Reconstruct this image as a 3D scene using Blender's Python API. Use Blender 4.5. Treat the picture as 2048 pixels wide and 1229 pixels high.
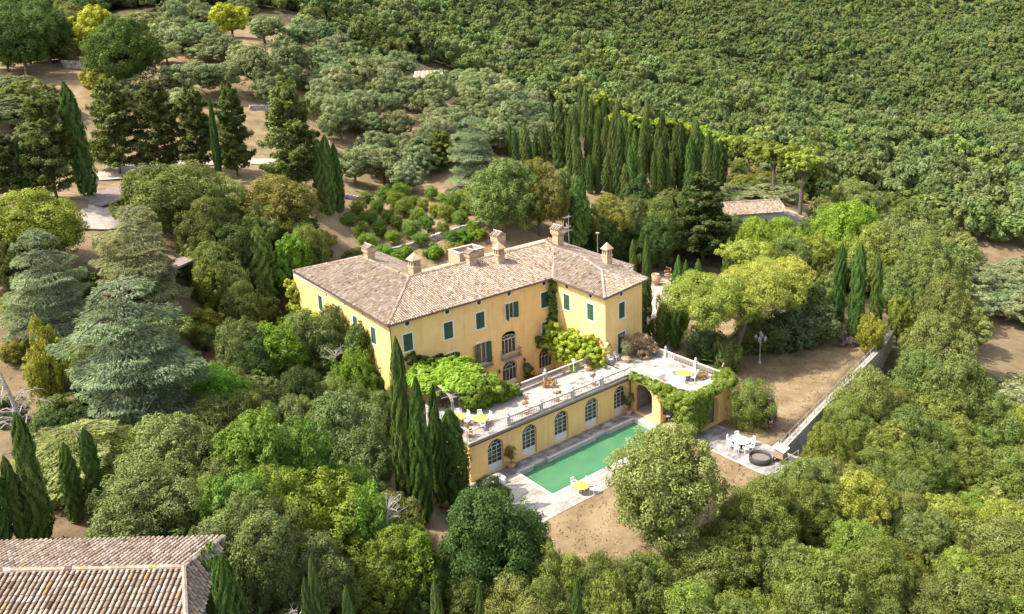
import bpy, math, random
import numpy as np
from mathutils import Vector, Matrix
for o in list(bpy.data.objects): bpy.data.objects.remove(o)
S=bpy.context.scene
random.seed(7); RNG=np.random.default_rng(11)
# ---------------------------------------------------------------- camera, sky, sun, exposure
cam=bpy.data.cameras.new('camera'); camo=bpy.data.objects.new('camera',cam); S.collection.objects.link(camo)
CAM=Vector((-36.26642,-67.11073,40.5))
R_=Vector((.78169,-.62259,-.03669)); U_=Vector((.1818,.17119,.96832)); B_=Vector((-.59659,-.76359,.247))
m=Matrix((R_,U_,B_)).transposed().to_4x4(); m.translation=CAM; camo.matrix_world=m
cam.sensor_width=36; cam.lens=36*1600/2048; cam.shift_x=0; cam.shift_y=-153.5/2048
cam.clip_start=1; cam.clip_end=4000; S.camera=camo
# light travels at 10.5 deg from the picture's horizontal axis; the building frame is turned by 38 deg
SA=math.radians(10.5-38); SE=math.radians(54)
ld=Vector((math.cos(SE)*math.cos(SA),math.cos(SE)*math.sin(SA),-math.sin(SE)))
sun=bpy.data.lights.new('sun','SUN'); sun.energy=2.6; sun.angle=math.radians(.53); sun.color=(1,.92,.80)
suno=bpy.data.objects.new('sun',sun); S.collection.objects.link(suno); suno.rotation_euler=ld.to_track_quat('-Z','Y').to_euler()
W=bpy.data.worlds.new('World'); S.world=W; W.use_nodes=True
wn=W.node_tree.nodes; wl=W.node_tree.links; wn.clear()
sky=wn.new('ShaderNodeTexSky'); sky.sky_type='NISHITA'; sky.sun_disc=False; sky.sun_elevation=SE
sd=-ld; sky.sun_rotation=math.atan2(sd.x,sd.y); sky.altitude=400; sky.dust_density=3.5; sky.air_density=.75; sky.ozone_density=.6
bg=wn.new('ShaderNodeBackground'); bg.inputs[1].default_value=.15; wo=wn.new('ShaderNodeOutputWorld')
wh=wn.new('ShaderNodeHueSaturation'); wh.inputs['Saturation'].default_value=.55; wl.new(sky.outputs[0],wh.inputs['Color']); wl.new(wh.outputs[0],bg.inputs[0]); wl.new(bg.outputs[0],wo.inputs[0])
S.view_settings.view_transform='Standard'; S.view_settings.look='None'; S.view_settings.gamma=1; S.view_settings.use_curve_mapping=False
S.view_settings.exposure=1.8
S.render.engine='CYCLES'; S.cycles.max_bounces=5; S.cycles.diffuse_bounces=3; S.cycles.transmission_bounces=2; S.cycles.transparent_max_bounces=6
try: S.cycles.use_denoising=True
except Exception: pass
# ---------------------------------------------------------------- helpers
def tag(o,label=None,cat=None,group=None,kind=None):
    if label: o['label']=label
    if cat: o['category']=cat
    if group: o['group']=group
    if kind: o['kind']=kind
    return o
def empty(name,loc,rz=0,label=None,cat=None,group=None):
    o=bpy.data.objects.new(name,None); o.location=loc; o.rotation_euler=(0,0,rz); o.empty_display_size=.3
    S.collection.objects.link(o); return tag(o,label,cat,group)
def link(name,me,mat=None,parent=None,loc=None):
    o=bpy.data.objects.new(name,me)
    if mat is not None and not me.materials: me.materials.append(mat)
    if parent is not None: o.parent=parent
    if loc is not None: o.location=loc
    S.collection.objects.link(o); return o
def kids(o): return [c for c in bpy.data.objects if c.parent==o]
def copy_tree(o,kmap,parent=None):
    c=o.copy(); S.collection.objects.link(c); c.parent=parent
    for k in kmap.get(o,[]): copy_tree(k,kmap,c)
    return c
def kidmap(o):
    m={}
    def rec(a):
        m[a]=kids(a)
        for b in m[a]: rec(b)
    rec(o); return m
class MB:
    def __init__(s): s.v=[]; s.f=[]; s.t=[]
    def add(s,vs,fs,t=.5):
        b=len(s.v); s.v+=[tuple(p) for p in vs]; s.f+=[tuple(b+i for i in f) for f in fs]; s.t+=[t]*len(fs); return s
    def box(s,x0,y0,z0,x1,y1,z1,t=.5,M=None):
        P=[Vector(p) for p in ((x0,y0,z0),(x1,y0,z0),(x1,y1,z0),(x0,y1,z0),(x0,y0,z1),(x1,y0,z1),(x1,y1,z1),(x0,y1,z1))]
        if M: P=[M@p for p in P]
        return s.add(P,[(3,2,1,0),(4,5,6,7),(0,1,5,4),(1,2,6,5),(2,3,7,6),(3,0,4,7)],t)
    def prism(s,poly,z0,z1,t=.5):
        n=len(poly); return s.add([(x,y,z0) for x,y in poly]+[(x,y,z1) for x,y in poly],[tuple(reversed(range(n))),tuple(range(n,2*n))]+[(i,(i+1)%n,n+(i+1)%n,n+i) for i in range(n)],t)
    def tube(s,pts,r,n=6,t=.5,cap=True):
        pts=[Vector(p) for p in pts]; rs=r if isinstance(r,(list,tuple)) else [r]*len(pts); V=[]; a=None
        for i,p in enumerate(pts):
            d=(pts[min(i+1,len(pts)-1)]-pts[max(i-1,0)])
            if d.length<1e-6: d=Vector((0,0,1))
            d.normalize()
            if a is None: a=d.orthogonal().normalized()
            a=(a-d*a.dot(d)); a=a.normalized() if a.length>1e-5 else d.orthogonal().normalized(); b=d.cross(a)
            V+=[p+(a*math.cos(k*2*math.pi/n)+b*math.sin(k*2*math.pi/n))*rs[i] for k in range(n)]
        F=[(i*n+k,i*n+(k+1)%n,(i+1)*n+(k+1)%n,(i+1)*n+k) for i in range(len(pts)-1) for k in range(n)]
        if cap: F+=[tuple(reversed(range(n))),tuple((len(pts)-1)*n+k for k in range(n))]
        return s.add(V,F,t)
    def lathe(s,prof,n=12,c=(0,0,0),t=.5,caps=True):
        V=[(c[0]+r*math.cos(k*2*math.pi/n),c[1]+r*math.sin(k*2*math.pi/n),c[2]+z) for r,z in prof for k in range(n)]
        F=[(i*n+k,i*n+(k+1)%n,(i+1)*n+(k+1)%n,(i+1)*n+k) for i in range(len(prof)-1) for k in range(n)]
        if caps: F+=[tuple(reversed(range(n))),tuple((len(prof)-1)*n+k for k in range(n))]
        return s.add(V,F,t)
    def mesh(s,name):
        me=bpy.data.meshes.new(name); me.from_pydata(s.v,[],s.f); me.update()
        a=me.attributes.new('tint','FLOAT','FACE'); a.data.foreach_set('value',s.t); return me
    def build(s,name,mat,parent=None,smooth=False):
        me=s.mesh(name)
        if smooth: me.polygons.foreach_set('use_smooth',[True]*len(me.polygons))
        return link(name,me,mat,parent)
# ---------------------------------------------------------------- materials
def NM(name):
    m=bpy.data.materials.new(name); m.use_nodes=True; nt=m.node_tree; nt.nodes.clear()
    return m,nt,(lambda t,**k:_nn(nt,t,k))
def _nn(nt,t,k):
    n=nt.nodes.new(t)
    for a,b in k.items(): setattr(n,a,b)
    return n
def mathn(nt,op,a,b,clamp=False):
    n=nt.nodes.new('ShaderNodeMath'); n.operation=op; n.use_clamp=clamp
    for i,x in enumerate((a,b)):
        if hasattr(x,'is_linked') or isinstance(x,bpy.types.NodeSocket): nt.links.new(x,n.inputs[i])
        else: n.inputs[i].default_value=x
    return n.outputs[0]
def ramp(nt,fac,stops):
    n=nt.nodes.new('ShaderNodeValToRGB'); e=n.color_ramp.elements
    while len(e)<len(stops): e.new(.5)
    for i,(p,c) in enumerate(stops): e[i].position=p; e[i].color=(*c,1)
    nt.links.new(fac,n.inputs[0]); return n.outputs[0]
def noise(nt,scale,detail=4,rough=.55,coord='Object',vec=None):
    t=nt.nodes.new('ShaderNodeTexNoise'); t.inputs['Scale'].default_value=scale; t.inputs['Detail'].default_value=detail; t.inputs['Roughness'].default_value=rough
    if vec is None:
        if coord=='World': g=nt.nodes.new('ShaderNodeNewGeometry'); vec=g.outputs['Position']
        else: g=nt.nodes.new('ShaderNodeTexCoord'); vec=g.outputs[coord]
    nt.links.new(vec,t.inputs['Vector']); return t.outputs['Fac']
def mix(nt,fac,a,b,mode='MIX'):
    n=nt.nodes.new('ShaderNodeMix'); n.data_type='RGBA'; n.blend_type=mode
    for s,x in ((n.inputs[0],fac),(n.inputs[6],a),(n.inputs[7],b)):
        if isinstance(x,bpy.types.NodeSocket): nt.links.new(x,s)
        elif isinstance(x,(int,float)): s.default_value=x
        else: s.default_value=(*x,1)
    return n.outputs[2]
def surf(name,stops,scale=3,detail=5,rough=.8,bump=.0,bscale=20,tint=0,spec=.3,coord='World',metal=0,big=None,streak=None):
    m,nt,N=NM(name); f=noise(nt,scale,detail,coord=coord); c=ramp(nt,f,stops)
    if streak:
        g=N('ShaderNodeNewGeometry'); mp=N('ShaderNodeMapping'); mp.inputs['Scale'].default_value=(1,1,.09); nt.links.new(g.outputs['Position'],mp.inputs['Vector'])
        q=ramp(nt,noise(nt,2.6,5,.65,vec=mp.outputs[0]),[(.5,(0,0,0)),(.72,(1,1,1))]); c=mix(nt,mathn(nt,'MULTIPLY',q,streak[1]),c,streak[0])
    if big:
        g=noise(nt,big[0],3,coord=coord); g=ramp(nt,g,[(.42,(0,0,0)),(.62,(1,1,1))]); c=mix(nt,mathn(nt,'MULTIPLY',g,big[2]),c,big[1])
    if tint:
        a=N('ShaderNodeAttribute',attribute_name='tint'); v=mathn(nt,'ADD',mathn(nt,'MULTIPLY',a.outputs['Fac'],tint*2),1-tint)
        cc=nt.nodes.new('ShaderNodeCombineColor')
        for i in range(3): nt.links.new(v,cc.inputs[i])
        c=mix(nt,1.,c,cc.outputs[0],'MULTIPLY')
    b=N('ShaderNodeBsdfPrincipled'); b.inputs['Roughness'].default_value=rough; b.inputs['Specular IOR Level'].default_value=spec; b.inputs['Metallic'].default_value=metal
    nt.links.new(c,b.inputs['Base Color'])
    if bump:
        bm=N('ShaderNodeBump'); bm.inputs['Strength'].default_value=bump; bm.inputs['Distance'].default_value=.05
        nt.links.new(noise(nt,bscale,4,coord=coord),bm.inputs['Height']); nt.links.new(bm.outputs[0],b.inputs['Normal'])
    o=N('ShaderNodeOutputMaterial'); nt.links.new(b.outputs[0],o.inputs[0]); return m
def foliage(name,pal=None):
    # one leaf material; every plant's own colour sits in the object's colour
    m,nt,N=NM(name); oi=N('ShaderNodeObjectInfo'); a=N('ShaderNodeAttribute',attribute_name='tint')
    w=noise(nt,.035,2,coord='World')
    v=mathn(nt,'ADD',mathn(nt,'MULTIPLY',a.outputs['Fac'],.95 if pal is None else .5),.42 if pal is None else .78)  # with a palette: leaf tones evened and paled in place of distance haze
    v=mathn(nt,'MULTIPLY',v,mathn(nt,'ADD',mathn(nt,'MULTIPLY',oi.outputs['Random'],.35),.82))
    v=mathn(nt,'MULTIPLY',v,mathn(nt,'ADD',mathn(nt,'MULTIPLY',w,.7),.65))
    cc=N('ShaderNodeCombineColor'); [nt.links.new(v,cc.inputs[i]) for i in range(3)]
    base=oi.outputs['Color'] if pal is None else ramp(nt,mathn(nt,'FRACT',mathn(nt,'MULTIPLY',oi.outputs['Random'],91.3),0),pal)
    c=mix(nt,1.,base,cc.outputs[0],'MULTIPLY')
    h=N('ShaderNodeHueSaturation'); nt.links.new(c,h.inputs['Color'])
    r2=mathn(nt,'FRACT',mathn(nt,'MULTIPLY',oi.outputs['Random'],37.7),0)
    nt.links.new(mathn(nt,'ADD',mathn(nt,'MULTIPLY',r2,.05),.475-.01),h.inputs['Hue'])
    nt.links.new(mathn(nt,'ADD',mathn(nt,'MULTIPLY',a.outputs['Fac'],-.25),1.1),h.inputs['Saturation'])
    b=N('ShaderNodeBsdfPrincipled'); b.inputs['Roughness'].default_value=.6; b.inputs['Specular IOR Level'].default_value=.12
    nt.links.new(h.outputs[0],b.inputs['Base Color'])
    t=N('ShaderNodeBsdfTranslucent'); c2=mix(nt,1.,h.outputs[0],(1.25,1.3,.7),'MULTIPLY'); nt.links.new(c2,t.inputs['Color'])
    ms=N('ShaderNodeMixShader'); ms.inputs[0].default_value=.32; nt.links.new(b.outputs[0],ms.inputs[1]); nt.links.new(t.outputs[0],ms.inputs[2])
    o=N('ShaderNodeOutputMaterial'); nt.links.new(ms.outputs[0],o.inputs[0]); return m
LEAF=foliage('leaf')
WOODLEAF=foliage('woodland_leaf',[(0,(.085,.130,.042)),(.2,(.125,.175,.055)),(.4,(.145,.205,.050)),(.6,(.115,.175,.052)),(.8,(.145,.185,.072)),(1,(.17,.225,.052))])  # lightened palette: distance haze is put into these leaf colours
BARK=surf('bark',[(.3,(.07,.052,.038)),(.7,(.16,.125,.095))],6,5,.9,.5,30,coord='Object')
BARKD=surf('dead_wood',[(.3,(.22,.19,.16)),(.7,(.38,.34,.29))],6,5,.9,.4,30)
PLAST=surf('ochre_plaster',[(.3,(.73,.475,.18)),(.55,(.77,.51,.20)),(.8,(.80,.545,.23))],1.3,6,.9,.15,40,big=(.35,(.66,.42,.16),.4),streak=((.47,.32,.15),.5))
ROOFBASE=surf('tile_bed',[(.3,(.08,.055,.038)),(.7,(.15,.105,.075))],5,5,.95,.3,20)
STONE=surf('pale_stone',[(.25,(.21,.18,.155)),(.5,(.32,.285,.25)),(.8,(.43,.395,.355))],2.2,6,.85,.2,25,tint=.2,big=(.6,(.24,.20,.17),.5))
WSTONE=surf('white_stone',[(.3,(.33,.305,.27)),(.7,(.47,.44,.40))],3,5,.8,.15,25,tint=.1)
TERR=surf('terrace_gravel',[(.38,(.12,.10,.08)),(.47,(.24,.21,.18)),(.55,(.36,.33,.30)),(.62,(.45,.425,.39))],1.3,9,.9,.25,25,big=(.22,(.47,.445,.42),.4))
PATIO=surf('patio_slate',[(.35,(.14,.125,.115)),(.5,(.235,.215,.20)),(.68,(.38,.35,.33))],1.1,6,.85,.2,25,tint=.3)
WHITE=surf('white_paint',[(.3,(.70,.69,.66)),(.7,(.80,.79,.76))],3,3,.5,coord='Object')
FRAMEW=surf('window_frame_white',[(.3,(.60,.59,.55)),(.7,(.70,.69,.65))],3,3,.5)
GREEN=surf('shutter_green',[(.3,(.020,.055,.026)),(.7,(.032,.078,.038))],2,4,.6,tint=.25)
IRON=surf('dark_iron',[(.3,(.05,.043,.038)),(.7,(.10,.085,.075))],5,3,.6)
GUTTER=surf('gutter_brown',[(.3,(.055,.038,.028)),(.7,(.10,.07,.05))],5,3,.5)
RAILM=surf('weathered_rail',[(.3,(.25,.22,.20)),(.7,(.42,.39,.36))],4,4,.6)
BRICK=surf('chimney_brick',[(.3,(.30,.20,.12)),(.5,(.40,.28,.17)),(.75,(.50,.39,.27))],5,5,.9,.3,30,tint=.15)
TERRA=surf('terracotta',[(.3,(.36,.20,.11)),(.7,(.56,.36,.22))],6,4,.85,coord='Object')
YEL=surf('yellow_table_top',[(.35,(.55,.33,.07)),(.65,(.60,.43,.08))],3,3,.35,coord='Object')
WOODG=surf('grey_wood',[(.3,(.09,.08,.07)),(.7,(.18,.165,.15))],3,5,.8,.3,12,tint=.2)
WOODT=surf('brown_wood',[(.3,(.24,.15,.10)),(.7,(.38,.26,.19))],3,5,.8,tint=.15)
BLACK=surf('black_rubber',[(.3,(.025,.023,.02)),(.7,(.05,.045,.04))],6,3,.6)
DARKW=surf('tub_cover',[(.3,(.12,.10,.085)),(.7,(.17,.145,.125))],6,3,.7)
DRYS=surf('dry_stone_wall',[(.3,(.20,.17,.14)),(.5,(.36,.32,.28)),(.75,(.52,.48,.43))],3,6,.95,.5,12,tint=.3)
CONC=surf('concrete',[(.3,(.26,.24,.215)),(.7,(.40,.375,.34))],1.5,5,.9,.1)
CONCD=surf('brown_roof_felt',[(.3,(.15,.115,.095)),(.7,(.24,.19,.16))],2,5,.9,.2)
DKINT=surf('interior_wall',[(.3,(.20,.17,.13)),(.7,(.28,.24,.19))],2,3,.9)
GRAV=surf('pale_gravel',[(.35,(.27,.22,.18)),(.6,(.40,.34,.29)),(.8,(.48,.43,.39))],1.5,7,.95,.2)
def glass():
    m,nt,N=NM('window_glass'); b=N('ShaderNodeBsdfPrincipled'); b.inputs['Roughness'].default_value=.08; b.inputs['Specular IOR Level'].default_value=.8
    c=ramp(nt,noise(nt,1.6,2,coord='World'),[(.4,(.022,.026,.018)),(.65,(.06,.058,.042))]); nt.links.new(c,b.inputs['Base Color'])
    o=N('ShaderNodeOutputMaterial'); nt.links.new(b.outputs[0],o.inputs[0]); return m
GLASS=glass()
def tilemat():
    m,nt,N=NM('roof_tile'); a=N('ShaderNodeAttribute',attribute_name='tint')
    c=ramp(nt,a.outputs['Fac'],[(0,(.08,.055,.038)),(.14,(.16,.115,.078)),(.35,(.25,.185,.135)),(.6,(.33,.255,.19)),(.8,(.42,.35,.28)),(.93,(.29,.265,.225)),(1,(.31,.205,.08))])
    n=noise(nt,2.5,6,.6,coord='World'); c=mix(nt,ramp(nt,n,[(.45,(0,0,0)),(.62,(.55,.55,.55))]),c,(.17,.13,.10))
    n2=noise(nt,9,3,.6,coord='World'); c=mix(nt,ramp(nt,n2,[(.6,(0,0,0)),(.68,(.5,.5,.5))]),c,(.29,.19,.07))
    b=N('ShaderNodeBsdfPrincipled'); b.inputs['Roughness'].default_value=.9; b.inputs['Specular IOR Level'].default_value=.2; nt.links.new(c,b.inputs['Base Color'])
    bm=N('ShaderNodeBump'); bm.inputs['Strength'].default_value=.3; bm.inputs['Distance'].default_value=.03; nt.links.new(noise(nt,30,4,coord='World'),bm.inputs['Height']); nt.links.new(bm.outputs[0],b.inputs['Normal'])
    o=N('ShaderNodeOutputMaterial'); nt.links.new(b.outputs[0],o.inputs[0]); return m
TILE=tilemat()
def watermat():
    m,nt,N=NM('green_pool_water'); b=N('ShaderNodeBsdfPrincipled'); b.inputs['Roughness'].default_value=.03; b.inputs['Specular IOR Level'].default_value=.5
    c=ramp(nt,noise(nt,.5,3,coord='World'),[(.3,(.048,.150,.075)),(.7,(.065,.18,.09))]); nt.links.new(c,b.inputs['Base Color'])
    bm=N('ShaderNodeBump'); bm.inputs['Strength'].default_value=.2; bm.inputs['Distance'].default_value=.02; nt.links.new(noise(nt,2.2,3,coord='World'),bm.inputs['Height']); nt.links.new(bm.outputs[0],b.inputs['Normal'])
    o=N('ShaderNodeOutputMaterial'); nt.links.new(b.outputs[0],o.inputs[0]); return m
WATER=watermat()
# ---------------------------------------------------------------- terrain
CTRL=[[-13.6,87.4,26.4],[-8.6,68.4,20.3],[11.8,65.5,19.9],[12.3,47.2,17.2],[-7.5,53.9,18.2],[-19.3,73.4,22.0],[-20.8,23.4,13.4],[-16.2,48.2,20.5],[-17.1,38.9,17.6],[-19.6,29.7,15.7],[37.7,137.0,40.4],[15.4,120.0,35.1],[25.2,97.5,29.8],[42.9,99.9,27.3],[47.6,86.6,22.1],[98.5,144.4,28.2],[31.1,184.2,48.9],[86.0,92.4,19.2],[59.7,58.8,13.8],[28.6,71.8,19.4],[48.5,68.7,17.2],[34.1,63.4,14.8],[41.8,119.6,37.1],[-4.1,121.8,34.2],[69.0,166.8,46.2],[73.5,145.9,32.9],[-15.2,124.1,34.9],[23.3,30.2,8.0],[17.9,42.7,11.0],[27.1,51.2,13.0],[37.6,52.0,13.0],[31.8,29.2,10.0],[38.8,24.5,9.5],[59.7,30.6,8.0],[66.0,21.2,4.0],[87.9,31.4,8.0],[92.6,22.9,3.5],[110.6,23.7,0.0],[112.1,19.6,-1.5],[94.4,13.2,-2.0],[154.5,213.9,28.0],[141.0,229.2,42.8],[236.8,285.5,43.3],[291.4,265.0,30.7],[416.2,253.7,14.0],[509.6,321.4,43.8],[533.1,213.0,8.6],[631.2,264.3,39.8],[710.0,201.6,36.1],[495.9,133.1,-4.5],[384.6,165.4,-11.5],[286.9,348.3,75.0],[587.2,378.3,83.1],[814.9,264.2,78.0],[83.7,239.9,58.6],[4.2,249.5,58.4],[-7.9,173.9,38.3],[207.6,165.8,7.4],[143.8,139.5,14.9],[155.5,1.9,-8.0],[271.7,46.0,-13.0],[234.0,63.1,-10.0],[123.1,19.4,-3.0],[187.3,55.1,-8.0],[149.7,55.6,-3.0],[241.0,116.6,-6.0],[134.5,77.2,5.0],[97.3,60.5,7.0],[435.8,148.4,-14.0],[409.3,98.4,-17.0],[-5.0,10.0,2.0],[-5.0,0.0,1.2],[-5.0,20.0,3.0],[10.0,-3.0,0.4],[0.0,-5.0,0.4],[20.0,5.0,0.4],[35.0,5.0,0.4],[45.0,8.0,0.3],[58.0,14.0,0.0],[50.0,0.0,0.0],[-10.0,-6.0,3.0],[-12.0,6.0,4.0],[-21.8,0.0,8.8],[-21.9,10.8,9.5],[-28.0,22.0,11.5],[-27.2,-8.0,9.3],[-32.8,-21.8,10.2],[-30.0,-29.0,9.5],[-25.0,-21.0,7.0],[-23.0,-14.0,6.2],[-18.0,-11.0,4.5],[-17.0,-24.0,1.8],[-20.0,-31.0,4.5],[-23.0,-38.0,6.0],[-15.0,-32.0,0.0],[-7.0,-34.0,-2.5],[-6.0,-20.0,0.2],[-10.0,-14.0,1.5],[0.0,-32.0,-2.0],[10.0,-34.0,-3.0],[20.0,-34.5,-4.5],[30.0,-33.0,-5.0],[40.0,-31.0,-5.0],[55.0,-29.0,-6.0],[64.0,-26.0,-5.0],[15.0,-42.0,-7.0],[30.0,-45.0,-8.0],[5.0,-45.0,-6.0],[50.0,-42.0,-9.5],[0.0,-55.0,-9.0],[-12.0,-48.0,-5.0],[30.0,-60.0,-12.0],[60.0,-60.0,-14.0],[90.0,-28.0,-9.0],[75.0,-32.0,-8.5],[90.0,-50.0,-13.0],[75.0,-12.0,-3.0],[90.0,0.0,-4.0],[110.0,5.0,-5.0],[120.0,-30.0,-12.0],[140.0,-10.0,-11.0],[10.0,-22.0,0.0],[30.0,-18.0,0.0],[45.0,-15.0,0.0],[58.0,-15.0,0.0],[-45.0,-20.0,13.0],[-45.0,10.0,14.0],[-45.0,60.0,26.0],[-40.0,-60.0,10.0],[15.0,13.0,0.4],[30.0,15.0,0.4]]
def make_terrain(ctrl):
    c=np.array(ctrl,float); X=c[:,:2]; n=len(X)
    k=lambda r2: np.sqrt(r2+16.0)
    D=((X[:,None]-X[None])**2).sum(-1)
    A=np.zeros((n+3,n+3)); A[:n,:n]=-k(D)+np.eye(n)*-0.3*0; A[:n,:n]+=np.eye(n)*0.5
    A[:n,n]=1;A[:n,n+1:]=X;A[n,:n]=1;A[n+1:,:n]=X.T
    w=np.linalg.solve(A,np.r_[c[:,2],0,0,0])
    def h(x,y):
        x=np.asarray(x,float);y=np.asarray(y,float);sh=x.shape
        P=np.c_[x.ravel(),y.ravel()];o=np.empty(len(P))
        for i in range(0,len(P),20000):
            q=P[i:i+20000];d=((q[:,None]-X[None])**2).sum(-1)
            o[i:i+20000]=-k(d)@w[:n]+w[n]+q@w[n+1:]
        return o.reshape(sh)
    return h
PLATEAU=[(-3,-8),(-3,-14),(-3,-22),(-1.5,-26),(4,-30.5),(12,-31.6),(17.3,-30.8),(21.4,-29.9),(26,-27.6),(36,-25.5),(57,-21.4),(63,-19.0),(62.5,-10),(60,-5),(62,22),(50,22),(33,16),(10,17),(-2.5,16),(-3,5)]
def inpoly(x,y,P):
    x=np.asarray(x,float);y=np.asarray(y,float);r=np.zeros(x.shape,bool);n=len(P)
    for i in range(n):
        x0,y0=P[i];x1,y1=P[(i+1)%n]
        c=((y0>y)!=(y1>y));
        with np.errstate(divide='ignore',invalid='ignore'): r^=c&(x<(x1-x0)*(y-y0)/(y1-y0+1e-12)+x0)
    return r
def polydist(x,y,P):
    d=np.full(np.shape(x),1e9);n=len(P)
    for i in range(n):
        a=np.array(P[i],float);b=np.array(P[(i+1)%n],float);ab=b-a
        t=np.clip(((x-a[0])*ab[0]+(y-a[1])*ab[1])/(ab@ab),0,1)
        d=np.minimum(d,np.hypot(x-a[0]-t*ab[0],y-a[1]-t*ab[1]))
    return d

HF=make_terrain(CTRL)
def hz(x,y):
    if inpoly(np.array([x]),np.array([y]),PLATEAU)[0]: return 0. if y<-8 else .4
    return float(HF(np.array([x]),np.array([y]))[0])
def bumps(x,y):
    # soft folds of the far hillside
    w=np.clip((np.hypot(x+36,y+67)-330)/200,0,1); return w*(7*np.sin(x*.021+y*.011+1)+5*np.sin(y*.034-x*.017)+3*np.sin(x*.055+2)*np.sin(y*.047))
def terrain():
    def axis(lo,c0,c1,hi,step,g):
        a=list(np.arange(c0,c1,step)); s=step; x=c0; L=[]
        while x>lo: s*=g; x-=s; L.append(x)
        s=step; x=a[-1]; Rr=[]
        while x<hi: s*=g; x+=s; Rr.append(x)
        return np.array(L[::-1]+a+Rr)
    xs=axis(-260,-45,75,1500,.9,1.03); ys=axis(-260,-62,40,1300,.9,1.03)
    X,Y=np.meshgrid(xs,ys); Z=HF(X,Y); ins=inpoly(X,Y,PLATEAU); d=polydist(X.ravel(),Y.ravel(),PLATEAU).reshape(X.shape)
    pl=np.where(Y<-8,0.,.4); near=np.clip(1-d/2.2,0,1); wall=(X>20)&(Y<-18)
    Z=np.where(ins,pl,np.where(wall|(d>2.2),Z,Z*(1-near)+pl*near))
    Z=np.where(wall&~ins&(d<6),np.minimum(Z,-1.8),Z)
    Z=Z+bumps(X,Y)
    # the pool and its deck are cut into the ground
    Z=np.where((X>-1.5)&(X<21.6)&(Y<-12.2)&(Y>-20.9),-2.5,Z)
    rg=np.random.default_rng(3); r=np.hypot(X-5,Y+10); Z=Z+np.where(ins,0,1)*(np.sin(X*.35+Y*.2)*.12+np.sin(X*.13-Y*.31)*.2)*np.clip(d/6,0,1)
    n,mm=X.shape; V=np.c_[X.ravel(),Y.ravel(),Z.ravel()]
    i=np.arange(n*mm).reshape(n,mm); F=np.stack([i[:-1,:-1],i[:-1,1:],i[1:,1:],i[1:,:-1]],-1).reshape(-1,4)
    me=bpy.data.meshes.new('ground'); me.vertices.add(len(V)); me.vertices.foreach_set('co',V.ravel()); me.loops.add(F.size); me.loops.foreach_set('vertex_index',F.ravel().astype(np.int32))
    me.polygons.add(len(F)); me.polygons.foreach_set('loop_start',np.arange(0,F.size,4).astype(np.int32)); me.polygons.foreach_set('loop_total',np.full(len(F),4,np.int32)); me.update()
    me.polygons.foreach_set('use_smooth',[True]*len(F))
    # zone: 1 = dry grass, 0 = wood floor
    z=np.where(ins,1.,0.)
    z=np.where(((Y>12)&(X<75)&(Y<160)&(X>-60)&~ins)&(Z>7),1.,z); z=np.where((X>75)&(Y<75)&(Y>-60),.75,z); z=np.where((X<-5)&(Y<30)&(Y>-20),.8,z)
    far=np.clip((np.hypot(X+36,Y+67)-330)/150,0,1)
    a=me.attributes.new('zone','FLOAT','POINT'); a.data.foreach_set('value',z.ravel()); a=me.attributes.new('far','FLOAT','POINT'); a.data.foreach_set('value',far.ravel())
    m,nt,N=NM('earth'); zn=N('ShaderNodeAttribute',attribute_name='zone'); fr=N('ShaderNodeAttribute',attribute_name='far')
    dry=ramp(nt,noise(nt,.35,8,.65,coord='World'),[(.3,(.115,.078,.043)),(.45,(.17,.122,.068)),(.55,(.225,.165,.093)),(.66,(.27,.205,.118)),(.78,(.165,.14,.068))])
    dry=mix(nt,mathn(nt,'MULTIPLY',ramp(nt,noise(nt,3.2,8,.8,coord='World'),[(.42,(0,0,0)),(.6,(1,1,1))]),.55),dry,(.19,.135,.075))
    litter=ramp(nt,noise(nt,.8,6,coord='World'),[(.35,(.045,.04,.022)),(.6,(.09,.075,.04)),(.75,(.13,.10,.06))])
    fg=ramp(nt,noise(nt,.05,8,.7,coord='World'),[(.35,(.065,.085,.026)),(.55,(.09,.115,.034)),(.75,(.115,.135,.048)),(.85,(.24,.22,.16))])
    c=mix(nt,zn.outputs['Fac'],litter,dry); c=mix(nt,fr.outputs['Fac'],c,fg)
    b=N('ShaderNodeBsdfPrincipled'); b.inputs['Roughness'].default_value=.95; b.inputs['Specular IOR Level'].default_value=.1; nt.links.new(c,b.inputs['Base Color'])
    bm=N('ShaderNodeBump'); bm.inputs['Strength'].default_value=.5; bm.inputs['Distance'].default_value=.12; nt.links.new(noise(nt,4,6,.7,coord='World'),bm.inputs['Height']); nt.links.new(bm.outputs[0],b.inputs['Normal'])
    o=N('ShaderNodeOutputMaterial'); nt.links.new(b.outputs[0],o.inputs[0])
    tag(link('ground',me,m),kind='structure')
terrain()
def drape(name,poly,mat,lift=.04,step=1.2):
    # a sheet laid over the ground, cut to a polygon
    xs=[p[0] for p in poly]; ys=[p[1] for p in poly]; V=[];F=[];idx={}
    def vid(i,j):
        if (i,j) not in idx:
            x=min(xs)+i*step+random.uniform(-.3,.3)*step*.6; y=min(ys)+j*step+random.uniform(-.3,.3)*step*.6; idx[(i,j)]=len(V); V.append((x,y,hz(x,y)+lift))
        return idx[(i,j)]
    for i in range(int((max(xs)-min(xs))/step)+1):
        for j in range(int((max(ys)-min(ys))/step)+1):
            cx=min(xs)+(i+.5)*step; cy=min(ys)+(j+.5)*step
            if inpoly(np.array([cx]),np.array([cy]),poly)[0]: F.append((vid(i,j),vid(i+1,j),vid(i+1,j+1),vid(i,j+1)))
    me=bpy.data.meshes.new(name); me.from_pydata(V,[],F); me.update(); return tag(link(name,me,mat),kind='structure')
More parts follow.
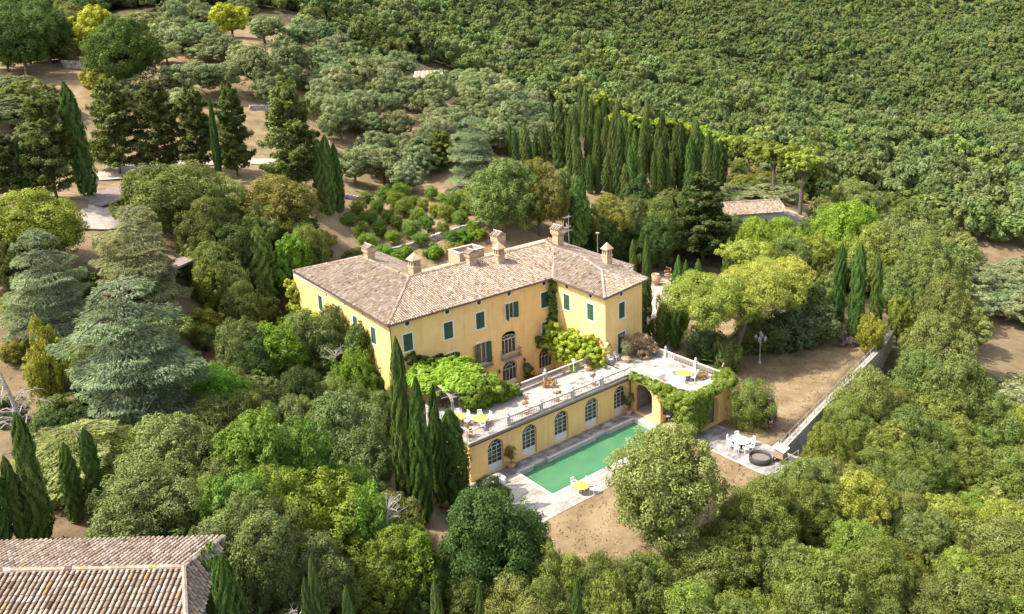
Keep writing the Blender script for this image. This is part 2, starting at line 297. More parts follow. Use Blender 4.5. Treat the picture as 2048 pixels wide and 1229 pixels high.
# ---------------------------------------------------------------- roof tiles
def roof_plane(mb,bed,poly,updir,sp=.27,ex=.36,rad=.092,seed=0,pick=None):
    """poly: 3D corners of one slope; updir: plan direction that climbs the slope. Lays rows of half-round cover tiles."""
    P=[Vector(p) for p in poly]; n=(P[1]-P[0]).cross(P[2]-P[0]).normalized()
    if n.z<0: n=-n
    up=Vector((updir[0],updir[1],0)); up=(up-n*up.dot(n)).normalized(); e=up.cross(n).normalized(); O=P[0]
    q=[((p-O).dot(e),(p-O).dot(up)) for p in P]; rg=random.Random(seed)
    bed.add([p-n*.03 for p in P],[tuple(range(len(P)))] if (P[1]-P[0]).cross(P[2]-P[1]).z>0 else [tuple(reversed(range(len(P))))])
    e0=min(a for a,b in q); e1=max(a for a,b in q); x=e0+sp/2; angs=[math.radians(t) for t in (0,50,90,130,180)]
    while x<e1:
        c=[]
        for i in range(len(q)):
            (a0,b0),(a1,b1)=q[i],q[(i+1)%len(q)]
            if (a0>x)!=(a1>x): c.append(b0+(b1-b0)*(x-a0)/(a1-a0))
        c.sort(); xw=rg.uniform(-.015,.015)
        for k in range(0,len(c)-1,2):
            s=c[k]-.05+rg.uniform(-.04,.04); sh=rg.uniform(-.08,.08)
            while s<c[k+1]-.08:
                L=min(ex+.06,c[k+1]-s); r0=rad*rg.uniform(.95,1.1); r1=r0*.82; dx=xw+rg.uniform(-.012,.012); dl=rg.uniform(0,.012); tw=rg.uniform(-.015,.015)
                V=[O+e*(x+dx+math.cos(a)*r0)+up*s+n*(math.sin(a)*r0+.028+dl) for a in angs]+[O+e*(x+dx+tw+math.cos(a)*r1)+up*(s+L)+n*(math.sin(a)*r1) for a in angs]
                t=min(.92,max(0,rg.gauss(.55,.2)+sh)); 
                if rg.random()<.03: t=1.
                F=[(i,i+5,i+6,i+1) for i in range(4)]+[(4,3,2,1,0)]
                if pick is not None and pick(V[2]) : pick.out.append((V,F,t))
                else: mb.add(V,F,t)
                s+=ex
        x+=sp
def ridge_caps(mb,a,b,r=.15,sp=.38,seed=1,bed=None):
    a=Vector(a); b=Vector(b); d=(b-a); L=d.length; d.normalize(); side=d.cross(Vector((0,0,1))).normalized(); up=side.cross(d); rg=random.Random(seed); s=0
    angs=[math.radians(t) for t in (-15,35,90,145,195)]
    while s<L-.1:
        l=min(sp+.07,L-s); r0=r*rg.uniform(.95,1.1); r1=r0*.85; p=a+d*s; q=a+d*(s+l)
        V=[p+side*math.cos(t)*r0+up*(math.sin(t)*r0+.05) for t in angs]+[q+side*math.cos(t)*r1+up*(math.sin(t)*r1+.02) for t in angs]
        mb.add(V,[(i,i+5,i+6,i+1) for i in range(4)]+[(4,3,2,1,0)],min(.9,max(0,rg.gauss(.55,.2))) if rg.random()>.04 else 1.); s+=sp
# ---------------------------------------------------------------- walls with openings
class Frame:
    """a wall face: origin at the ground corner, e runs along it, n points out of it"""
    def __init__(s,o,e,n): s.o=Vector(o); s.e=Vector(e).normalized(); s.n=Vector(n).normalized()
    def p(s,x,z,d=0): return s.o+s.e*x+Vector((0,0,z))+s.n*d
def fbox(mb,F,x0,x1,z0,z1,d0,d1,t=.5):
    P=[F.p(x,z,d) for z in (z0,z1) for d in (d0,d1) for x in (x0,x1)]
    fs=[(0,1,3,2),(4,6,7,5),(0,4,5,1),(2,3,7,6),(0,2,6,4),(1,5,7,3)]
    if F.e.cross(F.n).z<0: fs=[tuple(reversed(f)) for f in fs]
    return mb.add(P,[tuple(reversed(f)) for f in fs],t)
def wall(mb,F,x0,x1,z0,z1,ops,depth=.2,sides=True):
    """ops: (xc,w,zb,zs,zt): arch rises from zs to zt (equal = flat head)"""
    xs=sorted({x0,x1}|{o[0]-o[1]/2 for o in ops}|{o[0]+o[1]/2 for o in ops}); zs=sorted({z0,z1}|{o[2] for o in ops}|{o[4] for o in ops})
    flip=F.e.cross(Vector((0,0,1))).dot(F.n)<0
    def face(pts):
        mb.add(pts,[tuple(range(len(pts)))] if not flip else [tuple(reversed(range(len(pts))))])
    for i in range(len(xs)-1):
        for j in range(len(zs)-1):
            cx=(xs[i]+xs[i+1])/2; cz=(zs[j]+zs[j+1])/2
            if any(abs(cx-o[0])<o[1]/2 and o[2]<cz<o[4] for o in ops): continue
            face([F.p(xs[i],zs[j]),F.p(xs[i+1],zs[j]),F.p(xs[i+1],zs[j+1]),F.p(xs[i],zs[j+1])])
    for xc,w,zb,zsp,zt in ops:
        a,b=xc-w/2,xc+w/2
        if zt>zsp+.01:
            N=12; arc=[(xc-math.cos(math.pi*k/N)*w/2,zsp+math.sin(math.pi*k/N)*(zt-zsp)) for k in range(N+1)]
        else: arc=[(a,zt),(b,zt)]
        for (xa,za),(xb,zb_) in zip(arc,arc[1:]):
            if zt>zsp+.01: face([F.p(xa,za),F.p(xb,zb_),F.p(xb,zt),F.p(xa,zt)])
            face([F.p(xa,za),F.p(xa,za,-depth),F.p(xb,zb_,-depth),F.p(xb,zb_)])
        face([F.p(a,zb),F.p(a,zb,-depth),F.p(a,zsp,-depth),F.p(a,zsp)]); face([F.p(b,zb),F.p(b,zsp),F.p(b,zsp,-depth),F.p(b,zb,-depth)])
        face([F.p(a,zb),F.p(b,zb),F.p(b,zb,-depth),F.p(a,zb,-depth)])
def arcbar(mb,F,xc,zc,rx,rz,wd,d0,d1,a0=0,a1=math.pi,N=10):
    pts=[(xc-math.cos(a0+(a1-a0)*k/N)*rx,zc+math.sin(a0+(a1-a0)*k/N)*rz) for k in range(N+1)]
    for (xa,za),(xb,zb) in zip(pts,pts[1:]):
        k1=1-wd/max(rx,.01); k2=1-wd/max(rz,.01)
        q=[(xa,za),(xb,zb),(xc+(xb-xc)*k1,zc+(zb-zc)*k2),(xc+(xa-xc)*k1,zc+(za-zc)*k2)]
        P=[F.p(x,z,d1) for x,z in q]+[F.p(x,z,d0) for x,z in q]
        mb.add(P,[(0,1,2,3),(7,6,5,4),(0,4,5,1),(2,6,7,3)])
def archpane(mb,F,xc,w,zb,zs,zt,d):
    N=10; pts=[F.p(xc-w/2,zb,d),F.p(xc+w/2,zb,d)]+[F.p(xc+math.cos(math.pi*k/N)*w/2,zs+math.sin(math.pi*k/N)*(zt-zs),d) for k in range(N+1)]
    mb.add(pts,[tuple(range(len(pts)))])
def shutter(F,parent,x0,x1,z0,z1,d,name='shutter'):
    m_=MB(); t=random.uniform(.35,.65); fr=.06
    fbox(m_,F,x0,x1,z0,z0+fr,d,d+.04,t); fbox(m_,F,x0,x1,z1-fr,z1,d,d+.04,t); fbox(m_,F,x0,x0+fr,z0+fr,z1-fr,d,d+.04,t); fbox(m_,F,x1-fr,x1,z0+fr,z1-fr,d,d+.04,t); zm=(z0+z1)/2; fbox(m_,F,x0+fr,x1-fr,zm-.03,zm+.03,d,d+.04,t)
    n=int((z1-z0)/.085)
    for k in range(n):
        z=z0+fr+(z1-z0-2*fr)*k/n; P=[F.p(x0+fr,z,d+.035),F.p(x1-fr,z,d+.035),F.p(x1-fr,z+.07,d+.005),F.p(x0+fr,z+.07,d+.005)]; m_.add(P,[(0,1,2,3)],t*random.uniform(.8,1.2))
    return m_.build(name,GREEN,parent)
def window(F,parent,xc,zb,w,h,state='closed'):
    """white surround with sill; shutters and glass are its sub-parts"""
    m_=MB(); s=.13
    fbox(m_,F,xc-w/2-s,xc-w/2,zb,zb+h,-.05,.035); fbox(m_,F,xc+w/2,xc+w/2+s,zb,zb+h,-.05,.035); fbox(m_,F,xc-w/2-s,xc+w/2+s,zb+h,zb+h+s,-.05,.035); fbox(m_,F,xc-w/2-s-.03,xc+w/2+s+.03,zb-s,zb,-.05,.07)
    fr=m_.build('window',FRAMEW,parent)
    if state=='closed':
        shutter(F,fr,xc-w/2+.01,xc-.008,zb+.01,zb+h-.01,-.06); shutter(F,fr,xc+.008,xc+w/2-.01,zb+.01,zb+h-.01,-.06)
    else:
        m_=MB(); b=.055
        for x in (xc-w/2,xc-b/2,xc+w/2-b): fbox(m_,F,x,x+b,zb,zb+h,-.17,-.12)
        fbox(m_,F,xc-w/2,xc+w/2,zb,zb+b,-.165,-.125); fbox(m_,F,xc-w/2,xc+w/2,zb+h-b,zb+h,-.165,-.125); m_.build('sash',FRAMEW,fr)
        m_=MB(); m_.add([F.p(xc-w/2,zb,-.18),F.p(xc+w/2,zb,-.18),F.p(xc+w/2,zb+h,-.18),F.p(xc-w/2,zb+h,-.18)],[(0,1,2,3)]); m_.build('pane',GLASS,fr)
        a0=state
        for sgn,ang in ((-1,a0[0]),(1,a0[1])):
            # open leaf: a wall frame hinged at the jamb
            an=math.radians(ang); e2=(F.e*sgn*-math.cos(an)+F.n*math.sin(an)).normalized(); hinge=F.p(xc+sgn*w/2,0,.05)
            n2=e2.cross(Vector((0,0,1))); F2=Frame(hinge,e2,n2); shutter(F2,fr,0,w/2,zb+.01,zb+h-.01,-.02)
    return fr
def arched_window(F,parent,xc,w,zb,zs,zt,d=-.22,panel=.8,cols=3,rows=5,inner=.5,name='door'):
    m_=MB(); b=.038; a0,a1=xc-w/2,xc+w/2
    for k in range(cols+1):
        x=a0+(w-b)*k/cols; fbox(m_,F,x,x+b,zb+panel,zs,d-.02,d+.03)
    for k in range(rows+1):
        z=zb+panel+(zs-zb-panel)*k/rows; fbox(m_,F,a0,a1,z-.013 if 0<k<rows else z-.025,z+.013 if 0<k<rows else z+.03,d-.015,d+.025)
    arcbar(m_,F,xc,zs,w/2,zt-zs,.045,d-.02,d+.03); 
    if inner: arcbar(m_,F,xc,zs,w/2*inner,(zt-zs)*inner,.032,d-.02,d+.03)
    for k in range(1,4):
        a=math.pi*k/4; p=(xc-math.cos(a)*w/2*inner,zs+math.sin(a)*(zt-zs)*inner); q=(xc-math.cos(a)*w/2,zs+math.sin(a)*(zt-zs)); m_.tube([F.p(*p,d),F.p(*q,d)],.014,4)
    o=m_.build(name,FRAMEW,parent)
    m_=MB(); archpane(m_,F,xc,w-.02,zb+.01,zs,zt-.01,d-.04); m_.build('pane',GLASS,o)
    if panel>.05:
        m_=MB(); fbox(m_,F,a0+.005,a1-.005,zb+.005,zb+panel,d-.03,d+.02); fbox(m_,F,a0+.1,xc-.08,zb+.12,zb+panel-.1,d+.02,d+.035); fbox(m_,F,xc+.08,a1-.1,zb+.12,zb+panel-.1,d+.02,d+.035); m_.build('panel',FRAMEW,o)
    return o
def oculus(F,parent,xc,zc,r=.27):
    m_=MB(); N=16
    arcbar(m_,F,xc,zc,r+.1,r+.1,.1,-.02,.03,0,2*math.pi,N); o=m_.build('oculus',FRAMEW,parent)
    m_=MB(); pts=[F.p(xc+math.cos(k*2*math.pi/N)*(r+.005),zc+math.sin(k*2*math.pi/N)*(r+.005),.006) for k in range(N)]; m_.add(pts,[tuple(range(N))]); m_.build('opening',BLACK,o)
    return o
def gutter(parent,pts,r=.075,name='gutter'):
    m_=MB()
    for a,b in zip(pts,pts[1:]): m_.tube([a,b],r,7)
    return m_.build(name,GUTTER,parent)
EX,EY,EZ=Vector((1,0,0)),Vector((0,1,0)),Vector((0,0,1))
# ---------------------------------------------------------------- the villa
villa=empty('villa',(0,0,0),0,'large yellow ochre villa with terracotta roof, green shutters and a wing projecting towards the pool','villa')
ZE=11.78
Ff=Frame((.55,.55,0),EX,-EY)                       # long shaded front
wa,wb,wc=Vector((22.35,.55,0)),Vector((21.7,-8.75,0)),Vector((28.8,-7.6,0))
Fs=Frame(wa,wb-wa,(wb-wa).cross(EZ)*1)             # sunlit side of the wing
Fw=Frame(wb,wc-wb,(wc-wb).cross(EZ)*1)             # front of the wing
Fl=Frame((.55,24.2,0),-EY,-EX)                     # sunlit far left side
wl_=MB()
def rect(xc,zb,w,h): return (xc,w,zb,zb+h,zb+h)
# front openings: x measured along Ff (villa x minus .55)
closed=[(7.46-.55,8.34),(11.68-.55,8.36),(21.05-.55,8.46)]
ops=[rect(x,z,1.14,1.88) for x,z in closed]+[rect(2.45-.55,8.42,1.1,1.86),rect(15.86-.55,8.42,1.12,1.86)]
ops+=[rect(7.6-.55,4.9,1.1,1.76),rect(11.72-.55,4.15,1.2,2.5),rect(21.1-.55,4.9,1.1,1.72)]
ops+=[(15.55-.55,2.1,4.25,6.35,6.95),(15.55-.55,2.15,.45,2.35,3.4),(20.98-.55,2.1,.45,2.4,3.5),(11.6-.55,2.1,.45,2.35,3.35),(7-.55,2.0,.45,2.35,3.35)]
wall(wl_,Ff,0,21.8,0,ZE,ops,.25)
wall(wl_,Fs,0,(wb-wa).length,0,ZE,[rect(2.62,8.52,1.12,1.88),rect(6.87,8.52,1.12,1.88)],.2)
wall(wl_,Fw,0,(wc-wb).length,0,ZE,[rect(3.12,8.52,1.14,1.86),rect(3.05,4.32,1.4,2.5)],.2)
lops=[rect(7.3,8.95,1.0,1.88),rect(11.9,8.85,1.0,1.85),rect(15.9,8.75,1.0,1.85),rect(19.9,8.6,1.0,1.85)]
wall(wl_,Fl,0,23.65,0,ZE,lops,.2)
back=[(28.8,-7.6),(29.0,-4.1),(31.3,-3.8),(32.3,13),(12.2,13),(12.2,24.2),(.55,24.2)]
for (x0,y0),(x1,y1) in zip(back,back[1:]): wl_.add([(x0,y0,0),(x1,y1,0),(x1,y1,ZE),(x0,y0,ZE)],[(0,1,2,3)])
wl_.build('wall',PLAST,villa)
for x,z in closed: window(Ff,villa,x,z,1.14,1.88)
window(Ff,villa,2.45-.55,8.42,1.1,1.86)
window(Ff,villa,15.86-.55,8.42,1.12,1.86,(100,165))
window(Ff,villa,7.6-.55,4.9,1.1,1.76,(95,120)); window(Ff,villa,11.72-.55,4.15,1.2,2.5,(150,160)); window(Ff,villa,21.1-.55,4.9,1.1,1.72,(60,80))
for x in (2.62,6.87): window(Fs,villa,x,8.52,1.12,1.88)
window(Fw,villa,3.12,8.52,1.14,1.86)
for o_ in lops: window(Fl,villa,o_[0],o_[2],1.0,o_[4]-o_[2])
for x in (2.51,7.45,11.64,15.82,21.0): oculus(Ff,villa,x-.55,11.42)
for x in (2.69,6.88): oculus(Fs,villa,x,11.42)
oculus(Fw,villa,3.01,11.42)
for x in (9.2,13.6,17.8): oculus(Fl,villa,x,11.42,.16)
# tall arched window with balcony, ground floor French doors
arched_window(Ff,villa,15,2.1,4.25,6.0,6.5,-.18,.0,4,1,.0,'window')
for x in (15,20.43,11.05,6.45): arched_window(Ff,villa,x,2.05,.45,2.35,3.3,-.2,.45,4,1,.55,'french_door')
def balcony(x0,x1,z,dep):
    m_=MB(); fbox(m_,Ff,x0,x1,z-.14,z,0,dep); fbox(m_,Ff,x0+.1,x1-.1,z-.26,z-.14,0,dep-.12); o=m_.build('balcony',STONE,villa)
    m_=MB(); h=.92
    for a,b in (((x0+.05,.0),(x0+.05,dep-.05)),((x0+.05,dep-.05),(x1-.05,dep-.05)),((x1-.05,dep-.05),(x1-.05,.0))):
        for zz in (z+.08,z+h): m_.tube([Ff.p(a[0],zz,a[1]),Ff.p(b[0],zz,b[1])],.022,4)
        L=math.hypot(b[0]-a[0],b[1]-a[1]); n=int(L/.11)
        for k in range(n+1):
            t=k/n; q=(a[0]+(b[0]-a[0])*t,a[1]+(b[1]-a[1])*t); m_.tube([Ff.p(q[0],z,q[1]),Ff.p(q[0],z+h*.4,q[1]+.03),Ff.p(q[0],z+h,q[1])],.011,3,cap=False)
    m_.build('railing',IRON,o)
balcony(13.75,16.3,3.95,.75); balcony(10.1,12.35,3.85,.6)
# wing door
d_=MB(); s=.13
fbox(d_,Fw,3.05-.7-s,3.05-.7,4.32,6.82,-.05,.035); fbox(d_,Fw,3.05+.7,3.05+.7+s,4.32,6.82,-.05,.035); fbox(d_,Fw,3.05-.7-s,3.05+.7+s,6.82,6.95,-.05,.035)
dd=d_.build('door_frame',FRAMEW,villa); shutter(Fw,dd,2.36,3.045,4.33,6.81,-.1,'door_leaf'); shutter(Fw,dd,3.055,3.74,4.33,6.81,-.1,'door_leaf')
# roof
E12=12.0; k=.294
A=(.9,24.9,E12); A2=(12.9,24.9,E12); B0=(0,0,E12); C0=(21.82,0,E12); D0=(21.13,-9.28,E12); E0=(29.4,-7.94,E12); G1=(29.65,-3.7,E12); G2=(31.9,-3.4,E12); G3=(32.9,13.6,E12)
Rl=(6.8,6.8,E12+k*6.8); Rp=(6.9,18.1,E12+k*6.8); Rr=(26.9,6.8,E12+k*6.8); Wv=(27.0,5.3,13.55); W1=(26.4,-.3,13.55); W2=(25.05,-4.9,13.3); Fe=(12.9,13.6,E12)
til=MB(); bed=MB()
roof_plane(til,bed,[B0,Rl,Rp,A],(1,0),seed=1)                     # towards the left
roof_plane(til,bed,[B0,C0,Wv,Rr,Rl],(0,1),seed=2)                 # towards the terrace
roof_plane(til,bed,[C0,D0,W2,W1,Wv],(.997,-.0),seed=3)            # wing, sunlit side
roof_plane(til,bed,[D0,E0,W2],(-.16,.987),seed=4)                 # wing end
roof_plane(til,bed,[A,Rp,A2],(0,-1),seed=5)
roof_plane(til,bed,[A2,Rp,Rl,Fe],(-1,0),seed=6)
roof_plane(til,bed,[Fe,Rl,Rr,G3],(0,-1),seed=7)
roof_plane(til,bed,[W1,W2,E0,G1],(-.9,.1),seed=8)
roof_plane(til,bed,[W1,G1,G2],(-.2,.98),seed=9)
roof_plane(til,bed,[Wv,W1,G2,G3,Rr],(-1,0),seed=10)
for i,(a,b) in enumerate([(B0,Rl),(Rl,Rr),(Rl,Rp),(Rp,A),(Rp,A2),(Wv,W1),(W1,W2),(W2,D0),(W2,E0),(W1,G2),(Rr,G3),(Rr,Wv)]): ridge_caps(til,a,b,.16,seed=i)
rf=bed.build('roof',ROOFBASE,villa); tag(til.build('tile_rows',TILE,rf),kind='stuff')
val=MB(); val.tube([Vector(C0)+Vector((.1,.1,.08)),Vector(Wv)+Vector((0,0,.08))],.09,5); val.build('valley_flashing',WSTONE,rf)
eav=MB(); ring=[B0,C0,D0,E0,G1,G2,G3,Fe,A2,A]
inn=[(.55,.55),(22.35,.55),(21.7,-8.75),(28.8,-7.6),(29,-4.1),(31.3,-3.8),(32.3,13),(12.2,13),(12.2,24.2),(.55,24.2)]
for i in range(len(ring)):
    j=(i+1)%len(ring); a,b=Vector(ring[i]),Vector(ring[j]); c,d=inn[i],inn[j]
    P=[a-EZ*.06,b-EZ*.06,Vector((*d,ZE)),Vector((*c,ZE))]; eav.add(P,[(0,1,2,3)])
eav.build('soffit',CONC,villa)
gp=[Vector(p)-EZ*.1 for p in (A,B0,C0,D0,E0)]; off=[Vector((-.08,0,0)),Vector((-.06,-.06,0)),Vector((-.06,-.06,0)),Vector((-.06,-.08,0)),Vector((.08,-.06,0))]
gutter(villa,[p+o for p,o in zip(gp,off)],.085)
gutter(villa,[Vector((.35,.35,11.7)),Vector((.42,.42,11.4)),Vector((.42,.42,.5))],.055,'downpipe')
# chimneys
def chimney(loc,w,d,h,rz,kind):
    M=Matrix.Translation(loc)@Matrix.Rotation(rz,4,'Z'); m_=MB(); m_.box(-w/2,-d/2,-1.2,w/2,d/2,h*.5,.5,M)
    if kind=='gable':
        m_.add([M@Vector(p) for p in ((-w/2,-d/2,h*.5),(w/2,-d/2,h*.5),(w/2,d/2,h*.5),(-w/2,d/2,h*.5),(-w*.62,-d*.75,h*.7),(w*.62,-d*.75,h*.7),(w*.62,d*.75,h*.7),(-w*.62,d*.75,h*.7))],[(0,1,5,4),(1,2,6,5),(2,3,7,6),(3,0,4,7)])
        m_.box(-w*.62,-d*.75,h*.7,w*.62,d*.75,h*1.0,.5,M)
        o=m_.build('chimney',BRICK,villa); c=MB()
        # little gabled tile cap
        for sg in (-1,1):
            for q in range(4):
                y=-d*.8+d*1.6*(q+.5)/4; c.tube([M@Vector((sg*w*.78,y,h*1.0)),M@Vector((0,y,h*1.22))],[.09,.075],6,random.uniform(.3,.9))
        c.tube([M@Vector((0,-d*.85,h*1.24)),M@Vector((0,d*.85,h*1.24))],.09,6,.7)
        c.add([M@Vector(p) for p in ((-w*.62,-d*.74,h*1.0),(w*.62,-d*.74,h*1.0),(0,-d*.74,h*1.2),(-w*.62,d*.74,h*1.0),(w*.62,d*.74,h*1.0),(0,d*.74,h*1.2))],[(0,1,2),(5,4,3),(0,2,5,3),(1,4,5,2)],.3)
        c.build('chimney_cap',TILE,o)
    else:
        m_.box(-w*.58,-d*.58,h*.5,w*.58,d*.58,h*.56,.8,M)
        for sx in (-1,-.0,1):
            for sy in (-1,0,1):
                if sx or sy: m_.box(sx*w*.4-.07,sy*d*.4-.07,h*.56,sx*w*.4+.07,sy*d*.4+.07,h*.9,.6,M)
        m_.box(-w*.3,-d*.3,h*.56,w*.3,d*.3,h*.88,.1,M); m_.box(-w*.64,-d*.64,h*.9,w*.64,d*.64,h*.97,.8,M)
        o=m_.build('chimney',BRICK,villa); c=MB(); c.add([M@Vector(p) for p in ((-w*.6,-d*.6,h*.97),(w*.6,-d*.6,h*.97),(w*.6,d*.6,h*.97),(-w*.6,d*.6,h*.97),(0,0,h*1.35))],[(0,1,4),(1,2,4),(2,3,4),(3,0,4)],.6); c.build('chimney_cap',BRICK,o)
    return o
chimney((7.2,16.6,13.9),.95,1.0,1.55,0,'gable'); chimney((8.3,8.0,13.7),1.1,1.05,1.95,0,'tower'); chimney((14.9,6.3,13.8),1.0,.75,1.5,0,'gable')
chimney((18.3,5.4,13.5),.95,.95,1.9,0,'tower'); chimney((21.2,9.3,13.4),1.0,1.0,2.2,0,'gable'); chimney((29.2,7.2,13.4),1.0,1.05,1.9,0,'gable'); chimney((28.2,-2.6,13.0),.85,.85,1.9,0,'tower')
m_=MB(); x0,y0,x1,y1=14.6,8.2,18.2,10.6
for a in ((x0,y0,x1,y0+.25),(x0,y1-.25,x1,y1),(x0,y0+.25,x0+.25,y1-.25),(x1-.25,y0+.25,x1,y1-.25)): m_.box(a[0],a[1],12.5,a[2],a[3],14.75)
o=m_.build('roof_lightwell',BRICK,villa)
m_=MB()
for a in ((x0-.06,y0-.06,x1+.06,y0+.3),(x0-.06,y1-.3,x1+.06,y1+.06),(x0-.06,y0+.3,x0+.3,y1-.3),(x1-.3,y0+.3,x1+.06,y1-.3)): m_.box(a[0],a[1],14.75,a[2],a[3],14.83)
m_.build('coping',WSTONE,o)
for x,y,z in ((3.6,12.8,13.1),(10.5,11.2,13.0),(24.0,-1.5,12.8)):
    m_=MB(); m_.tube([(x,y,z-.2),(x,y,z+.5)],.09,8); m_.tube([(x,y,z+.5),(x,y,z+.58)],.14,8); m_.build('vent_pipe',TERRA,villa)
# aerials
for (x,y,z,h,full) in ((29.9,5.9,13,4.2,True),(29.6,.4,12.8,3.0,False)):
    an=empty('aerial',(x,y,z),0,'tall television aerial with several antennas behind the rear chimney' if full else 'thin mast with small dish on the rear wing roof','aerial')
    m_=MB(); m_.tube([(0,0,-.3),(0,0,h)],.035,6); m_.build('mast',RAILM,an)
    m_=MB()
    if full:
        for zz,L in ((h-.3,.8),(h*.62,.7),(h*.5,1.0)):
            m_=MB(); m_.tube([(-L,0,zz),(L*.6,0,zz+.1)],.02,4)
            for q in range(7): m_.tube([(-L+q*L*.22,-.28,zz+q*.01),(-L+q*L*.22,.28,zz+q*.01)],.012,3)
            m_.build('antenna',RAILM,an)
    else: m_.lathe([(.02,h-.1),(.2,h),(.22,h+.1)],10); m_.build('dish',RAILM,an)
def lantern_bracket():
    o=empty('wall_lantern',Fw.p(7.17,6.1,0),0,'lantern on an iron bracket at the right corner of the villa wing','wall lamp'); b=Fw.p(7.17,6.1,0)
    d=Fw.e; m_=MB(); q=lambda a,z: Vector(d*a)+Vector((0,0,z)); m_.tube([q(-.05,0),q(1.45,0)],.03,5); m_.tube([q(-.05,-.75),q(1.2,0)],.025,5); m_.build('bracket',IRON,o)
    m_=MB(); c=q(1.3,.0); m_.lathe([(.05,0),(.12,.1),(.24,.55),(.27,.58),(.16,.8),(.04,.98),(.01,1.05)],6,c); m_.build('lantern_head',RAILM,o)
lantern_bracket()
for i,(x,z) in enumerate(((13.25,2.45),(16.95,2.75))):
    p=Ff.p(x,z,.0); o=empty('wall_lamp',p,0,('small iron wall lamp left of the middle french door','small iron wall lamp right of the middle french door')[i],'wall lamp')
    m_=MB(); m_.tube([(0,0,-.3),(0,-.25,-.2),(0,-.3,.05)],.02,5); m_.lathe([(.05,.0),(.14,.08),(.16,.34),(.05,.48)],6,(0,-.3,0)); m_.build('lamp_head',IRON,o)
# ---------------------------------------------------------------- pool house under the terrace
T=4.3
ph=empty('pool_house',(0,0,0),0,'low yellow pool house with five arched doors carrying the stone terrace','pool house')
Fp=Frame((.45,-12.6,0),EX,-EY); Fg=Frame((21.5,-12.6,0),-EY,-EX); Fe_=Frame((21.5,-20.7,0),EX,-EY)
w_=MB(); dops=[(x-.45,1.82,.02,2.5,3.32) for x in (3.4,7.52,11.66,15.82,19.98)]
wall(w_,Fp,0,21.05,-.2,T-.32,dops,.32)
w_.add([(.45,-12.6,-.2),(.45,-8,-.2),(.45,-8,T-.3),(.45,-12.6,T-.3)],[(3,2,1,0)]); w_.add([(.45,-8,-.2),(21.5,-8,-.2),(21.5,-8,T-.3),(.45,-8,T-.3)],[(3,2,1,0)])
wall(w_,Fg,0,8.1,-.2,T-.3,[(1.85,2.55,.05,2.55,3.55),(5.55,2.6,.05,2.3,3.3)],.45)
wall(w_,Fe_,0,5.9,-.2,T-.3,[(2.75,3.6,.02,2.3,3.45)],.6)
w_.add([(27.4,-20.7,-.2),(27.4,-8.5,-.2),(27.4,-8.5,T-.3),(27.4,-20.7,T-.3)],[(0,1,2,3)])
w_.build('wall',PLAST,ph)
for o_ in dops: arched_window(Fp,ph,o_[0],1.8,.03,2.5,3.3,-.27,.75,3,4,.5)
m_=MB(); m_.box(22.0,-20.1,.05,27.3,-20.0,0.06); 
m_.add([(21.95,-13,.06),(21.95,-20.1,.06),(27.35,-20.1,.06),(27.35,-13,.06)],[(0,1,2,3)]); m_.build('loggia_floor',STONE,ph)
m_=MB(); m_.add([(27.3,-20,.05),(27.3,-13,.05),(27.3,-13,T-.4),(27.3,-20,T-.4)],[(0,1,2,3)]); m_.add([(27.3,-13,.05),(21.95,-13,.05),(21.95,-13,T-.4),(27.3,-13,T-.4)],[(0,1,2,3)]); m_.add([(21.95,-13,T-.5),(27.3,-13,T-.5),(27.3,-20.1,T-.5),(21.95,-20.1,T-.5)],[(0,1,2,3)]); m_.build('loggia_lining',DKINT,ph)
gd=empty('plank_door',(0,0,0)); gd.parent=ph
for q in range(9):
    m_=MB(); x0=1.0+q*.39; fbox(m_,Fe_,x0,x0+.375,.05,3.4,-.72+random.uniform(0,.01),-.66,random.uniform(.3,.7)); m_.build('plank',WOODG,gd)
m_=MB(); fbox(m_,Fe_,.95,4.5,.7,.82,-.66,-.63); fbox(m_,Fe_,.95,4.5,2.1,2.22,-.66,-.63); m_.build('crossbar',WOODG,gd)
# cornice + dark gutter line
m_=MB()
m_.box(.2,-13.0,T-.3,21.3,-7.9,T-.02,.5); m_.box(.05,-13.15,T-.1,21.35,-12.99,T,.7)
m_.box(21.3,-21.05,T-.3,27.6,-8.6,T-.02,.5)
m_.build('cornice',STONE,ph)
gutter(ph,[Vector((.1,-13.12,T-.33)),Vector((21.12,-13.12,T-.33))],.07); gutter(ph,[Vector((21.2,-13.12,T-.33)),Vector((21.2,-21.1,T-.33)),Vector((29.3,-21.1,T-.55))],.06)
gutter(ph,[Vector((21.35,-12.75,T-.35)),Vector((21.35,-12.75,.1))],.06,'downpipe')
m_=MB(); m_.add([(.2,-12.98,T),(21.4,-12.98,T),(21.4,-8.75,T),(21.7,-8.72,T),(28.6,-7.55,T),(27.5,-21,T),(21.4,-21,T),(21.4,-12.98,T)],[(0,1,2,3),(3,4,5,6,7)]); m_.build('terrace_floor',TERR,ph)
# wider paved area at the pergola end
m_=MB(); m_.prism([(.2,-7.9),(.9,-4.2),(2.2,-3.2),(8.6,-3.0),(9.4,-7.9)],.2,T-.004); m_.build('pergola_platform',TERR,ph)
# lean-to tiles on the far side of the loggia
lt=MB(); lb=MB(); roof_plane(lt,lb,[(27.45,-21.1,T+.15),(29.4,-21.1,T-.45),(29.4,-9.0,T-.45),(27.45,-9.0,T+.15)],(-1,0),seed=31)
roof_plane(lt,lb,[(21.3,-20.75,T+.06),(21.3,-21.35,T-.2),(27.6,-21.35,T-.2),(27.6,-20.75,T+.06)],(0,1),seed=32,ex=.3)
lo=lb.build('lean_to_roof',ROOFBASE,ph); tag(lt.build('tile_rows',TILE,lo),kind='stuff')
m_=MB(); m_.box(27.4,-21,0,29.1,-9,T-.5); m_.build('annex_wall',PLAST,ph)
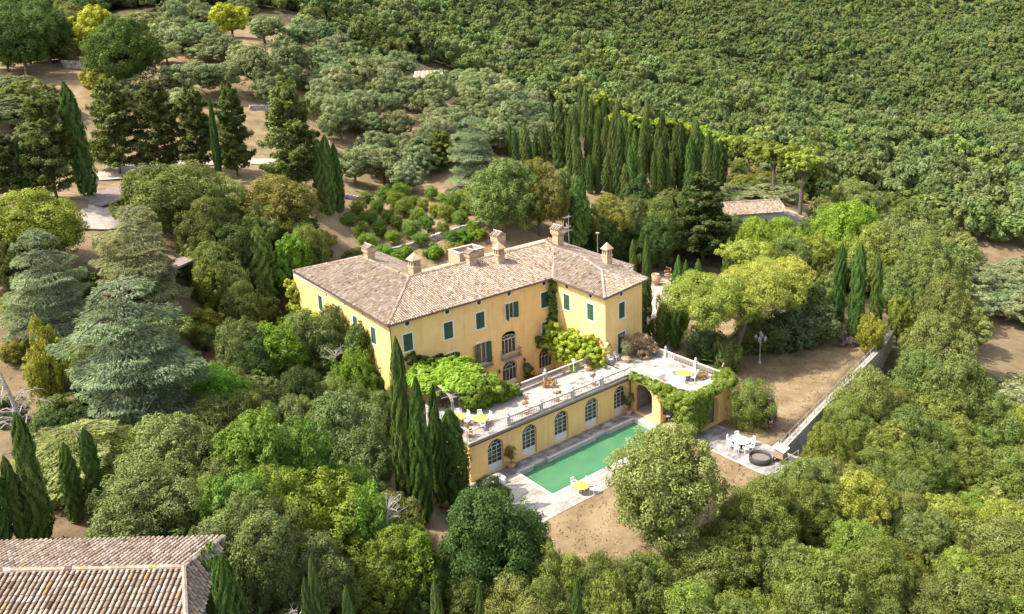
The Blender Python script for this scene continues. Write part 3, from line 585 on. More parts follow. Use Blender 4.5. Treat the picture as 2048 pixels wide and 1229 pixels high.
# ---------------------------------------------------------------- balustrades
def urn(m_,c,s=1,t=.6): m_.lathe([(.1*s,0),(.06*s,.06*s),(.17*s,.2*s),(.2*s,.34*s),(.1*s,.44*s),(.13*s,.5*s),(.04*s,.6*s)],10,c,t)
def pedestal(parent,x,y,z,top='urn',s=1.):
    m_=MB(); w=.17*s; m_.box(x-w-.03,y-w-.03,z,x+w+.03,y+w+.03,z+.12,.5); m_.box(x-w,y-w,z+.12,x+w,y+w,z+.92*s,.6); m_.box(x-w-.04,y-w-.04,z+.92*s,x+w+.04,y+w+.04,z+1.0*s,.7)
    o=m_.build('pedestal',WSTONE,parent)
    if top: m_=MB(); urn(m_,(x,y,z+1.0*s),.75*s); m_.build('finial_urn',WSTONE,o)
def balusters(m_,a,b,z,h=.62,sp=.21,r=.04):
    a=Vector(a); b=Vector(b); L=(b-a).length; n=max(1,int(L/sp))
    for q in range(n):
        p=a.lerp(b,(q+.5)/n); m_.lathe([(r*.9,0),(r*.5,h*.12),(r*1.05,h*.35),(r*.5,h*.7),(r*.45,h*.85),(r*.9,h)],6,(p.x,p.y,z),.6,False)
def rail(m_,a,b,z0,z1,w):
    a=Vector(a); b=Vector(b); d=(b-a).normalized(); n=Vector((-d.y,d.x))*w/2; P=[a-n,b-n,b+n,a+n]; m_.prism([(p.x,p.y) for p in P],z0,z1,.7)
def balustrade(name,label,segs,peds,z=T):
    r=empty(name,(0,0,0),0,label,'balustrade'); m_=MB()
    for a,b in segs: rail(m_,a,b,z,z+.14,.26); rail(m_,a,b,z+.78,z+.9,.24)
    m_.build('rail',STONE,r); m_=MB()
    for a,b in segs: balusters(m_,a,b,z+.14,.64)
    tag(m_.build('balusters',WSTONE,r),kind='stuff')
    for x,y,t in peds: pedestal(r,x,y,z,t)
    return r
balustrade('balustrade','white stone balustrade with urns along the pool edge of the terrace',[((4.85,-12.75),(21.0,-12.75))],[(4.85,-12.75,1),(8.93,-12.75,1),(13.02,-12.75,1),(17.08,-12.75,1)])
balustrade('balustrade','stone balustrade with one tall white urn pedestal facing the villa court',[((9.4,-7.95),(21.3,-7.95))],[(13.63,-7.95,1)])
balustrade('balustrade','stone balustrade with two urn pedestals on the lean-to side of the loggia roof',[((27.3,-8.4),(27.2,-20.4))],[(27.28,-12.5,1),(27.22,-16.7,1)])
def iron_rail(label,pts,z=T,h=.95,sp=.13,mat=IRON,posts=2.2,zf=None):
    r=empty('iron_railing',(0,0,0),0,label,'railing'); m_=MB(); q_=MB(); p_=MB()
    for a,b in zip(pts,pts[1:]):
        a=Vector(a); b=Vector(b); L=(b-a).length
        for zz in (.08,h): m_.tube([(a.x,a.y,z+zz),(b.x,b.y,z+zz)],.025,5)
        for k in range(int(L/sp)+1):
            p=a.lerp(b,min(1,k*sp/L)); q_.tube([(p.x,p.y,z+.08),(p.x,p.y,z+h)],.012,3,cap=False)
        for k in range(int(L/posts)+1):
            p=a.lerp(b,min(1,k*posts/L)); p_.tube([(p.x,p.y,z-.05),(p.x,p.y,z+h+.04)],.035,5)
    m_.build('rail',mat,r); tag(q_.build('bars',mat,r),kind='stuff'); p_.build('posts',mat,r); return r
iron_rail('dark iron railing at the table end of the terrace edge',[(.4,-12.8),(4.65,-12.8)])
iron_rail('iron railing along the left end of the terrace',[(.35,-12.6),(.45,-8.2),(1.2,-4.9),(2.0,-3.6)],mat=RAILM)
# ---------------------------------------------------------------- pool, deck, patio
px0,px1,py0,py1=4.75,20.45,-19.05,-14.2
m_=MB(); wz=-.42
m_.add([(px0,py0,wz),(px1,py0,wz),(px1,py1,wz),(px0,py1,wz)],[(0,1,2,3)]); m_.build('pool_water',WATER); tag(bpy.data.objects['pool_water'],kind='structure')
for a,b in ((6.6,8.5),(14.85,16.65)): m_=MB(); m_.add([(a,py1,wz),(b,py1,wz),(b,py1+.75,wz),(a,py1+.75,wz)],[(0,1,2,3)]); tag(m_.build('niche_water',WATER),kind='structure')
pl=empty('pool_shell',(0,0,0)); pl['kind']='structure'
m_=MB()
def vwall(a,b): d_=Vector((b[0]-a[0],b[1]-a[1],0)).normalized(); n_=Vector((d_.y,-d_.x,0))*.008; m_.add([(a[0]+n_.x,a[1]+n_.y,-1.8),(b[0]+n_.x,b[1]+n_.y,-1.8),(b[0]+n_.x,b[1]+n_.y,-.02),(a[0]+n_.x,a[1]+n_.y,-.02)],[(0,1,2,3)])
vwall((px0,py0),(px0,py1)); vwall((px1,py1),(px1,py0)); vwall((px1,py0),(px0,py0)); xs=[px0,6.6,8.5,14.85,16.65,px1]
for i,(a,b) in enumerate(zip(xs,xs[1:])):
    if i%2==0: vwall((a,py1),(b,py1))
    else: vwall((a,py1+.75),(b,py1+.75)); vwall((a,py1),(a,py1+.75)); vwall((b,py1+.75),(b,py1))
m_.build('pool_wall',WSTONE,pl); m_=MB()
for a,b in ((6.6,8.5),(14.85,16.65)): m_.box(a,py1+.35,-.9,b,py1+.75,-.18); m_.box(a,py1+.05,-.9,b,py1+.35,-.55)
m_.build('pool_step',WSTONE,pl)
deck=empty('pool_deck',(0,0,0)); deck['kind']='structure'
m_=MB()
for a in ((-2,py1+.0,px0,-12.62),(-2,-21.6,px0,py1),(px0,-21.6,px1,py0),(px1,-21.6,21.4,-12.62),(px0,py1,6.6,-12.62),(8.5,py1,14.85,-12.62),(16.65,py1,px1,-12.62),(6.6,py1+.75,8.5,-12.62),(14.85,py1+.75,16.65,-12.62)): m_.box(a[0],a[1],-.25,a[2],a[3],.0)
m_.build('deck_bed',PATIO,deck)
def slabs(parent,x0,y0,x1,y1,z,w,h,mat,along='x',gap=.018,th=.035,name='slab',var=.02):
    n=0; y=y0; row=0; meshes=[]
    for q in range(5):
        b=MB(); b.box(0,0,0,1,1,1,random.uniform(.1,.9)); me=b.mesh('slab'); me.materials.append(mat); meshes.append(me)
    if along=='y': x0,y0,x1,y1=y0,x0,y1,x1
    y=y0
    while y<y1-.05:
        hh=min(h,y1-y); x=x0-random.uniform(0,.6)*w
        while x<x1-.05:
            ww=w*random.uniform(.75,1.3); a=max(x,x0); b_=min(x+ww,x1)
            if b_-a>.08:
                o=bpy.data.objects.new(name,random.choice(meshes)); S.collection.objects.link(o); o.parent=parent; dz=random.uniform(0,var*.4)
                if along=='x': o.location=(a+gap/2,y+gap/2,z); o.scale=(b_-a-gap,hh-gap,th+dz)
                else: o.location=(y+gap/2,a+gap/2,z); o.scale=(hh-gap,b_-a-gap,th+dz)
                n+=1
            x+=ww
        y+=hh
    return n
slabs(deck,-1.5,-21.6,px0,-14.2,.0,1.5,.62,STONE); slabs(deck,px0,-21.6,px1,-19.4,.0,1.5,.55,STONE); slabs(deck,-1.5,-14.2,21.35,-13.42,.0,1.5,.39,STONE) if False else None
slabs(deck,-1.5,-13.42,21.35,-12.65,.0,1.6,.385,PATIO); slabs(deck,8.85,-13.9,14.5,-13.44,.0,1.6,.46,PATIO); slabs(deck,-1.5,-14.18,6.25,-13.44,.0,1.6,.37,PATIO); slabs(deck,17.0,-13.9,21.35,-13.44,.0,1.6,.46,PATIO); slabs(deck,px1+.35,-21.6,21.4,-13.95,.0,1.2,.46,STONE,'y')
m_=MB()
def cop(x0,y0,x1,y1): m_.box(x0,y0,-.07,x1,y1,.062,.9)
cop(px0-.33,py0-.33,px0+.03,py1+.0); cop(px0+.03,py0-.33,px1+.33,py0+.03); cop(px1-.03,py0+.03,px1+.33,py1); cop(px0,py1-.03,6.63,py1+.24); cop(8.47,py1-.03,14.88,py1+.24); cop(16.62,py1-.03,px1,py1+.24)
m_.build('coping',WSTONE,deck)
patio=empty('patio',(0,0,0)); patio['kind']='structure'
m_=MB(); m_.prism([(21.4,-20.75),(25.75,-20.75),(26.2,-29.9),(21.3,-30.2)],-.3,.008); m_.build('patio_bed',PATIO,patio); m_=MB(); m_.prism([(20.9,-29.95),(26.3,-29.6),(26.4,-30.15),(20.9,-30.5)],-5,-.02); m_.build('patio_bed',PATIO,patio)
print('patio slabs',slabs(patio,21.42,-29.85,25.7,-20.8,.01,.95,.45,PATIO))
m_=MB(); m_.box(21.18,-30.2,-.3,21.38,-21.7,.05,.7); m_.build('kerb',WSTONE,patio)
drape('court_paving',[(-2,-7.8),(0,-3),(0.5,.5),(22,.5),(21.6,-7.8)],GRAV,.03,1.)
drape('gravel_path',[(33.5,-7),(36,-6),(42,-1),(52,4),(60,8),(61,19),(50,20),(44,10),(34,2)],GRAV,.03,1.3)
drape('gravel_yard',[(96,6),(104,13),(110,20),(112,27),(104,27),(96,20),(92,12)],GRAV,.25,1.5)
drape('upper_drive',[(-14,66),(-2,66.5),(10,65),(18,62.5),(18,66.5),(8,69),(-6,71),(-14,70)],GRAV,.12,1.5)
drape('drive_bend',[(-22,40),(-13,40),(-10,45),(-14,47),(-22,44)],GRAV,.15,1.3)
# ---------------------------------------------------------------- lawn retaining wall and railing
def lawn_wall():
    r=empty('retaining_wall',(0,0,0),0,'stone retaining wall with pale coping along the outer edge of the dry lawn','wall'); pts=[(26.1,-28.0),(36,-26.0),(46,-24.1),(57,-22.0),(62.6,-20.3)]; m_=MB(); c=MB()
    for a,b in zip(pts,pts[1:]): rail(m_,a,b,-6,0.0,.5); rail(c,a,b,0.003,.12,.6)
    m_.build('wall_body',DRYS,r); c.build('coping',STONE,r)
    ir=iron_rail('thin metal railing on the retaining wall beside the dry lawn',pts,.14,.95,.6,RAILM,2.2)
lawn_wall()
iron_rail('short metal railing at the outer end of the patio',[(21.4,-30.1),(25.9,-30.0)],0.,.9,.5,RAILM,1.5)
def stone_wall(label,pts,h=.9,w=.5):
    r=empty('stone_wall',(0,0,0),0,label,'wall'); rg=random.Random(len(label)); m_=MB()
    for (a,b) in zip(pts,pts[1:]):
        a=Vector(a); b=Vector(b); L=(b-a).length; d=(b-a)/L; n=Vector((-d.y,d.x))
        for row in range(3):
            s=-rg.random()*.3
            while s<L:
                l=rg.uniform(.35,.8); p=a+d*(s+l/2); z=hz(p.x,p.y)+row*h/3-.1; M=Matrix.Translation((p.x,p.y,z))@Matrix.Rotation(math.atan2(d.y,d.x)+rg.uniform(-.08,.08),4,'Z')
                m_.box(-l/2+.02,-w/2*rg.uniform(.8,1.1),0,l/2-.02,w/2,h/3*rg.uniform(.85,1.05),rg.random(),M); s+=l
    tag(m_.build('stones',DRYS,r),kind='stuff'); return r
stone_wall('dry stone wall crossing the upper left terrace',[(12,116),(5,121),(-2.6,129)],1.6,.8)
stone_wall('low dry stone wall below the bare slope',[(21.4,88.5),(26,88.2),(31,87)],1.1,.8)
stone_wall('stone retaining wall at the lower edge of the citrus garden',[(13,33.5),(17.9,34.1),(27.5,32.4),(35,29.9)],1.1)
stone_wall('stone edging under the cypress trio',[(19,52),(25,51),(32,49)],.6)
# ---------------------------------------------------------------- furniture
def make_chair():
    r=empty('garden_chair',(0,0,0)); r['category']='chair'
    m_=MB(); m_.box(-.22,-.21,.43,.22,.22,.47); m_.build('seat',WHITE,r)
    m_=MB()
    for x in (-.2,.2): m_.tube([(x,-.2,.45),(x*1.02,-.27,.95)],.025,5)
    for z,y in ((.6,-.225),(.95,-.27)): m_.tube([(-.21,y,z),(.21,y,z)],.03,5)
    for x in (-.12,-.04,.04,.12): m_.box(x-.025,-.26,.58,x+.025,-.235,.95)
    m_.build('backrest',WHITE,r)
    for x in (-.2,.2):
        for y in (-.19,.2): m_=MB(); m_.tube([(x,y,.44),(x*1.08,y*1.1,0)],.024,5); m_.build('leg',WHITE,r)
        m_=MB(); m_.tube([(x*1.12,-.22,.66),(x*1.15,.17,.66),(x*1.1,.2,.45)],.024,5); m_.build('armrest',WHITE,r)
    return r
ch0=make_chair(); cmap=kidmap(ch0); used=[0]
def chair(x,y,z,toward,label,group):
    rz=math.atan2(toward[1]-y,toward[0]-x)-math.pi/2
    o=ch0 if not used[0] else copy_tree(ch0,cmap); used[0]=1; o.location=(x,y,z); o.rotation_euler=(0,0,rz); tag(o,label,'chair',group); return o
def table(x,y,z,r,label,top=YEL,h=.74,white=False):
    t=empty('round_table',(x,y,z),0,label,'table'); m_=MB(); m_.lathe([(r*.97,h-.04),(r,h-.03),(r,h-.005),(r*.98,h)],32); m_.build('tabletop',top,t)
    if white:
        m_=MB(); m_.lathe([(.09,0.03),(.09,.7)],12); m_.lathe([(.4,0),(.4,.04)],16); m_.build('pedestal',BLACK,t)
        m_=MB()
        for k in range(28):
            a=k*2*math.pi/28
            if k%2: m_.box(-.05,-.03,h,.05,.03,h+.006,.5,Matrix.Rotation(a,4,'Z')@Matrix.Translation((r*.82,0,0)))
        m_.build('mosaic_ring',GREEN,t)
    else:
        for a in (45,135,225,315):
            c_,s_=math.cos(math.radians(a)),math.sin(math.radians(a)); m_=MB(); m_.tube([(c_*r*.45,s_*r*.45,h-.04),(c_*r*.3,s_*r*.3,h*.45),(c_*r*.5,s_*r*.5,0)],.024,5); m_.build('leg',WHITE,t)
    return t
t1,t2,t3,t4,t5=(2.96,-11.0),(1.5,-9.3),(6.83,-20.53),(24.51,-17.43),(23.73,-25.17)
table(*t1,T,.75,'round yellow table nearest the dark iron railing of the terrace')
table(*t2,T,.75,'round yellow table behind the cypress tip on the terrace')
t3e=table(*t3,.04,.72,'round pale yellow table on the pool deck edge',YEL)
table(*t4,T,.78,'round yellow table on the vine-framed loggia roof')
table(*t5,.06,.82,'round white mosaic table on the slate patio',WHITE,.74,True)
RL=(.78,-.62); FWD=(.62,.78)
def ring(t,r,z,angs,names,group):
    for a,nm in zip(angs,names):
        # angle measured from the picture's right hand, counter-clockwise as seen from above
        x=t[0]+r*(RL[0]*math.cos(math.radians(a))+FWD[0]*math.sin(math.radians(a))); y=t[1]+r*(RL[1]*math.cos(math.radians(a))+FWD[1]*math.sin(math.radians(a))); chair(x,y,z,t,nm,group)
ring(t1,1.0,T,(150,95,40,-75),['white chair left of the terrace table nearest the iron railing','white chair behind the terrace table nearest the iron railing','white chair at the right rear of the terrace table nearest the iron railing','white chair between the nearest terrace table and the iron railing'],'chairs at the terrace tables')
ring(t2,1.0,T,(95,35,-20),['white chair behind the terrace table beside the cypress tip','white chair at the right rear of the table beside the cypress tip','white chair right of the table beside the cypress tip'],'chairs at the terrace tables')
ring(t3,.95,.04,(125,55,-10),['white chair at the left rear of the poolside table','white chair at the right rear of the poolside table','white chair right of the poolside table next to the big round oak'],'chairs at the poolside table')
ring(t4,.95,T,(-30,-110,100),['white chair right of the yellow table on the loggia roof','white chair in front of the yellow table on the loggia roof','white chair behind the yellow table on the loggia roof'],'chairs on the loggia roof')
ring(t5,1.12,.05,(92,148,190,235,278,318,12),['white chair behind the mosaic table nearest the lawn','white chair at the left rear of the mosaic table','white chair left of the mosaic table','white chair at the front left of the mosaic table','white chair in front of the mosaic table nearest the black tub','white chair at the front right of the mosaic table','white armchair right of the mosaic table towards the lawn railing'],'chairs round the mosaic table')
chair(21.9,-9.3,T,(22.5,-13),'white chair by the wing wall nearest the creeper','chairs by the wing door'); chair(22.9,-9.2,T,(23.2,-13),'white chair by the wing wall nearest the green door','chairs by the wing door')
# food on the mosaic table
for nm,lab,cat,dx,dy,r,mt in (('platter','large white platter in the middle of the mosaic table','platter',.0,.05,.26,WHITE),('bread_board','round orange-brown board on the mosaic table','board',.3,-.15,.15,TERRA),('fruit_plate','yellow fruit dish on the mosaic table','dish',-.28,-.18,.14,YEL)):
    m_=MB(); m_.lathe([(r*.7,0),(r,.03),(r*.95,.045),(r*.2,.02)],16); o=m_.build(nm,mt); o.location=(t5[0]+dx,t5[1]+dy,.06+.74+.008); tag(o,lab,cat)
# white bench by the corner of the pool house
be=empty('outdoor_sofa',(1.75,-14.1,.04),math.radians(0),'low white outdoor sofa against the left end of the pool house','sofa')
for nm,b_ in (('seat',(-.85,-.75,.0,.85,.0,.34)),('backrest',(-.85,.0,0,.85,.22,.72)),('armrest',(.85,-.75,0,1.05,.22,.6)),('armrest',(-1.05,-.75,0,-.85,.22,.6))): m_=MB(); m_.box(*b_); m_.build(nm,WHITE,be)
m_=MB(); m_.box(-.8,-.7,.34,.8,-.02,.44); m_.build('cushion',WHITE,be)
# black tub and wood shed-like stove
tub=empty('hot_tub',(22.9,-27.9,.03),0,'round black tub with brown cover on the slate patio','tub'); m_=MB(); n=28; m_.lathe([(.98,0),(1.0,.02),(1.02,.62),(.95,.62),(.93,.3)],n,caps=False); m_.build('tub_wall',BLACK,tub,True); m_=MB(); m_.lathe([(.93,.25),(.93,.3)],n); m_.build('tub_cover',DARKW,tub)
sh=empty('pizza_oven_cart',(24.3,-29.15,.03),math.radians(8),'wooden oven cart with white sloping roof next to the black tub','oven')
m_=MB(); 
for a in ((-.5,-.42),(.5,-.42),(.5,.42),(-.5,.42)): m_.box(a[0]-.04,a[1]-.04,0,a[0]+.04,a[1]+.04,.5)
m_.box(-.55,-.47,.45,.55,.47,.52); m_.box(-.5,-.42,.12,.5,.42,.16); m_.build('stand',BLACK,sh); bd=MB(); bd.box(-.5,-.42,.521,.5,.42,1.3); b_=bd.build('cabinet',WOODT,sh)
for k in range(6): m_=MB(); m_.box(-.5+k*.167,-.445,.53,-.5+k*.167+.155,-.42,1.29,random.random()); m_.build('plank',WOODT,b_); 
for k in range(5): m_=MB(); m_.box(.5,-.42+k*.168,.53,.525,-.42+k*.168+.156,1.29,random.random()); m_.build('plank',WOODT,b_)
m_=MB(); m_.add([(-.62,-.58,1.28),(.62,-.58,1.28),(.62,.58,1.5),(-.62,.58,1.5),(-.62,-.58,1.33),(.62,-.58,1.33),(.62,.58,1.55),(-.62,.58,1.55)],[(3,2,1,0),(4,5,6,7),(0,1,5,4),(1,2,6,5),(2,3,7,6),(3,0,4,7)]); m_.build('roof',WHITE,sh); m_=MB(); m_.tube([(.2,.3,1.4),(.2,.3,1.95)],.06,8); m_.build('flue',IRON,sh)
# lamp post with globes
lp=empty('lamp_post',(41.79,-14.71,0),0,'cast iron lamp post with four lanterns on the dry lawn','lamp post'); m_=MB(); m_.lathe([(.22,0),(.2,.25),(.1,.4),(.08,1.0),(.055,1.1),(.05,3.0),(.09,3.05),(.05,3.15),(.04,3.6)],10); m_.build('pole',RAILM,lp)
for k in range(5):
    a=math.radians(90*k+20); c=(math.cos(a)*.55,math.sin(a)*.55,2.95) if k<4 else (0,0,3.45); m_=MB(); m_.lathe([(.05,0),(.1,.06),(.2,.42),(.22,.45),(.08,.6),(.02,.72)],6,c); h_=m_.build('lantern_head',RAILM,lp)
    if k<4: m_=MB(); m_.tube([(0,0,2.8),(c[0]*.6,c[1]*.6,2.72),(c[0],c[1],2.95)],.025,5); m_.build('arm',RAILM,h_)
for i,(x,y,lb) in enumerate(((17.34,-8.3,'white globe lamp by the creeper on the terrace edge'),(21.6,-8.95,'white globe lamp at the corner of the wing above the creeper'))):
    z=T if i==0 else 6.2; g=empty('globe_lamp',(x,y,z),0,lb,'lamp'); m_=MB()
    if i==0: m_.tube([(0,0,0),(0,0,1.25)],.04,6)
    else: m_.tube([(.1,.25,0),(-.15,-.3,.1),(-.15,-.3,.3)],.03,5)
    m_.build('pole',WHITE,g); m_=MB(); c=(0,0,1.38) if i==0 else (-.15,-.3,.45); m_.lathe([(.03,-.18),(.13,-.12),(.19,0),(.13,.13),(.02,.19)],12,c); m_.build('globe',WHITE,g,True)
ben=empty('wooden_screen',(29.2,-18.6,3.9),math.radians(28),'slatted wooden bench back standing beyond the loggia roof edge','bench')
for k in range(12): m_=MB(); m_.box(-1.1+k*.19,-.03,-.1,-1.02+k*.19,.03,.62,random.random()); m_.build('slat',WOODT,ben)
m_=MB(); m_.box(-1.15,-.04,.62,1.2,.05,.72); m_.build('top_rail',WOODT,ben); m_=MB(); m_.box(-1.15,-.03,-.35,1.2,.4,-.1); m_.build('seat',WOODT,ben)
# white doves-of-stone gate posts by the loggia rail
gt=empty('white_gate',(27.2,-13.4,T),0,'small white gate in the loggia roof balustrade','gate'); m_=MB()
for y in (-.35,0,.35): m_.box(-.03,y-.03,0,.03,y+.03,1.0)
m_.box(-.025,-.35,.85,.025,.35,.93); m_.box(-.025,-.35,.2,.025,.35,.27); m_.build('gate_frame',WHITE,gt)
# ---------------------------------------------------------------- near tiled roof
def near_roof():
    r=empty('tiled_farmhouse',(0,0,0),0,'farmhouse with weathered tiled hip roof at the lower left edge, roof seen from above','house')
    A=Vector((-35.53,-24.49,15.6)); e=Vector((.7717,-.636,0)); n=Vector((.636,.7717,0)); P=lambda a,b,z: tuple(A+e*a+n*b+EZ*(z-15.6))
    r0,r1=P(-7,0,15.6),P(9.1,0,15.6); f0,f1=P(-11.3,4.35,14.2),P(9.3,4.35,14.2); g0,g1=P(-11.3,-4.35,14.2),P(10.9,-4.35,14.2)
    near=MB(); bed=MB()
    class Pick:
        out=[]
        def __call__(s,v): return True
    pk=Pick()
    roof_plane(near,bed,[g0,g1,r1,r0],(n.x,n.y),seed=41,pick=pk); cut=len(pk.out)
    roof_plane(near,bed,[f1,f0,r0,r1],(-n.x,-n.y),seed=42,pick=pk)
    roof_plane(near,bed,[g1,f1,r1],(-e.x,-e.y),seed=43,pick=pk); roof_plane(near,bed,[g0,r0,f0],(e.x,e.y),seed=44,pick=pk)
    rf=bed.build('roof',ROOFBASE,r)
    # the tiles that show largest are parts of their own; the others stay real geometry in one part
    def size(t):
        v=t[0][2]; d=(v-CAM); w=d.dot(-B_); x=d.dot(R_)/w*1600+1024; y=461-d.dot(U_)/w*1600
        ok=-10<x<455 and 1075<y<1235; return (0 if ok else 1,w)
    ts=sorted(pk.out,key=size); big=ts[:290]; rest=ts[290:]; m_=MB()
    for V,F,t in rest: m_.add(V,F,t)
    ridge_caps(m_,r0,r1,.13,seed=3); ridge_caps(m_,r1,g1,.13,seed=4); ridge_caps(m_,r1,f1,.13,seed=5)
    tag(m_.build('tile_rows',TILE,rf),kind='stuff')
    for V,F,t in big: m_=MB(); m_.add(V,F,t); m_.build('tile',TILE,rf)
    w=MB(); c=[P(-10.8,3.9,14.1),P(8.8,3.9,14.1),P(10.3,-3.9,14.1),P(-10.8,-3.9,14.1)]
    for a,b in zip(c,c[1:]+c[:1]): w.add([a,b,(b[0],b[1],6),(a[0],a[1],6)],[(0,1,2,3)])
    w.build('wall',CONC,r)
near_roof()
# ---------------------------------------------------------------- outbuildings
def garage():
    g=empty('garage',(-15.5,27.5,12.0),math.radians(36),'low flat-roofed garage with dark openings behind the thin grey-green cedar','garage'); m_=MB()
    m_.box(-6.5,0,-1.2,6.5,.3,2.6); m_.box(-6.5,.3,-1,-6.2,5,2.6); m_.box(6.2,.3,-1,6.5,5,2.6); m_.build('wall',CONC,g); m_=MB(); m_.box(-6.9,-2.2,2.6,6.9,5.2,2.85); m_.build('roof_slab',CONCD,g)
    for x in (-6.2,-2.1,2.1,6.2): m_=MB(); m_.box(x-.22,-2.0,-1.2,x+.22,-1.6,2.6); m_.build('pillar',DRYS,g)
    for x in (-4.1,0,4.1): m_=MB(); m_.box(x-1.5,-.06,-1.2,x+1.5,-.003,2.1); m_.build('garage_door',GREEN,g)
garage()
s_=empty('shed',(-12.5,50.5,18.0),math.radians(36),'long low shed with brown felt roof below the feathery conifers','shed'); m_=MB(); m_.box(-5,-2,-1,5,2,2.0); m_.build('wall',CONCD,s_); m_=MB(); m_.add([(-5.4,-2.5,1.9),(5.4,-2.5,1.9),(5.4,2.4,2.7),(-5.4,2.4,2.7),(-5.4,-2.5,2.02),(5.4,-2.5,2.02),(5.4,2.4,2.82),(-5.4,2.4,2.82)],[(3,2,1,0),(4,5,6,7),(0,1,5,4),(1,2,6,5),(2,3,7,6),(3,0,4,7)]); m_.build('roof',CONCD,s_)
h_=empty('hut',(87,126,25.0),math.radians(-38),'small hut with pinkish ribbed roof at the edge of the upper wood','hut'); m_=MB(); m_.box(-3.6,-2.2,0,3.6,2.2,2.45); m_.build('wall',CONC,h_); HUTR=surf('hut_roof',[(.3,(.27,.15,.10)),(.7,(.34,.20,.14))],4,4,.8)
m_=MB(); m_.add([(-4,-2.7,2.5),(4,-2.7,2.5),(4,2.7,4.2),(-4,2.7,4.2)],[(0,1,2,3)]); rr=m_.build('roof',HUTR,h_)
for k in range(8): m_=MB(); x=-3.9+k*1.11; m_.add([(x-.07,-2.72,2.54),(x+.07,-2.72,2.54),(x+.07,2.7,4.24),(x-.07,2.7,4.24)],[(0,1,2,3)]); m_.build('roof_batten',WHITE,rr)
def far_house():
    g=empty('gatehouse',(86,20.5,3.7),math.radians(-32),'small house with pale tiled roof showing between the far trees','house'); m_=MB(); m_.box(-7.0,-3.3,-3,7.0,3.3,2.3); m_.build('wall',CONC,g)
    t=MB(); b=MB(); M=Matrix.Translation(g.location)@Matrix.Rotation(math.radians(-32),4,'Z'); q=lambda *p: tuple(Vector(p))
    roof_plane(t,b,[q(-7.6,-3.8,2.3),q(7.6,-3.8,2.3),q(7.6,0,3.7),q(-7.6,0,3.7)],(0,1),seed=51,sp=.3,ex=.45,rad=.11); roof_plane(t,b,[q(7.6,3.8,2.3),q(-7.6,3.8,2.3),q(-7.6,0,3.7),q(7.6,0,3.7)],(0,-1),seed=52,sp=.3,ex=.45,rad=.11); ridge_caps(t,q(-7.6,0,3.75),q(7.6,0,3.75),.2)
    rf=b.build('roof',ROOFBASE,g); tag(t.build('tile_rows',TILE,rf),kind='stuff')
far_house()
# ---------------------------------------------------------------- foliage
def leaf_mesh(name,C,Nn,size,tint,aspect=1.0,seed=0,T=None):
    """C centres, Nn normals, size per leaf: one rhombic face each"""
    rg=np.random.default_rng(seed); n=len(C); Nn=Nn/np.maximum(np.linalg.norm(Nn,axis=1,keepdims=True),1e-6)
    r=rg.normal(size=(n,3)) if T is None else T
    t=r-(r*Nn).sum(1,keepdims=True)*Nn; t/=np.maximum(np.linalg.norm(t,axis=1,keepdims=True),1e-6); b=np.cross(Nn,t); s=size[:,None] if np.ndim(size) else size
    cup=Nn*(s*.18); V=np.stack([C+t*s*.62*aspect,C+b*s*.42/aspect+cup,C-t*s*.5*aspect,C-b*s*.42/aspect+cup],1).reshape(-1,3)
    me=bpy.data.meshes.new(name); me.vertices.add(4*n); me.vertices.foreach_set('co',V.astype(np.float32).ravel()); me.loops.add(4*n); me.loops.foreach_set('vertex_index',np.arange(4*n,dtype=np.int32))
    me.polygons.add(n); me.polygons.foreach_set('loop_start',np.arange(0,4*n,4,dtype=np.int32)); me.polygons.foreach_set('loop_total',np.full(n,4,np.int32)); me.update()
    a=me.attributes.new('tint','FLOAT','FACE'); a.data.foreach_set('value',np.clip(tint,0,1).astype(np.float32)); me.materials.append(LEAF); return me
def rdirs(rg,n):
    d=rg.normal(size=(n,3)); return d/np.linalg.norm(d,axis=1,keepdims=True)
def puffs(name,blobs,n,leaf,seed,inner=.62,up=.25,aspect=1.1,jit=.75,sub=.36,zs=.85):
    """leaves on the shells of many small puffs; blobs=(x,y,z,rx,ry,rz)"""
    rg=np.random.default_rng(seed); Bb=np.array(blobs,float); wgt=(Bb[:,3]*Bb[:,4]+Bb[:,5]*(Bb[:,3]+Bb[:,4])*.5); wgt/=wgt.sum()
    # every blob is broken into smaller puffs on its skin
    ks=rg.choice(len(Bb),size=max(6,int(n/60)),p=wgt); d=rdirs(rg,len(ks)); P=Bb[ks]; c=P[:,:3]+d*P[:,3:]*rg.uniform(.62,.95,(len(ks),1)); pr=P[:,3:].mean(1)*sub*rg.uniform(.6,1.35,len(ks)); pt=rg.normal(.5,.2,len(ks)); cd=d
    idx=rg.choice(len(ks),size=n,p=(pr**2)/(pr**2).sum()); dd=rdirs(rg,n); k=(dd*cd[idx]).sum(1)<-.35; dd[k]*=-1
    C=c[idx]+dd*(pr[idx]*rg.uniform(inner**2,1.25,n)**.5)[:,None]*np.array([1,1,zs]); N=dd*.9+cd[idx]*.25+rg.normal(size=(n,3))*jit*.5+np.array([0,0,up])
    return leaf_mesh(name,C,N,leaf*rg.uniform(.6,1.35,n),.5+(pt[idx]-.5)*.7+rg.normal(0,.16,n),aspect,seed)
def crown_blobs(rg,n,zlo=-.55,rb=(.26,.42),flat=1.):
    L=[]
    while len(L)<n:
        d=rg.normal(size=3); d/=np.linalg.norm(d)
        if d[2]<zlo: continue
        r=rg.uniform(*rb); k=1-r*.85; L.append((d[0]*k,d[1]*k,.5+d[2]*k*.5*flat,r,r,r*.6))
    L=[(x*q,y*q,.5+(z-.5)*q,a,b,c) for (x,y,z,a,b,c) in L for q in (rg.uniform(.78,1.08),)]; L.append((0,0,.5,.6,.6,.32)); return L
def rot_mesh(): pass
PR={}
def proto(key,fn): PR[key]=fn; return fn
CR={}
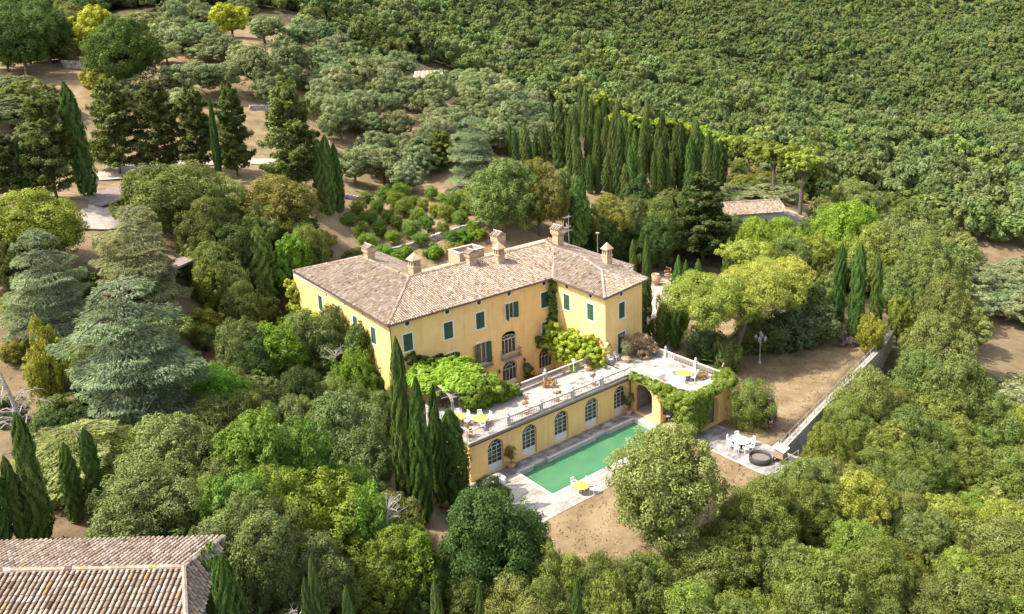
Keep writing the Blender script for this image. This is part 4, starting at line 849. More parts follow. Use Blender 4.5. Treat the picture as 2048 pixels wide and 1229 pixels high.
def squash(me,k):
    co=np.empty(len(me.vertices)*3,np.float32); me.vertices.foreach_get('co',co); co=co.reshape(-1,4,3); c=co.mean(1,keepdims=True); d=co-c; d[...,2]/=k; me.vertices.foreach_set('co',(c+d).astype(np.float32).ravel()); me.update()
def lod(name,n,leaf,k=3,**a):
    L=[]
    for i in range(k):
        rg=np.random.default_rng(100+i*7+len(CR)); L.append(puffs('crown',crown_blobs(rg,a.get('nb',16),a.get('zlo',-.55),a.get('rb',(.26,.42)),a.get('flat',1.)),n,leaf,200+i+len(CR)*10,up=a.get('up',.25),aspect=a.get('aspect',1.1),sub=a.get('sub',.3),zs=.46)); squash(L[-1],2.)
    CR[name]=L
lod('oak_n',64000,.034,4,nb=30,sub=.33,rb=(.22,.46)); lod('oak_m',16000,.062,3,nb=20,sub=.38,rb=(.34,.46)); lod('oak_f',2600,.14,3,nb=12,sub=.52,rb=(.35,.5))
lod('br_n',44000,.042,3,nb=30,rb=(.22,.36),up=.9,sub=.42,aspect=1.3); lod('br_m',13000,.07,2,nb=20,rb=(.24,.38),up=.8)
lod('oliv_m',15000,.056,4,nb=18,rb=(.3,.46),sub=.34,aspect=1.35,up=.5); lod('oliv_f',4000,.105,2,nb=12,up=.5)
lod('cit',9000,.07,3,nb=6,rb=(.55,.7),sub=.42,zlo=-.8); lod('bush',15000,.06,3,sub=.42,nb=14,rb=(.35,.5),zlo=-.9); lod('top',26000,.035,1,nb=30,rb=(.6,.66),zlo=-1,sub=.27)
def cyp_mesh(n,leaf,seed,fat=1.):
    rg=np.random.default_rng(seed); z=rg.beta(1.15,1.25,n); z=np.clip(z,0.02,.995); th=rg.uniform(0,2*math.pi,n)
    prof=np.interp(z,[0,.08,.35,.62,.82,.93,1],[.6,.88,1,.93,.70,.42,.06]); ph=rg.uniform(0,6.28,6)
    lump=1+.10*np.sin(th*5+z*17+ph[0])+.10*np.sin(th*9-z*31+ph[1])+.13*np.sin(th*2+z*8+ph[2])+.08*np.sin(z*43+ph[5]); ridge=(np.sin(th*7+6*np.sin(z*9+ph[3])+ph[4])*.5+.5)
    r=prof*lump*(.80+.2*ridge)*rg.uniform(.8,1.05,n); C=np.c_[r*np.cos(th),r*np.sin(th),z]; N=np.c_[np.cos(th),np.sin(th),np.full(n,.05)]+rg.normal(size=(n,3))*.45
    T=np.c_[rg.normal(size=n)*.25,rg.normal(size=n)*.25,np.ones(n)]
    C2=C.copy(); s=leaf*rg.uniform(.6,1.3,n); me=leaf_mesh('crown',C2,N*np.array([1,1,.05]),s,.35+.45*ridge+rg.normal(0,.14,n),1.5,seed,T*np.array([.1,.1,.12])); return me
# cypress meshes are unit radius / unit height, leaves pre-squeezed in z so they come out upright after scaling
def cyp_final(n,leaf,seed,H):
    me=cyp_mesh(n,leaf,seed); co=np.empty(len(me.vertices)*3,np.float32); me.vertices.foreach_get('co',co); co=co.reshape(-1,4,3); c=co.mean(1,keepdims=True); d=co-c; d[...,2]/=H; me.vertices.foreach_set('co',(c+d).astype(np.float32).ravel()); me.update(); return me
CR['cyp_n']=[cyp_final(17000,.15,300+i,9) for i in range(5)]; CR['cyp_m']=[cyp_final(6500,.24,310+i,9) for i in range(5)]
def con_mesh(n,seed,dense=1.):
    # feathery conifer: many rising sprays round a leader
    rg=np.random.default_rng(seed); nb=150; zb=np.sort(rg.uniform(.08,.97,nb)); a=rg.uniform(0,6.28,nb); R=np.interp(zb,[0,.12,.4,.75,1],[.6,1.,.98,.78,.22])*rg.uniform(.65,1.1,nb)
    k=rg.choice(nb,n,p=R**1.2/(R**1.2).sum()); t=rg.beta(2.2,1.1,n); lat=rg.normal(size=n)*.12*(1.1-t*.6)*R[k]**.5; x=np.cos(a[k])*R[k]*t-np.sin(a[k])*lat; y=np.sin(a[k])*R[k]*t+np.cos(a[k])*lat
    z=zb[k]+.035*t+rg.normal(size=n)*.012-.02*np.abs(lat)*5; C=np.c_[x,y,z]; N=np.c_[np.cos(a[k])*.35,np.sin(a[k])*.35,np.full(n,.8)]+rg.normal(size=(n,3))*.6
    pt=rg.normal(.5,.2,nb); me=leaf_mesh('crown',C,N,.085*rg.uniform(.6,1.3,n),pt[k]+rg.normal(0,.12,n),1.6,seed)
    co=np.empty(len(me.vertices)*3,np.float32); me.vertices.foreach_get('co',co); co=co.reshape(-1,4,3); c=co.mean(1,keepdims=True); d=co-c; d[...,2]/=4; me.vertices.foreach_set('co',(c+d).astype(np.float32).ravel()); me.update(); return me
CR['con']=[con_mesh(26000,320+i) for i in range(3)]
def cedar_mesh(n,seed,tiers=9,droop=.05,sparse=0):
    # flat fan-shaped boughs in tiers
    rg=np.random.default_rng(seed); Bo=[]
    for ti in range(tiers):
        z=.12+.86*ti/(tiers-1); Rm=np.interp(z,[0,.15,.45,.75,1],[.8,.97,1.,.86,.5]); m_=max(3,int(7*Rm)+2); a0=rg.uniform(0,6.28)
        for q in range(m_):
            if rg.random()<sparse: continue
            Bo.append((z+rg.uniform(-.03,.03),a0+q*6.283/m_+rg.uniform(-.25,.25),Rm*rg.uniform(.7,1.12),rg.uniform(.3,.45),rg.normal(.5,.17)))
    Bo=np.array(Bo); w=Bo[:,2]**2*Bo[:,3]; k=rg.choice(len(Bo),n,p=w/w.sum()); t=rg.beta(1.8,1.0,n); half=Bo[k,3]*Bo[k,2]*np.sin(np.clip(t,0,1)**.8*math.pi*.82)+.02; 
    # feathered edge: side twigs at regular angles
    tw=rg.integers(-4,5,n)/4.+rg.normal(size=n)*.05; lat=half*tw; t2=t-np.abs(tw)*.16; r=Bo[k,2]*t2; x=np.cos(Bo[k,1])*r-np.sin(Bo[k,1])*lat; y=np.sin(Bo[k,1])*r+np.cos(Bo[k,1])*lat
    z=Bo[k,0]-droop*t**2*1.4-np.abs(tw)*droop*.6+rg.normal(size=n)*.006+.012*np.sin(t*23+Bo[k,4]*50); C=np.c_[x,y,z]; N=np.c_[np.cos(Bo[k,1])*.2,np.sin(Bo[k,1])*.2,np.ones(n)]+rg.normal(size=(n,3))*.38; T=np.c_[np.cos(Bo[k,1]+tw*.9),np.sin(Bo[k,1]+tw*.9),np.zeros(n)]+rg.normal(size=(n,3))*.3
    me=leaf_mesh('crown',C,N,.026*rg.uniform(.6,1.4,n),Bo[k,4]+rg.normal(0,.14,n),1.7,seed,T)
    co=np.empty(len(me.vertices)*3,np.float32); me.vertices.foreach_get('co',co); co=co.reshape(-1,4,3); c=co.mean(1,keepdims=True); d=co-c; d[...,2]/=2.2; me.vertices.foreach_set('co',(c+d).astype(np.float32).ravel()); me.update()
    return me,Bo
CR['cedar']=[]; CEDB=[]
for i in range(3):
    me,bo=cedar_mesh(60000,340+i,(7,7,8)[i],(.05,.06,.09)[i],(0,.12,0)[i]); CR['cedar'].append(me); CEDB.append(bo)
def trunk_mesh(key,seed,kind):
    rg=random.Random(seed); m_=MB()
    if kind=='round':
        m_.tube([(0,0,-.08),(.01,0,.12),(.03,.02,.3),(.0,.03,.5)],[.075,.06,.045,.03],7)
        for q in range(9):
            a=q*2.4+rg.random(); r=rg.uniform(.45,.8); z=rg.uniform(.5,.85); z0=rg.uniform(.2,.42); m_.tube([(.02,.01,z0),(math.cos(a)*r*.45,math.sin(a)*r*.45,z0+(z-z0)*.6),(math.cos(a)*r,math.sin(a)*r,z)],[.035,.02,.006],5,cap=False)
    elif kind=='pole': m_.tube([(0,0,-.05),(0,0,.4),(0,0,.93)],[.16,.1,.02],7)
    elif kind=='con':
        m_.tube([(0,0,-.05),(0,0,.5),(0,0,.95)],[.06,.035,.01],7)
    return m_.mesh('trunk')
TR={k:trunk_mesh(k,5+i,k2) for i,(k,k2) in enumerate((('round','round'),('round2','round'),('pole','pole'),('con','con')))}
def cedar_trunk(bo,R,H):
    m_=MB(); m_.tube([(0,0,-.05),(0,0,.5),(0,0,.98)],[.05,.035,.008],8)
    for z,a,r,_,_ in bo: m_.tube([(0,0,z-.03),(math.cos(a)*r*.5,math.sin(a)*r*.5,z-.01),(math.cos(a)*r*.85,math.sin(a)*r*.85,z-.045)],[.014,.008,.003],4,cap=False)
    return m_.mesh('trunk')
CEDT=[cedar_trunk(b,1,1) for b in CEDB]
for me in list(TR.values())+CEDT: me.materials.append(BARK)
COL={'oo':(.135,.172,.050),'dk':(0.053,0.090,0.019),'md':(0.076,0.135,0.024),'lt':(0.101,0.153,0.034),'br2':(0.092,0.130,0.027),'cn':(0.086,0.115,0.028),'cb':(0.106,0.121,0.030),'gy':(0.115,0.150,0.022),'cd':(0.180,0.235,0.128),'cg':(0.212,0.235,0.110),'cl':(0.206,0.240,0.061),
 'yg':(0.195,0.210,0.024),'gr':(0.111,0.145,0.031),'yl':(0.170,0.180,0.034),'br':(0.115,0.220,0.016),'bd':(0.102,0.180,0.020),'yb':(0.206,0.250,0.021),'ol':(0.157,0.190,0.079),'ol2':(0.209,0.245,0.114),'og':(0.157,0.210,0.092),'lo':(.132,.172,.042),'tp':(0.080,0.140,0.022),'bl':(0.082,0.125,0.045),'dg':(0.078,0.115,0.018),'gb':(0.106,0.145,0.049),'ye':(0.308,0.300,0.021),
 'ct':(.085,.150,.018),'ct2':(.13,.19,.022),'f1':(0.137,0.180,0.033),'f2':(0.119,0.155,0.033),'f3':(0.150,0.180,0.044),'f4':(0.168,0.215,0.031)}
FB=1.28
CATS={'oak':('oak_tree','tree'),'br':('robinia_tree','tree'),'oliv':('olive_tree','olive tree'),'cyp':('cypress_tree','cypress'),'con':('conifer_tree','conifer'),'cedar':('cedar_tree','cedar'),'bush':('shrub','shrub'),'cit':('citrus_bush','citrus bush'),'yel':('almond_tree','tree'),'top':('clipped_shrub','shrub')}
FARMORE=[]
def plant(k,x,y,z,H,R,tint,label,group=None):
    if k=='oak' and tint=='ol': tint='oo'
    i=random.randrange(100); dist=(Vector((x,y,z+H/2))-CAM).length; px=R*2*1600/dist; name,cat=CATS[k]
    rt=empty(name,(x,y,z),random.uniform(0,6.28),label,cat,group); ln=.028 if k=='cyp' else .015; rt.rotation_euler=(random.gauss(0,ln),random.gauss(0,ln),random.uniform(0,6.28))
    z0=.06; tr='round'
    if k in('oak','yel'): L=CR['oak_n'] if px>85 else CR['oak_m'] if px>34 else CR['oak_f']; z0=.03
    elif k=='br': L=CR['br_n'] if px>85 else CR['br_m']
    elif k=='oliv': L=CR['oliv_m'] if px>34 else CR['oliv_f']; z0=.08
    elif k=='cyp': L=CR['cyp_n'] if dist<115 else CR['cyp_m']; z0=.02; tr='pole'
    elif k=='con': L=CR['con']; z0=.03; tr='con'
    elif k=='cedar': L=CR['cedar']; z0=0; i={'cg':1,'cl':2}.get(tint,0)
    elif k=='cit': L=CR['cit']; z0=.05
    elif k in('bush','top'): L=CR[k]; z0=-.05
    if k=='oak' and 'middle cypress' in label: z0=.2
    c=bpy.data.objects.new('crown',L[i%len(L)]); c.parent=rt; c.location=(0,0,z0*H); s=random.uniform(.94,1.06)
    if k=='cyp': q_=1.3 if group else .9; c.scale=(R*q_,R*q_,H*(1-z0))
    else: R*=1.3 if k=='oliv' else 1.0; c.scale=(R*s,R/s,H*(1-z0)*(1 if k in('con','cedar') else 1.04))
    q=COL[tint]; v=random.uniform(.9,1.1)*FB; c.color=(q[0]*v,q[1]*v,q[2]*v,1); S.collection.objects.link(c)
    t=bpy.data.objects.new('trunk',CEDT[i%len(CEDT)] if k=='cedar' else TR[tr if tr!='round' else random.choice(('round','round2'))]); t.parent=rt; S.collection.objects.link(t)
    if k=='cyp': t.scale=(R,R,H)
    else: t.scale=(R,R,H)
    return rt
TREES="""
cyp -15.8 50.4 20.4 15.0 1.47 dk 0
cyp -22.6 50.1 21.2 8.0 1.79 dk 1
cyp 3.0 55.1 18.5 13.3 0.61 dk 2
cyp 14.3 44.5 14.1 10.9 1.14 md 3
cyp 15.3 44.2 13.3 12.2 1.3 md 4
cyp 18.0 45.9 13.0 10.9 1.02 md 5
cyp -1.9 28.2 7.3 10.5 1.84 md 6
cyp -7.3 -14.3 1.0 15.8 0.93 md 7
cyp -6.7 -16.1 0.7 13.3 0.91 md 8
cyp -4.0 -14.4 0.5 9.9 0.65 md 9
cyp -3.6 -12.6 0.8 10.1 0.53 dk 10
cyp -2.3 -14.3 -0.0 9.0 1.41 md 11
cyp -6.4 -9.0 1.5 4.1 0.81 md 12
cyp 1.0 12.3 0.4 7.7 0.81 md 13
cyp 1.7 6.7 0.3 9.6 0.78 md 14
cyp -0.9 1.3 0.4 6.6 0.94 dk 15
cyp -34.8 -13.7 10.9 6.7 0.7 md 16
cyp -33.8 -13.7 10.6 5.9 0.53 md 17
cyp -32.8 -13.9 10.2 8.8 0.78 md 18
cyp -30.7 -12.1 9.8 5.7 0.63 md 19
cyp -29.2 -11.5 9.4 6.4 0.68 md 20
cyp -25.9 -5.8 9.2 2.9 0.49 md 21
cyp -27.4 -31.6 8.4 7.8 0.5 md 22
cyp -26.9 -31.7 8.1 8.3 0.71 md 23
cyp -23.5 -32.5 6.6 7.4 0.4 lt 24
cyp -23.0 -32.6 6.3 8.3 0.43 lt 25
cyp -21.2 -32.5 5.0 7.2 0.44 lt 26
cyp -14.9 -31.2 0.0 8.3 0.47 lt 27
cyp -12.6 -31.7 -1.0 8.5 0.42 lt 28
cyp -6.8 -34.4 -2.7 8.8 0.47 lt 29
cyp 47.0 22.4 6.5 11.2 1.9 md 30
cyp 52.2 15.9 0.3 7.3 0.63 md 31
cyp 35.6 -2.1 0.4 14.3 0.7 md 32
cyp 37.0 -5.6 0.3 12.2 0.88 md 33
cyp 46.0 0.4 0.4 8.5 0.55 md 34
cyp 50.3 1.7 0.4 7.4 0.71 md 35
cyp 60.5 4.3 0.3 8.3 0.92 md 36
cyp 64.1 4.7 -0.6 7.9 0.59 md 37
cyp 75.3 7.5 -0.4 8.6 0.71 md 38
cyp 76.9 6.9 -0.7 7.4 0.67 md 39
cyp 58.0 -15.4 -0.0 12.1 0.86 md 40
cyp 55.3 -19.2 -0.1 13.1 1.08 md 41
cyp 60.4 -19.3 -0.0 10.8 0.85 md 42
cyp 71.3 21.0 3.9 8.5 0.79 md 43
cyp 69.8 22.8 4.6 6.3 0.62 md 44
con -19.9 48.6 20.9 13.9 3.22 cn 45
con -7.9 68.2 20.2 14.7 3.91 cb 46
con -2.6 65.4 19.8 14.6 3.56 cb 47
con 2.6 62.0 19.5 13.5 3.18 cb 48
con 6.5 56.9 18.9 14.7 2.98 cn 49
con 11.4 46.8 16.8 17.2 4.74 cn 50
con -25.0 50.1 21.5 8.8 2.84 cn 51
con 67.9 14.6 1.4 14.6 4.86 cn 52
con 45.7 58.5 14.2 8.0 2.84 gy 53
cedar -23.9 -1.9 9.1 13.8 6.08 cd 54
cedar -26.4 19.6 11.1 12.3 4.46 cd 55
cedar -16.7 24.4 12.1 11.3 5.54 cg 56
cedar 43.3 44.8 12.2 13.8 5.25 cd 57
cedar -29.5 -7.0 10.1 4.3 5.2 cl 58
bush -29.0 6.1 10.9 7.2 1.77 yg 59
bush -25.3 6.6 10.0 5.2 2.2 gr 60
oak -8.1 41.0 15.8 9.0 6.59 gr 61
oak 4.7 38.0 12.1 9.5 5.93 yl 62
oak -25.1 32.0 16.4 8.6 5.52 yg 63
oak -28.7 28.4 14.7 7.0 2.62 gr 64
oak -4.0 31.5 9.8 8.5 4.15 dk 65
oak -6.5 33.7 11.9 9.1 3.5 gr 66
oak 5.3 30.0 7.3 8.6 3.02 gr 67
oak 2.2 27.9 6.5 8.9 2.6 br 68
oak -8.2 26.4 8.2 7.2 2.4 yg 69
oak -6.7 21.7 4.7 8.1 2.65 gr 70
oak -10.4 12.2 4.1 7.9 2.92 ol 71
br -8.0 10.3 2.8 8.8 3.47 br 72
br -18.0 -1.5 6.7 6.8 3.04 br 73
oak -3.7 11.3 1.6 9.7 3.61 ol 74
oak -0.6 10.4 0.3 10.8 2.83 ol 75
oak -0.1 6.5 0.4 10.5 2.19 gr 76
br -3.1 2.0 0.9 8.8 2.57 br 77
oak -10.8 -2.2 3.3 7.7 2.77 dk 78
oak -17.7 -7.2 5.3 7.2 2.66 gr 79
br -19.4 -14.4 4.4 9.8 3.52 bd 80
br -16.1 -14.7 3.0 9.3 2.87 bd 81
oak -24.4 -10.3 7.5 6.6 3.66 ol 82
oak -27.2 -16.6 8.1 6.2 3.41 ol 83
oak -25.5 -17.8 7.2 4.4 1.96 ol 84
oak -10.3 -9.6 2.4 8.4 3.87 ol 85
oak -13.6 -7.4 3.7 7.2 2.56 ol 86
br -17.1 -19.2 2.5 8.4 3.77 yb 87
br -22.1 -18.8 5.2 7.9 2.54 bd 88
br -23.8 -18.3 6.2 6.4 1.66 bd 89
br -14.6 -21.2 1.2 8.1 2.7 bd 90
br -12.6 -23.9 0.1 7.3 2.68 br 91
br -21.2 -21.6 4.5 7.1 2.3 gr 92
oak -23.1 -24.5 5.8 6.3 1.84 ol 93
br -21.0 -23.4 4.4 5.7 1.77 bd 94
br -16.1 -23.5 1.3 6.1 2.58 bd 95
oak -6.7 -26.1 -1.1 9.6 4.07 dk 96
oak -2.3 -19.4 -0.1 4.8 1.88 dk 97
oak 6.6 -30.3 -0.0 9.8 4.74 lo 98
oak -9.7 -26.5 -0.8 5.4 2.14 gr 99
oak -12.7 -25.0 0.0 5.7 1.93 dk 100
top 27.7 -23.6 -0.1 5.1 2.39 tp 101
bush 55.0 -21.8 -0.1 4.7 1.92 yg 102
bush 38.0 -4.4 0.4 7.1 1.91 br 103
bush 35.7 -4.2 0.3 6.7 1.39 gr 104
bush 46.5 -14.7 -0.0 6.0 3.73 bl 105
bush 43.3 -12.3 -0.1 5.3 2.8 gr 106
bush 51.2 -15.6 -0.0 5.4 3.49 bl 107
bush 37.2 -10.2 -0.1 5.1 2.43 bl 108
bush 37.0 -13.6 -0.1 4.9 1.77 gr 109
oak 55.0 -13.1 -0.1 7.3 2.97 gr 110
oak 60.1 -11.6 -0.1 5.8 3.09 gr 111
oak 71.8 -5.1 -1.7 7.5 3.06 ol 112
oak 65.7 -19.7 -3.0 6.4 1.68 yg 113
oak 68.5 -1.2 -1.1 9.2 4.23 gr 114
oak 70.7 5.5 -0.7 10.0 4.25 br 115
oak 88.7 0.6 -3.7 13.6 6.43 br 116
oak 72.3 -2.7 -1.6 9.6 4.27 yg 117
oak 85.4 -5.6 -4.1 11.4 5.31 yl 118
oak 122.0 18.4 -3.1 9.2 5.86 lo 119
oak 84.1 -15.2 -5.5 12.7 4.99 lo 120
oak 65.7 -25.0 -4.9 12.3 4.23 lo 121
oak 58.4 -27.8 -5.6 10.4 4.28 lo 122
oak 52.0 -29.6 -6.0 9.0 3.48 lo 123
oak 51.0 -33.5 -7.2 10.8 4.2 lo 124
oak 89.7 -8.5 -5.3 13.5 4.92 ol 125
oak 38.5 -29.1 -4.3 9.0 3.18 lo 126
oak 35.0 25.9 9.2 11.9 5.69 lo 127
oak 40.8 24.5 9.1 11.3 4.64 yl 128
oak 47.2 25.9 8.1 9.8 2.82 ol 129
oak 53.1 22.2 4.7 8.7 4.07 yl 130
oak 58.9 22.1 1.7 10.3 3.78 ol 131
oak 61.9 18.7 0.9 11.1 4.6 gr 132
oak 52.3 22.1 1.4 9.2 4.08 dk 133
oak 57.9 17.3 0.4 9.2 3.67 dk 134
oliv 98.5 27.1 3.6 4.5 6.56 ol 135
oak 2.8 102.3 30.4 13.9 7.28 dg 136
yel 6.0 135.8 37.1 10.6 5.09 ye 137
yel 37.1 137.0 40.4 8.4 4.99 ye 138
oak -10.9 121.0 34.2 13.5 6.51 dk 139
oak 2.6 142.1 37.6 9.3 4.59 gb 140
oak -4.6 133.6 36.1 13.0 5.41 dk 141
oliv -16.4 107.9 31.7 3.6 3.69 ol 142
oliv -14.9 93.9 28.3 6.0 3.47 gr 143
oliv -19.0 89.2 27.0 4.8 4.57 ol 144
oliv 34.4 150.7 42.3 5.9 3.64 ol 145
oliv 19.4 144.4 39.9 7.1 5.48 ol 146
oliv 20.9 128.6 37.5 5.6 3.46 ol 147
oliv 15.9 120.0 35.1 4.8 2.74 ol 148
oliv 21.7 124.2 36.7 5.2 3.41 ol 149
oliv 23.2 115.8 34.9 4.3 3.42 ol 150
oliv 27.1 120.3 36.4 5.7 3.41 ol 151
oliv 12.8 96.9 29.3 7.2 3.93 og 152
oliv 19.1 96.4 29.3 6.9 4.02 og 153
oliv 41.4 127.5 38.6 6.8 4.03 ol 154
oliv 26.3 95.2 28.8 9.5 3.9 ol 155
oliv 36.1 103.8 30.4 9.1 3.85 ol 156
oliv 47.7 159.3 44.3 6.0 4.16 ol 157
oliv 2.1 95.2 28.4 5.1 2.81 ol 158
oliv 7.7 84.7 25.3 6.8 3.19 ol 159
yel -1.7 102.3 30.2 5.2 4.29 yg 160
yel 34.3 80.0 21.7 4.6 2.49 yg 161
yel 41.3 79.7 20.6 4.1 2.55 yl 162
yel 48.9 97.9 25.7 5.5 2.03 yb 163
br -25.7 -23.1 7.3 4.4 0.9 bd 164
oak 70.7 9.6 0.1 7.5 2.07 gr 165
br -27.1 -29.2 8.3 7.2 1.11 bd 166
oak 77.1 5.8 -0.9 9.0 4.18 br 167
oak -4.6 -30.4 -1.9 7.0 1.97 f1 168
oak -3.1 -32.4 -2.2 7.0 1.95 f2 169
oak -0.5 -33.5 -2.7 7.1 1.98 f3 170
oak -3.1 -34.2 -2.7 6.9 2.09 f1 171
oak -7.1 -32.1 -2.2 7.0 2.05 f2 172
oak 22.7 -32.4 -4.1 6.4 2.27 f3 173
oak 29.1 -31.2 -4.3 7.1 2.42 f4 174
oak 35.0 -29.9 -4.3 7.3 2.56 f1 175
cyp 64.5 61.3 13.9 7.7 0.42 md 176
cyp 62.5 57.2 13.2 7.4 0.57 dk 177
cyp 65.4 57.7 13.0 8.3 0.76 br2 178
cyp 69.6 59.5 13.0 5.8 0.47 md 179
cyp 68.8 56.4 12.5 8.4 0.51 dk 180
cyp 69.5 56.2 12.4 9.0 0.47 br2 181
cyp 83.5 69.7 12.7 11.0 0.65 md 182
cyp 70.1 52.7 11.8 13.0 1.1 dk 183
cyp 83.8 65.2 11.5 9.2 0.46 br2 184
cyp 68.0 47.2 11.1 12.0 0.56 md 185
cyp 82.8 61.5 11.0 11.3 0.45 dk 186
cyp 68.7 46.2 10.9 10.7 0.62 br2 187
cyp 108.4 87.0 12.2 14.1 0.54 md 188
cyp 65.8 41.1 10.2 5.9 0.6 dk 189
cyp 106.3 83.3 11.5 13.1 0.74 br2 190
cyp 65.2 38.7 9.8 7.3 0.59 md 191
cyp 76.4 50.2 10.7 9.8 0.82 dk 192
cyp 111.9 86.6 11.2 10.5 0.55 br2 193
cyp 114.6 87.0 10.9 12.0 0.77 md 194
cyp 66.7 38.2 9.6 6.1 0.53 dk 195
cyp 97.0 68.7 9.2 9.4 1.09 br2 196
cyp 69.1 38.7 9.6 7.2 0.58 md 197
cyp 114.0 83.3 10.1 11.1 0.88 dk 198
cyp 100.4 68.5 8.5 4.7 0.49 br2 199
cyp 69.7 37.8 9.4 5.0 0.39 md 200
cyp 69.5 36.7 9.2 4.1 0.43 dk 201
cyp 96.3 62.8 7.7 15.1 0.85 br2 202
cyp 70.7 36.5 9.0 5.2 0.39 md 203
cyp 102.8 66.4 7.6 11.1 0.91 dk 204
cyp 69.7 33.9 8.4 6.9 0.63 br2 205
cyp 70.7 33.1 8.2 10.6 0.59 md 206
cyp 115.8 74.6 7.6 8.7 0.91 dk 207
cyp 72.0 32.4 8.1 9.7 0.63 br2 208
cyp 118.7 73.3 6.8 8.4 0.89 md 209
cyp 83.2 39.7 9.1 8.7 0.53 dk 210
cyp 77.6 34.0 8.5 8.1 0.5 br2 211
cyp 78.3 33.1 8.3 8.1 0.61 md 212
cyp 116.1 65.8 5.6 12.5 0.86 dk 213
cyp 112.9 62.1 5.3 9.0 0.78 br2 214
cyp 79.5 32.5 8.2 6.8 0.39 md 215
cyp 124.8 70.6 5.1 6.6 0.54 dk 216
cyp 81.7 33.2 8.4 7.6 0.62 br2 217
cyp 121.9 66.2 4.8 12.6 0.82 md 218
cyp 83.7 32.8 8.4 10.9 0.67 dk 219
cyp 85.1 32.9 8.4 7.2 0.45 br2 220
cyp 128.4 67.4 3.8 11.6 0.84 md 221
cyp 83.6 30.3 7.6 10.6 0.77 dk 222
cyp 134.5 70.3 3.2 7.4 0.55 br2 223
cyp 118.1 56.2 3.5 8.7 0.7 md 224
cyp 119.8 56.4 3.3 6.2 0.5 dk 225
cyp 120.4 55.4 3.0 9.8 0.78 br2 226
cyp 118.6 52.1 2.9 9.2 0.69 md 227
cyp 112.0 44.4 3.2 10.7 0.99 dk 228
oliv 26.9 57.4 14.7 6.6 3.11 ol 229
oliv 33.5 51.8 12.9 5.3 2.46 ol2 229
oliv 33.0 58.1 13.9 6.6 3.37 ol 229
oliv 33.8 62.7 14.8 5.8 3.0 og 229
oliv 36.4 68.0 16.6 5.4 2.85 ol2 229
oliv 33.5 74.5 19.7 8.6 3.5 ol 229
oliv 34.8 81.2 22.1 7.7 3.15 ol 229
oliv 36.1 87.1 24.0 7.2 3.05 og 229
oliv 40.5 57.5 13.8 6.5 2.71 og 229
oliv 42.7 62.8 15.2 7.2 3.23 ol 229
oliv 40.2 68.9 17.0 4.4 2.32 ol2 229
oliv 40.9 76.6 19.8 5.1 2.28 og 229
oliv 41.0 81.8 21.5 7.2 3.23 ol2 229
oliv 41.0 88.1 23.5 5.8 2.58 og 229
oliv 41.8 92.4 24.9 8.5 3.59 ol2 229
oliv 40.1 99.7 27.8 4.9 2.6 ol2 229
oliv 48.3 61.7 15.1 5.2 2.51 ol2 229
oliv 49.1 68.4 17.0 4.7 2.49 ol 229
oliv 45.3 73.9 18.7 6.4 2.81 ol 229
oliv 47.7 89.4 23.0 5.8 2.39 ol2 229
oliv 46.8 95.0 25.0 6.1 2.69 ol 229
oliv 45.5 101.1 27.5 7.4 3.36 og 229
oliv 46.8 108.1 30.7 6.8 2.76 og 229
oliv 52.9 58.5 14.2 5.1 2.4 og 229
oliv 54.7 60.7 14.6 5.8 2.34 ol2 229
oliv 52.4 68.9 17.0 6.4 2.59 ol2 229
oliv 55.4 73.3 17.8 5.9 2.96 ol2 229
oliv 52.1 86.8 21.8 6.0 2.82 og 229
oliv 54.2 95.0 24.2 5.8 2.7 ol 229
oliv 52.9 101.9 27.0 6.6 2.93 ol 229
oliv 53.9 106.5 28.7 6.8 3.34 ol 229
oliv 55.1 112.4 30.8 7.0 3.55 ol 229
oliv 61.8 64.7 15.0 6.3 3.17 og 229
oliv 58.3 68.4 16.3 4.4 2.3 og 229
oliv 58.2 73.8 17.7 6.9 3.38 og 229
oliv 57.5 79.4 19.2 5.8 2.33 ol2 229
oliv 61.0 85.5 20.6 7.1 3.51 ol 229
oliv 60.0 92.5 22.8 7.5 3.57 ol 229
oliv 60.0 100.3 25.4 6.2 2.63 ol2 229
oliv 60.1 104.4 26.8 7.7 3.34 ol2 229
oliv 59.6 113.0 29.9 5.4 2.6 ol 229
oliv 66.2 63.1 14.1 5.5 2.37 og 229
oliv 65.9 69.1 15.6 6.2 3.25 ol2 229
oliv 68.0 74.3 16.6 5.0 2.59 ol 229
oliv 65.0 81.6 19.0 4.7 2.3 og 229
oliv 64.3 88.8 21.2 8.8 3.55 ol 229
oliv 65.6 91.9 22.0 6.0 2.72 og 229
oliv 64.7 114.1 28.9 6.7 3.44 og 229
oliv 72.7 63.1 13.3 7.0 3.53 og 229
oliv 71.4 68.2 14.6 5.7 2.86 ol 229
oliv 72.9 76.6 16.5 5.6 2.26 ol 229
oliv 71.2 81.3 18.1 5.7 2.82 ol 229
oliv 73.0 89.0 20.2 5.1 2.56 ol 229
oliv 70.5 95.7 22.4 8.2 3.4 og 229
oliv 72.8 117.2 27.6 7.9 3.54 ol2 229
oliv 77.1 62.9 12.5 7.1 3.59 og 229
oliv 79.7 70.2 13.6 6.8 3.06 ol 229
oliv 76.5 75.5 15.6 8.4 3.59 og 229
oliv 78.1 81.1 17.0 6.4 3.42 ol 229
oliv 80.2 88.2 18.9 7.5 3.37 ol 229
oliv 76.3 93.9 21.1 6.0 3.1 ol2 229
oliv 80.2 98.1 21.6 4.5 2.31 og 229
oliv 84.0 74.0 13.8 6.5 2.82 og 229
oliv 83.3 82.3 16.5 6.9 3.21 og 229
oliv 84.3 86.1 17.6 7.1 3.38 og 229
oliv 86.3 92.9 19.2 5.3 2.52 ol 229
oliv 84.5 100.5 21.3 6.5 2.79 og 229
oliv 86.3 106.0 22.1 6.2 2.86 ol 229
oliv 90.6 81.2 14.6 5.3 2.7 og 229
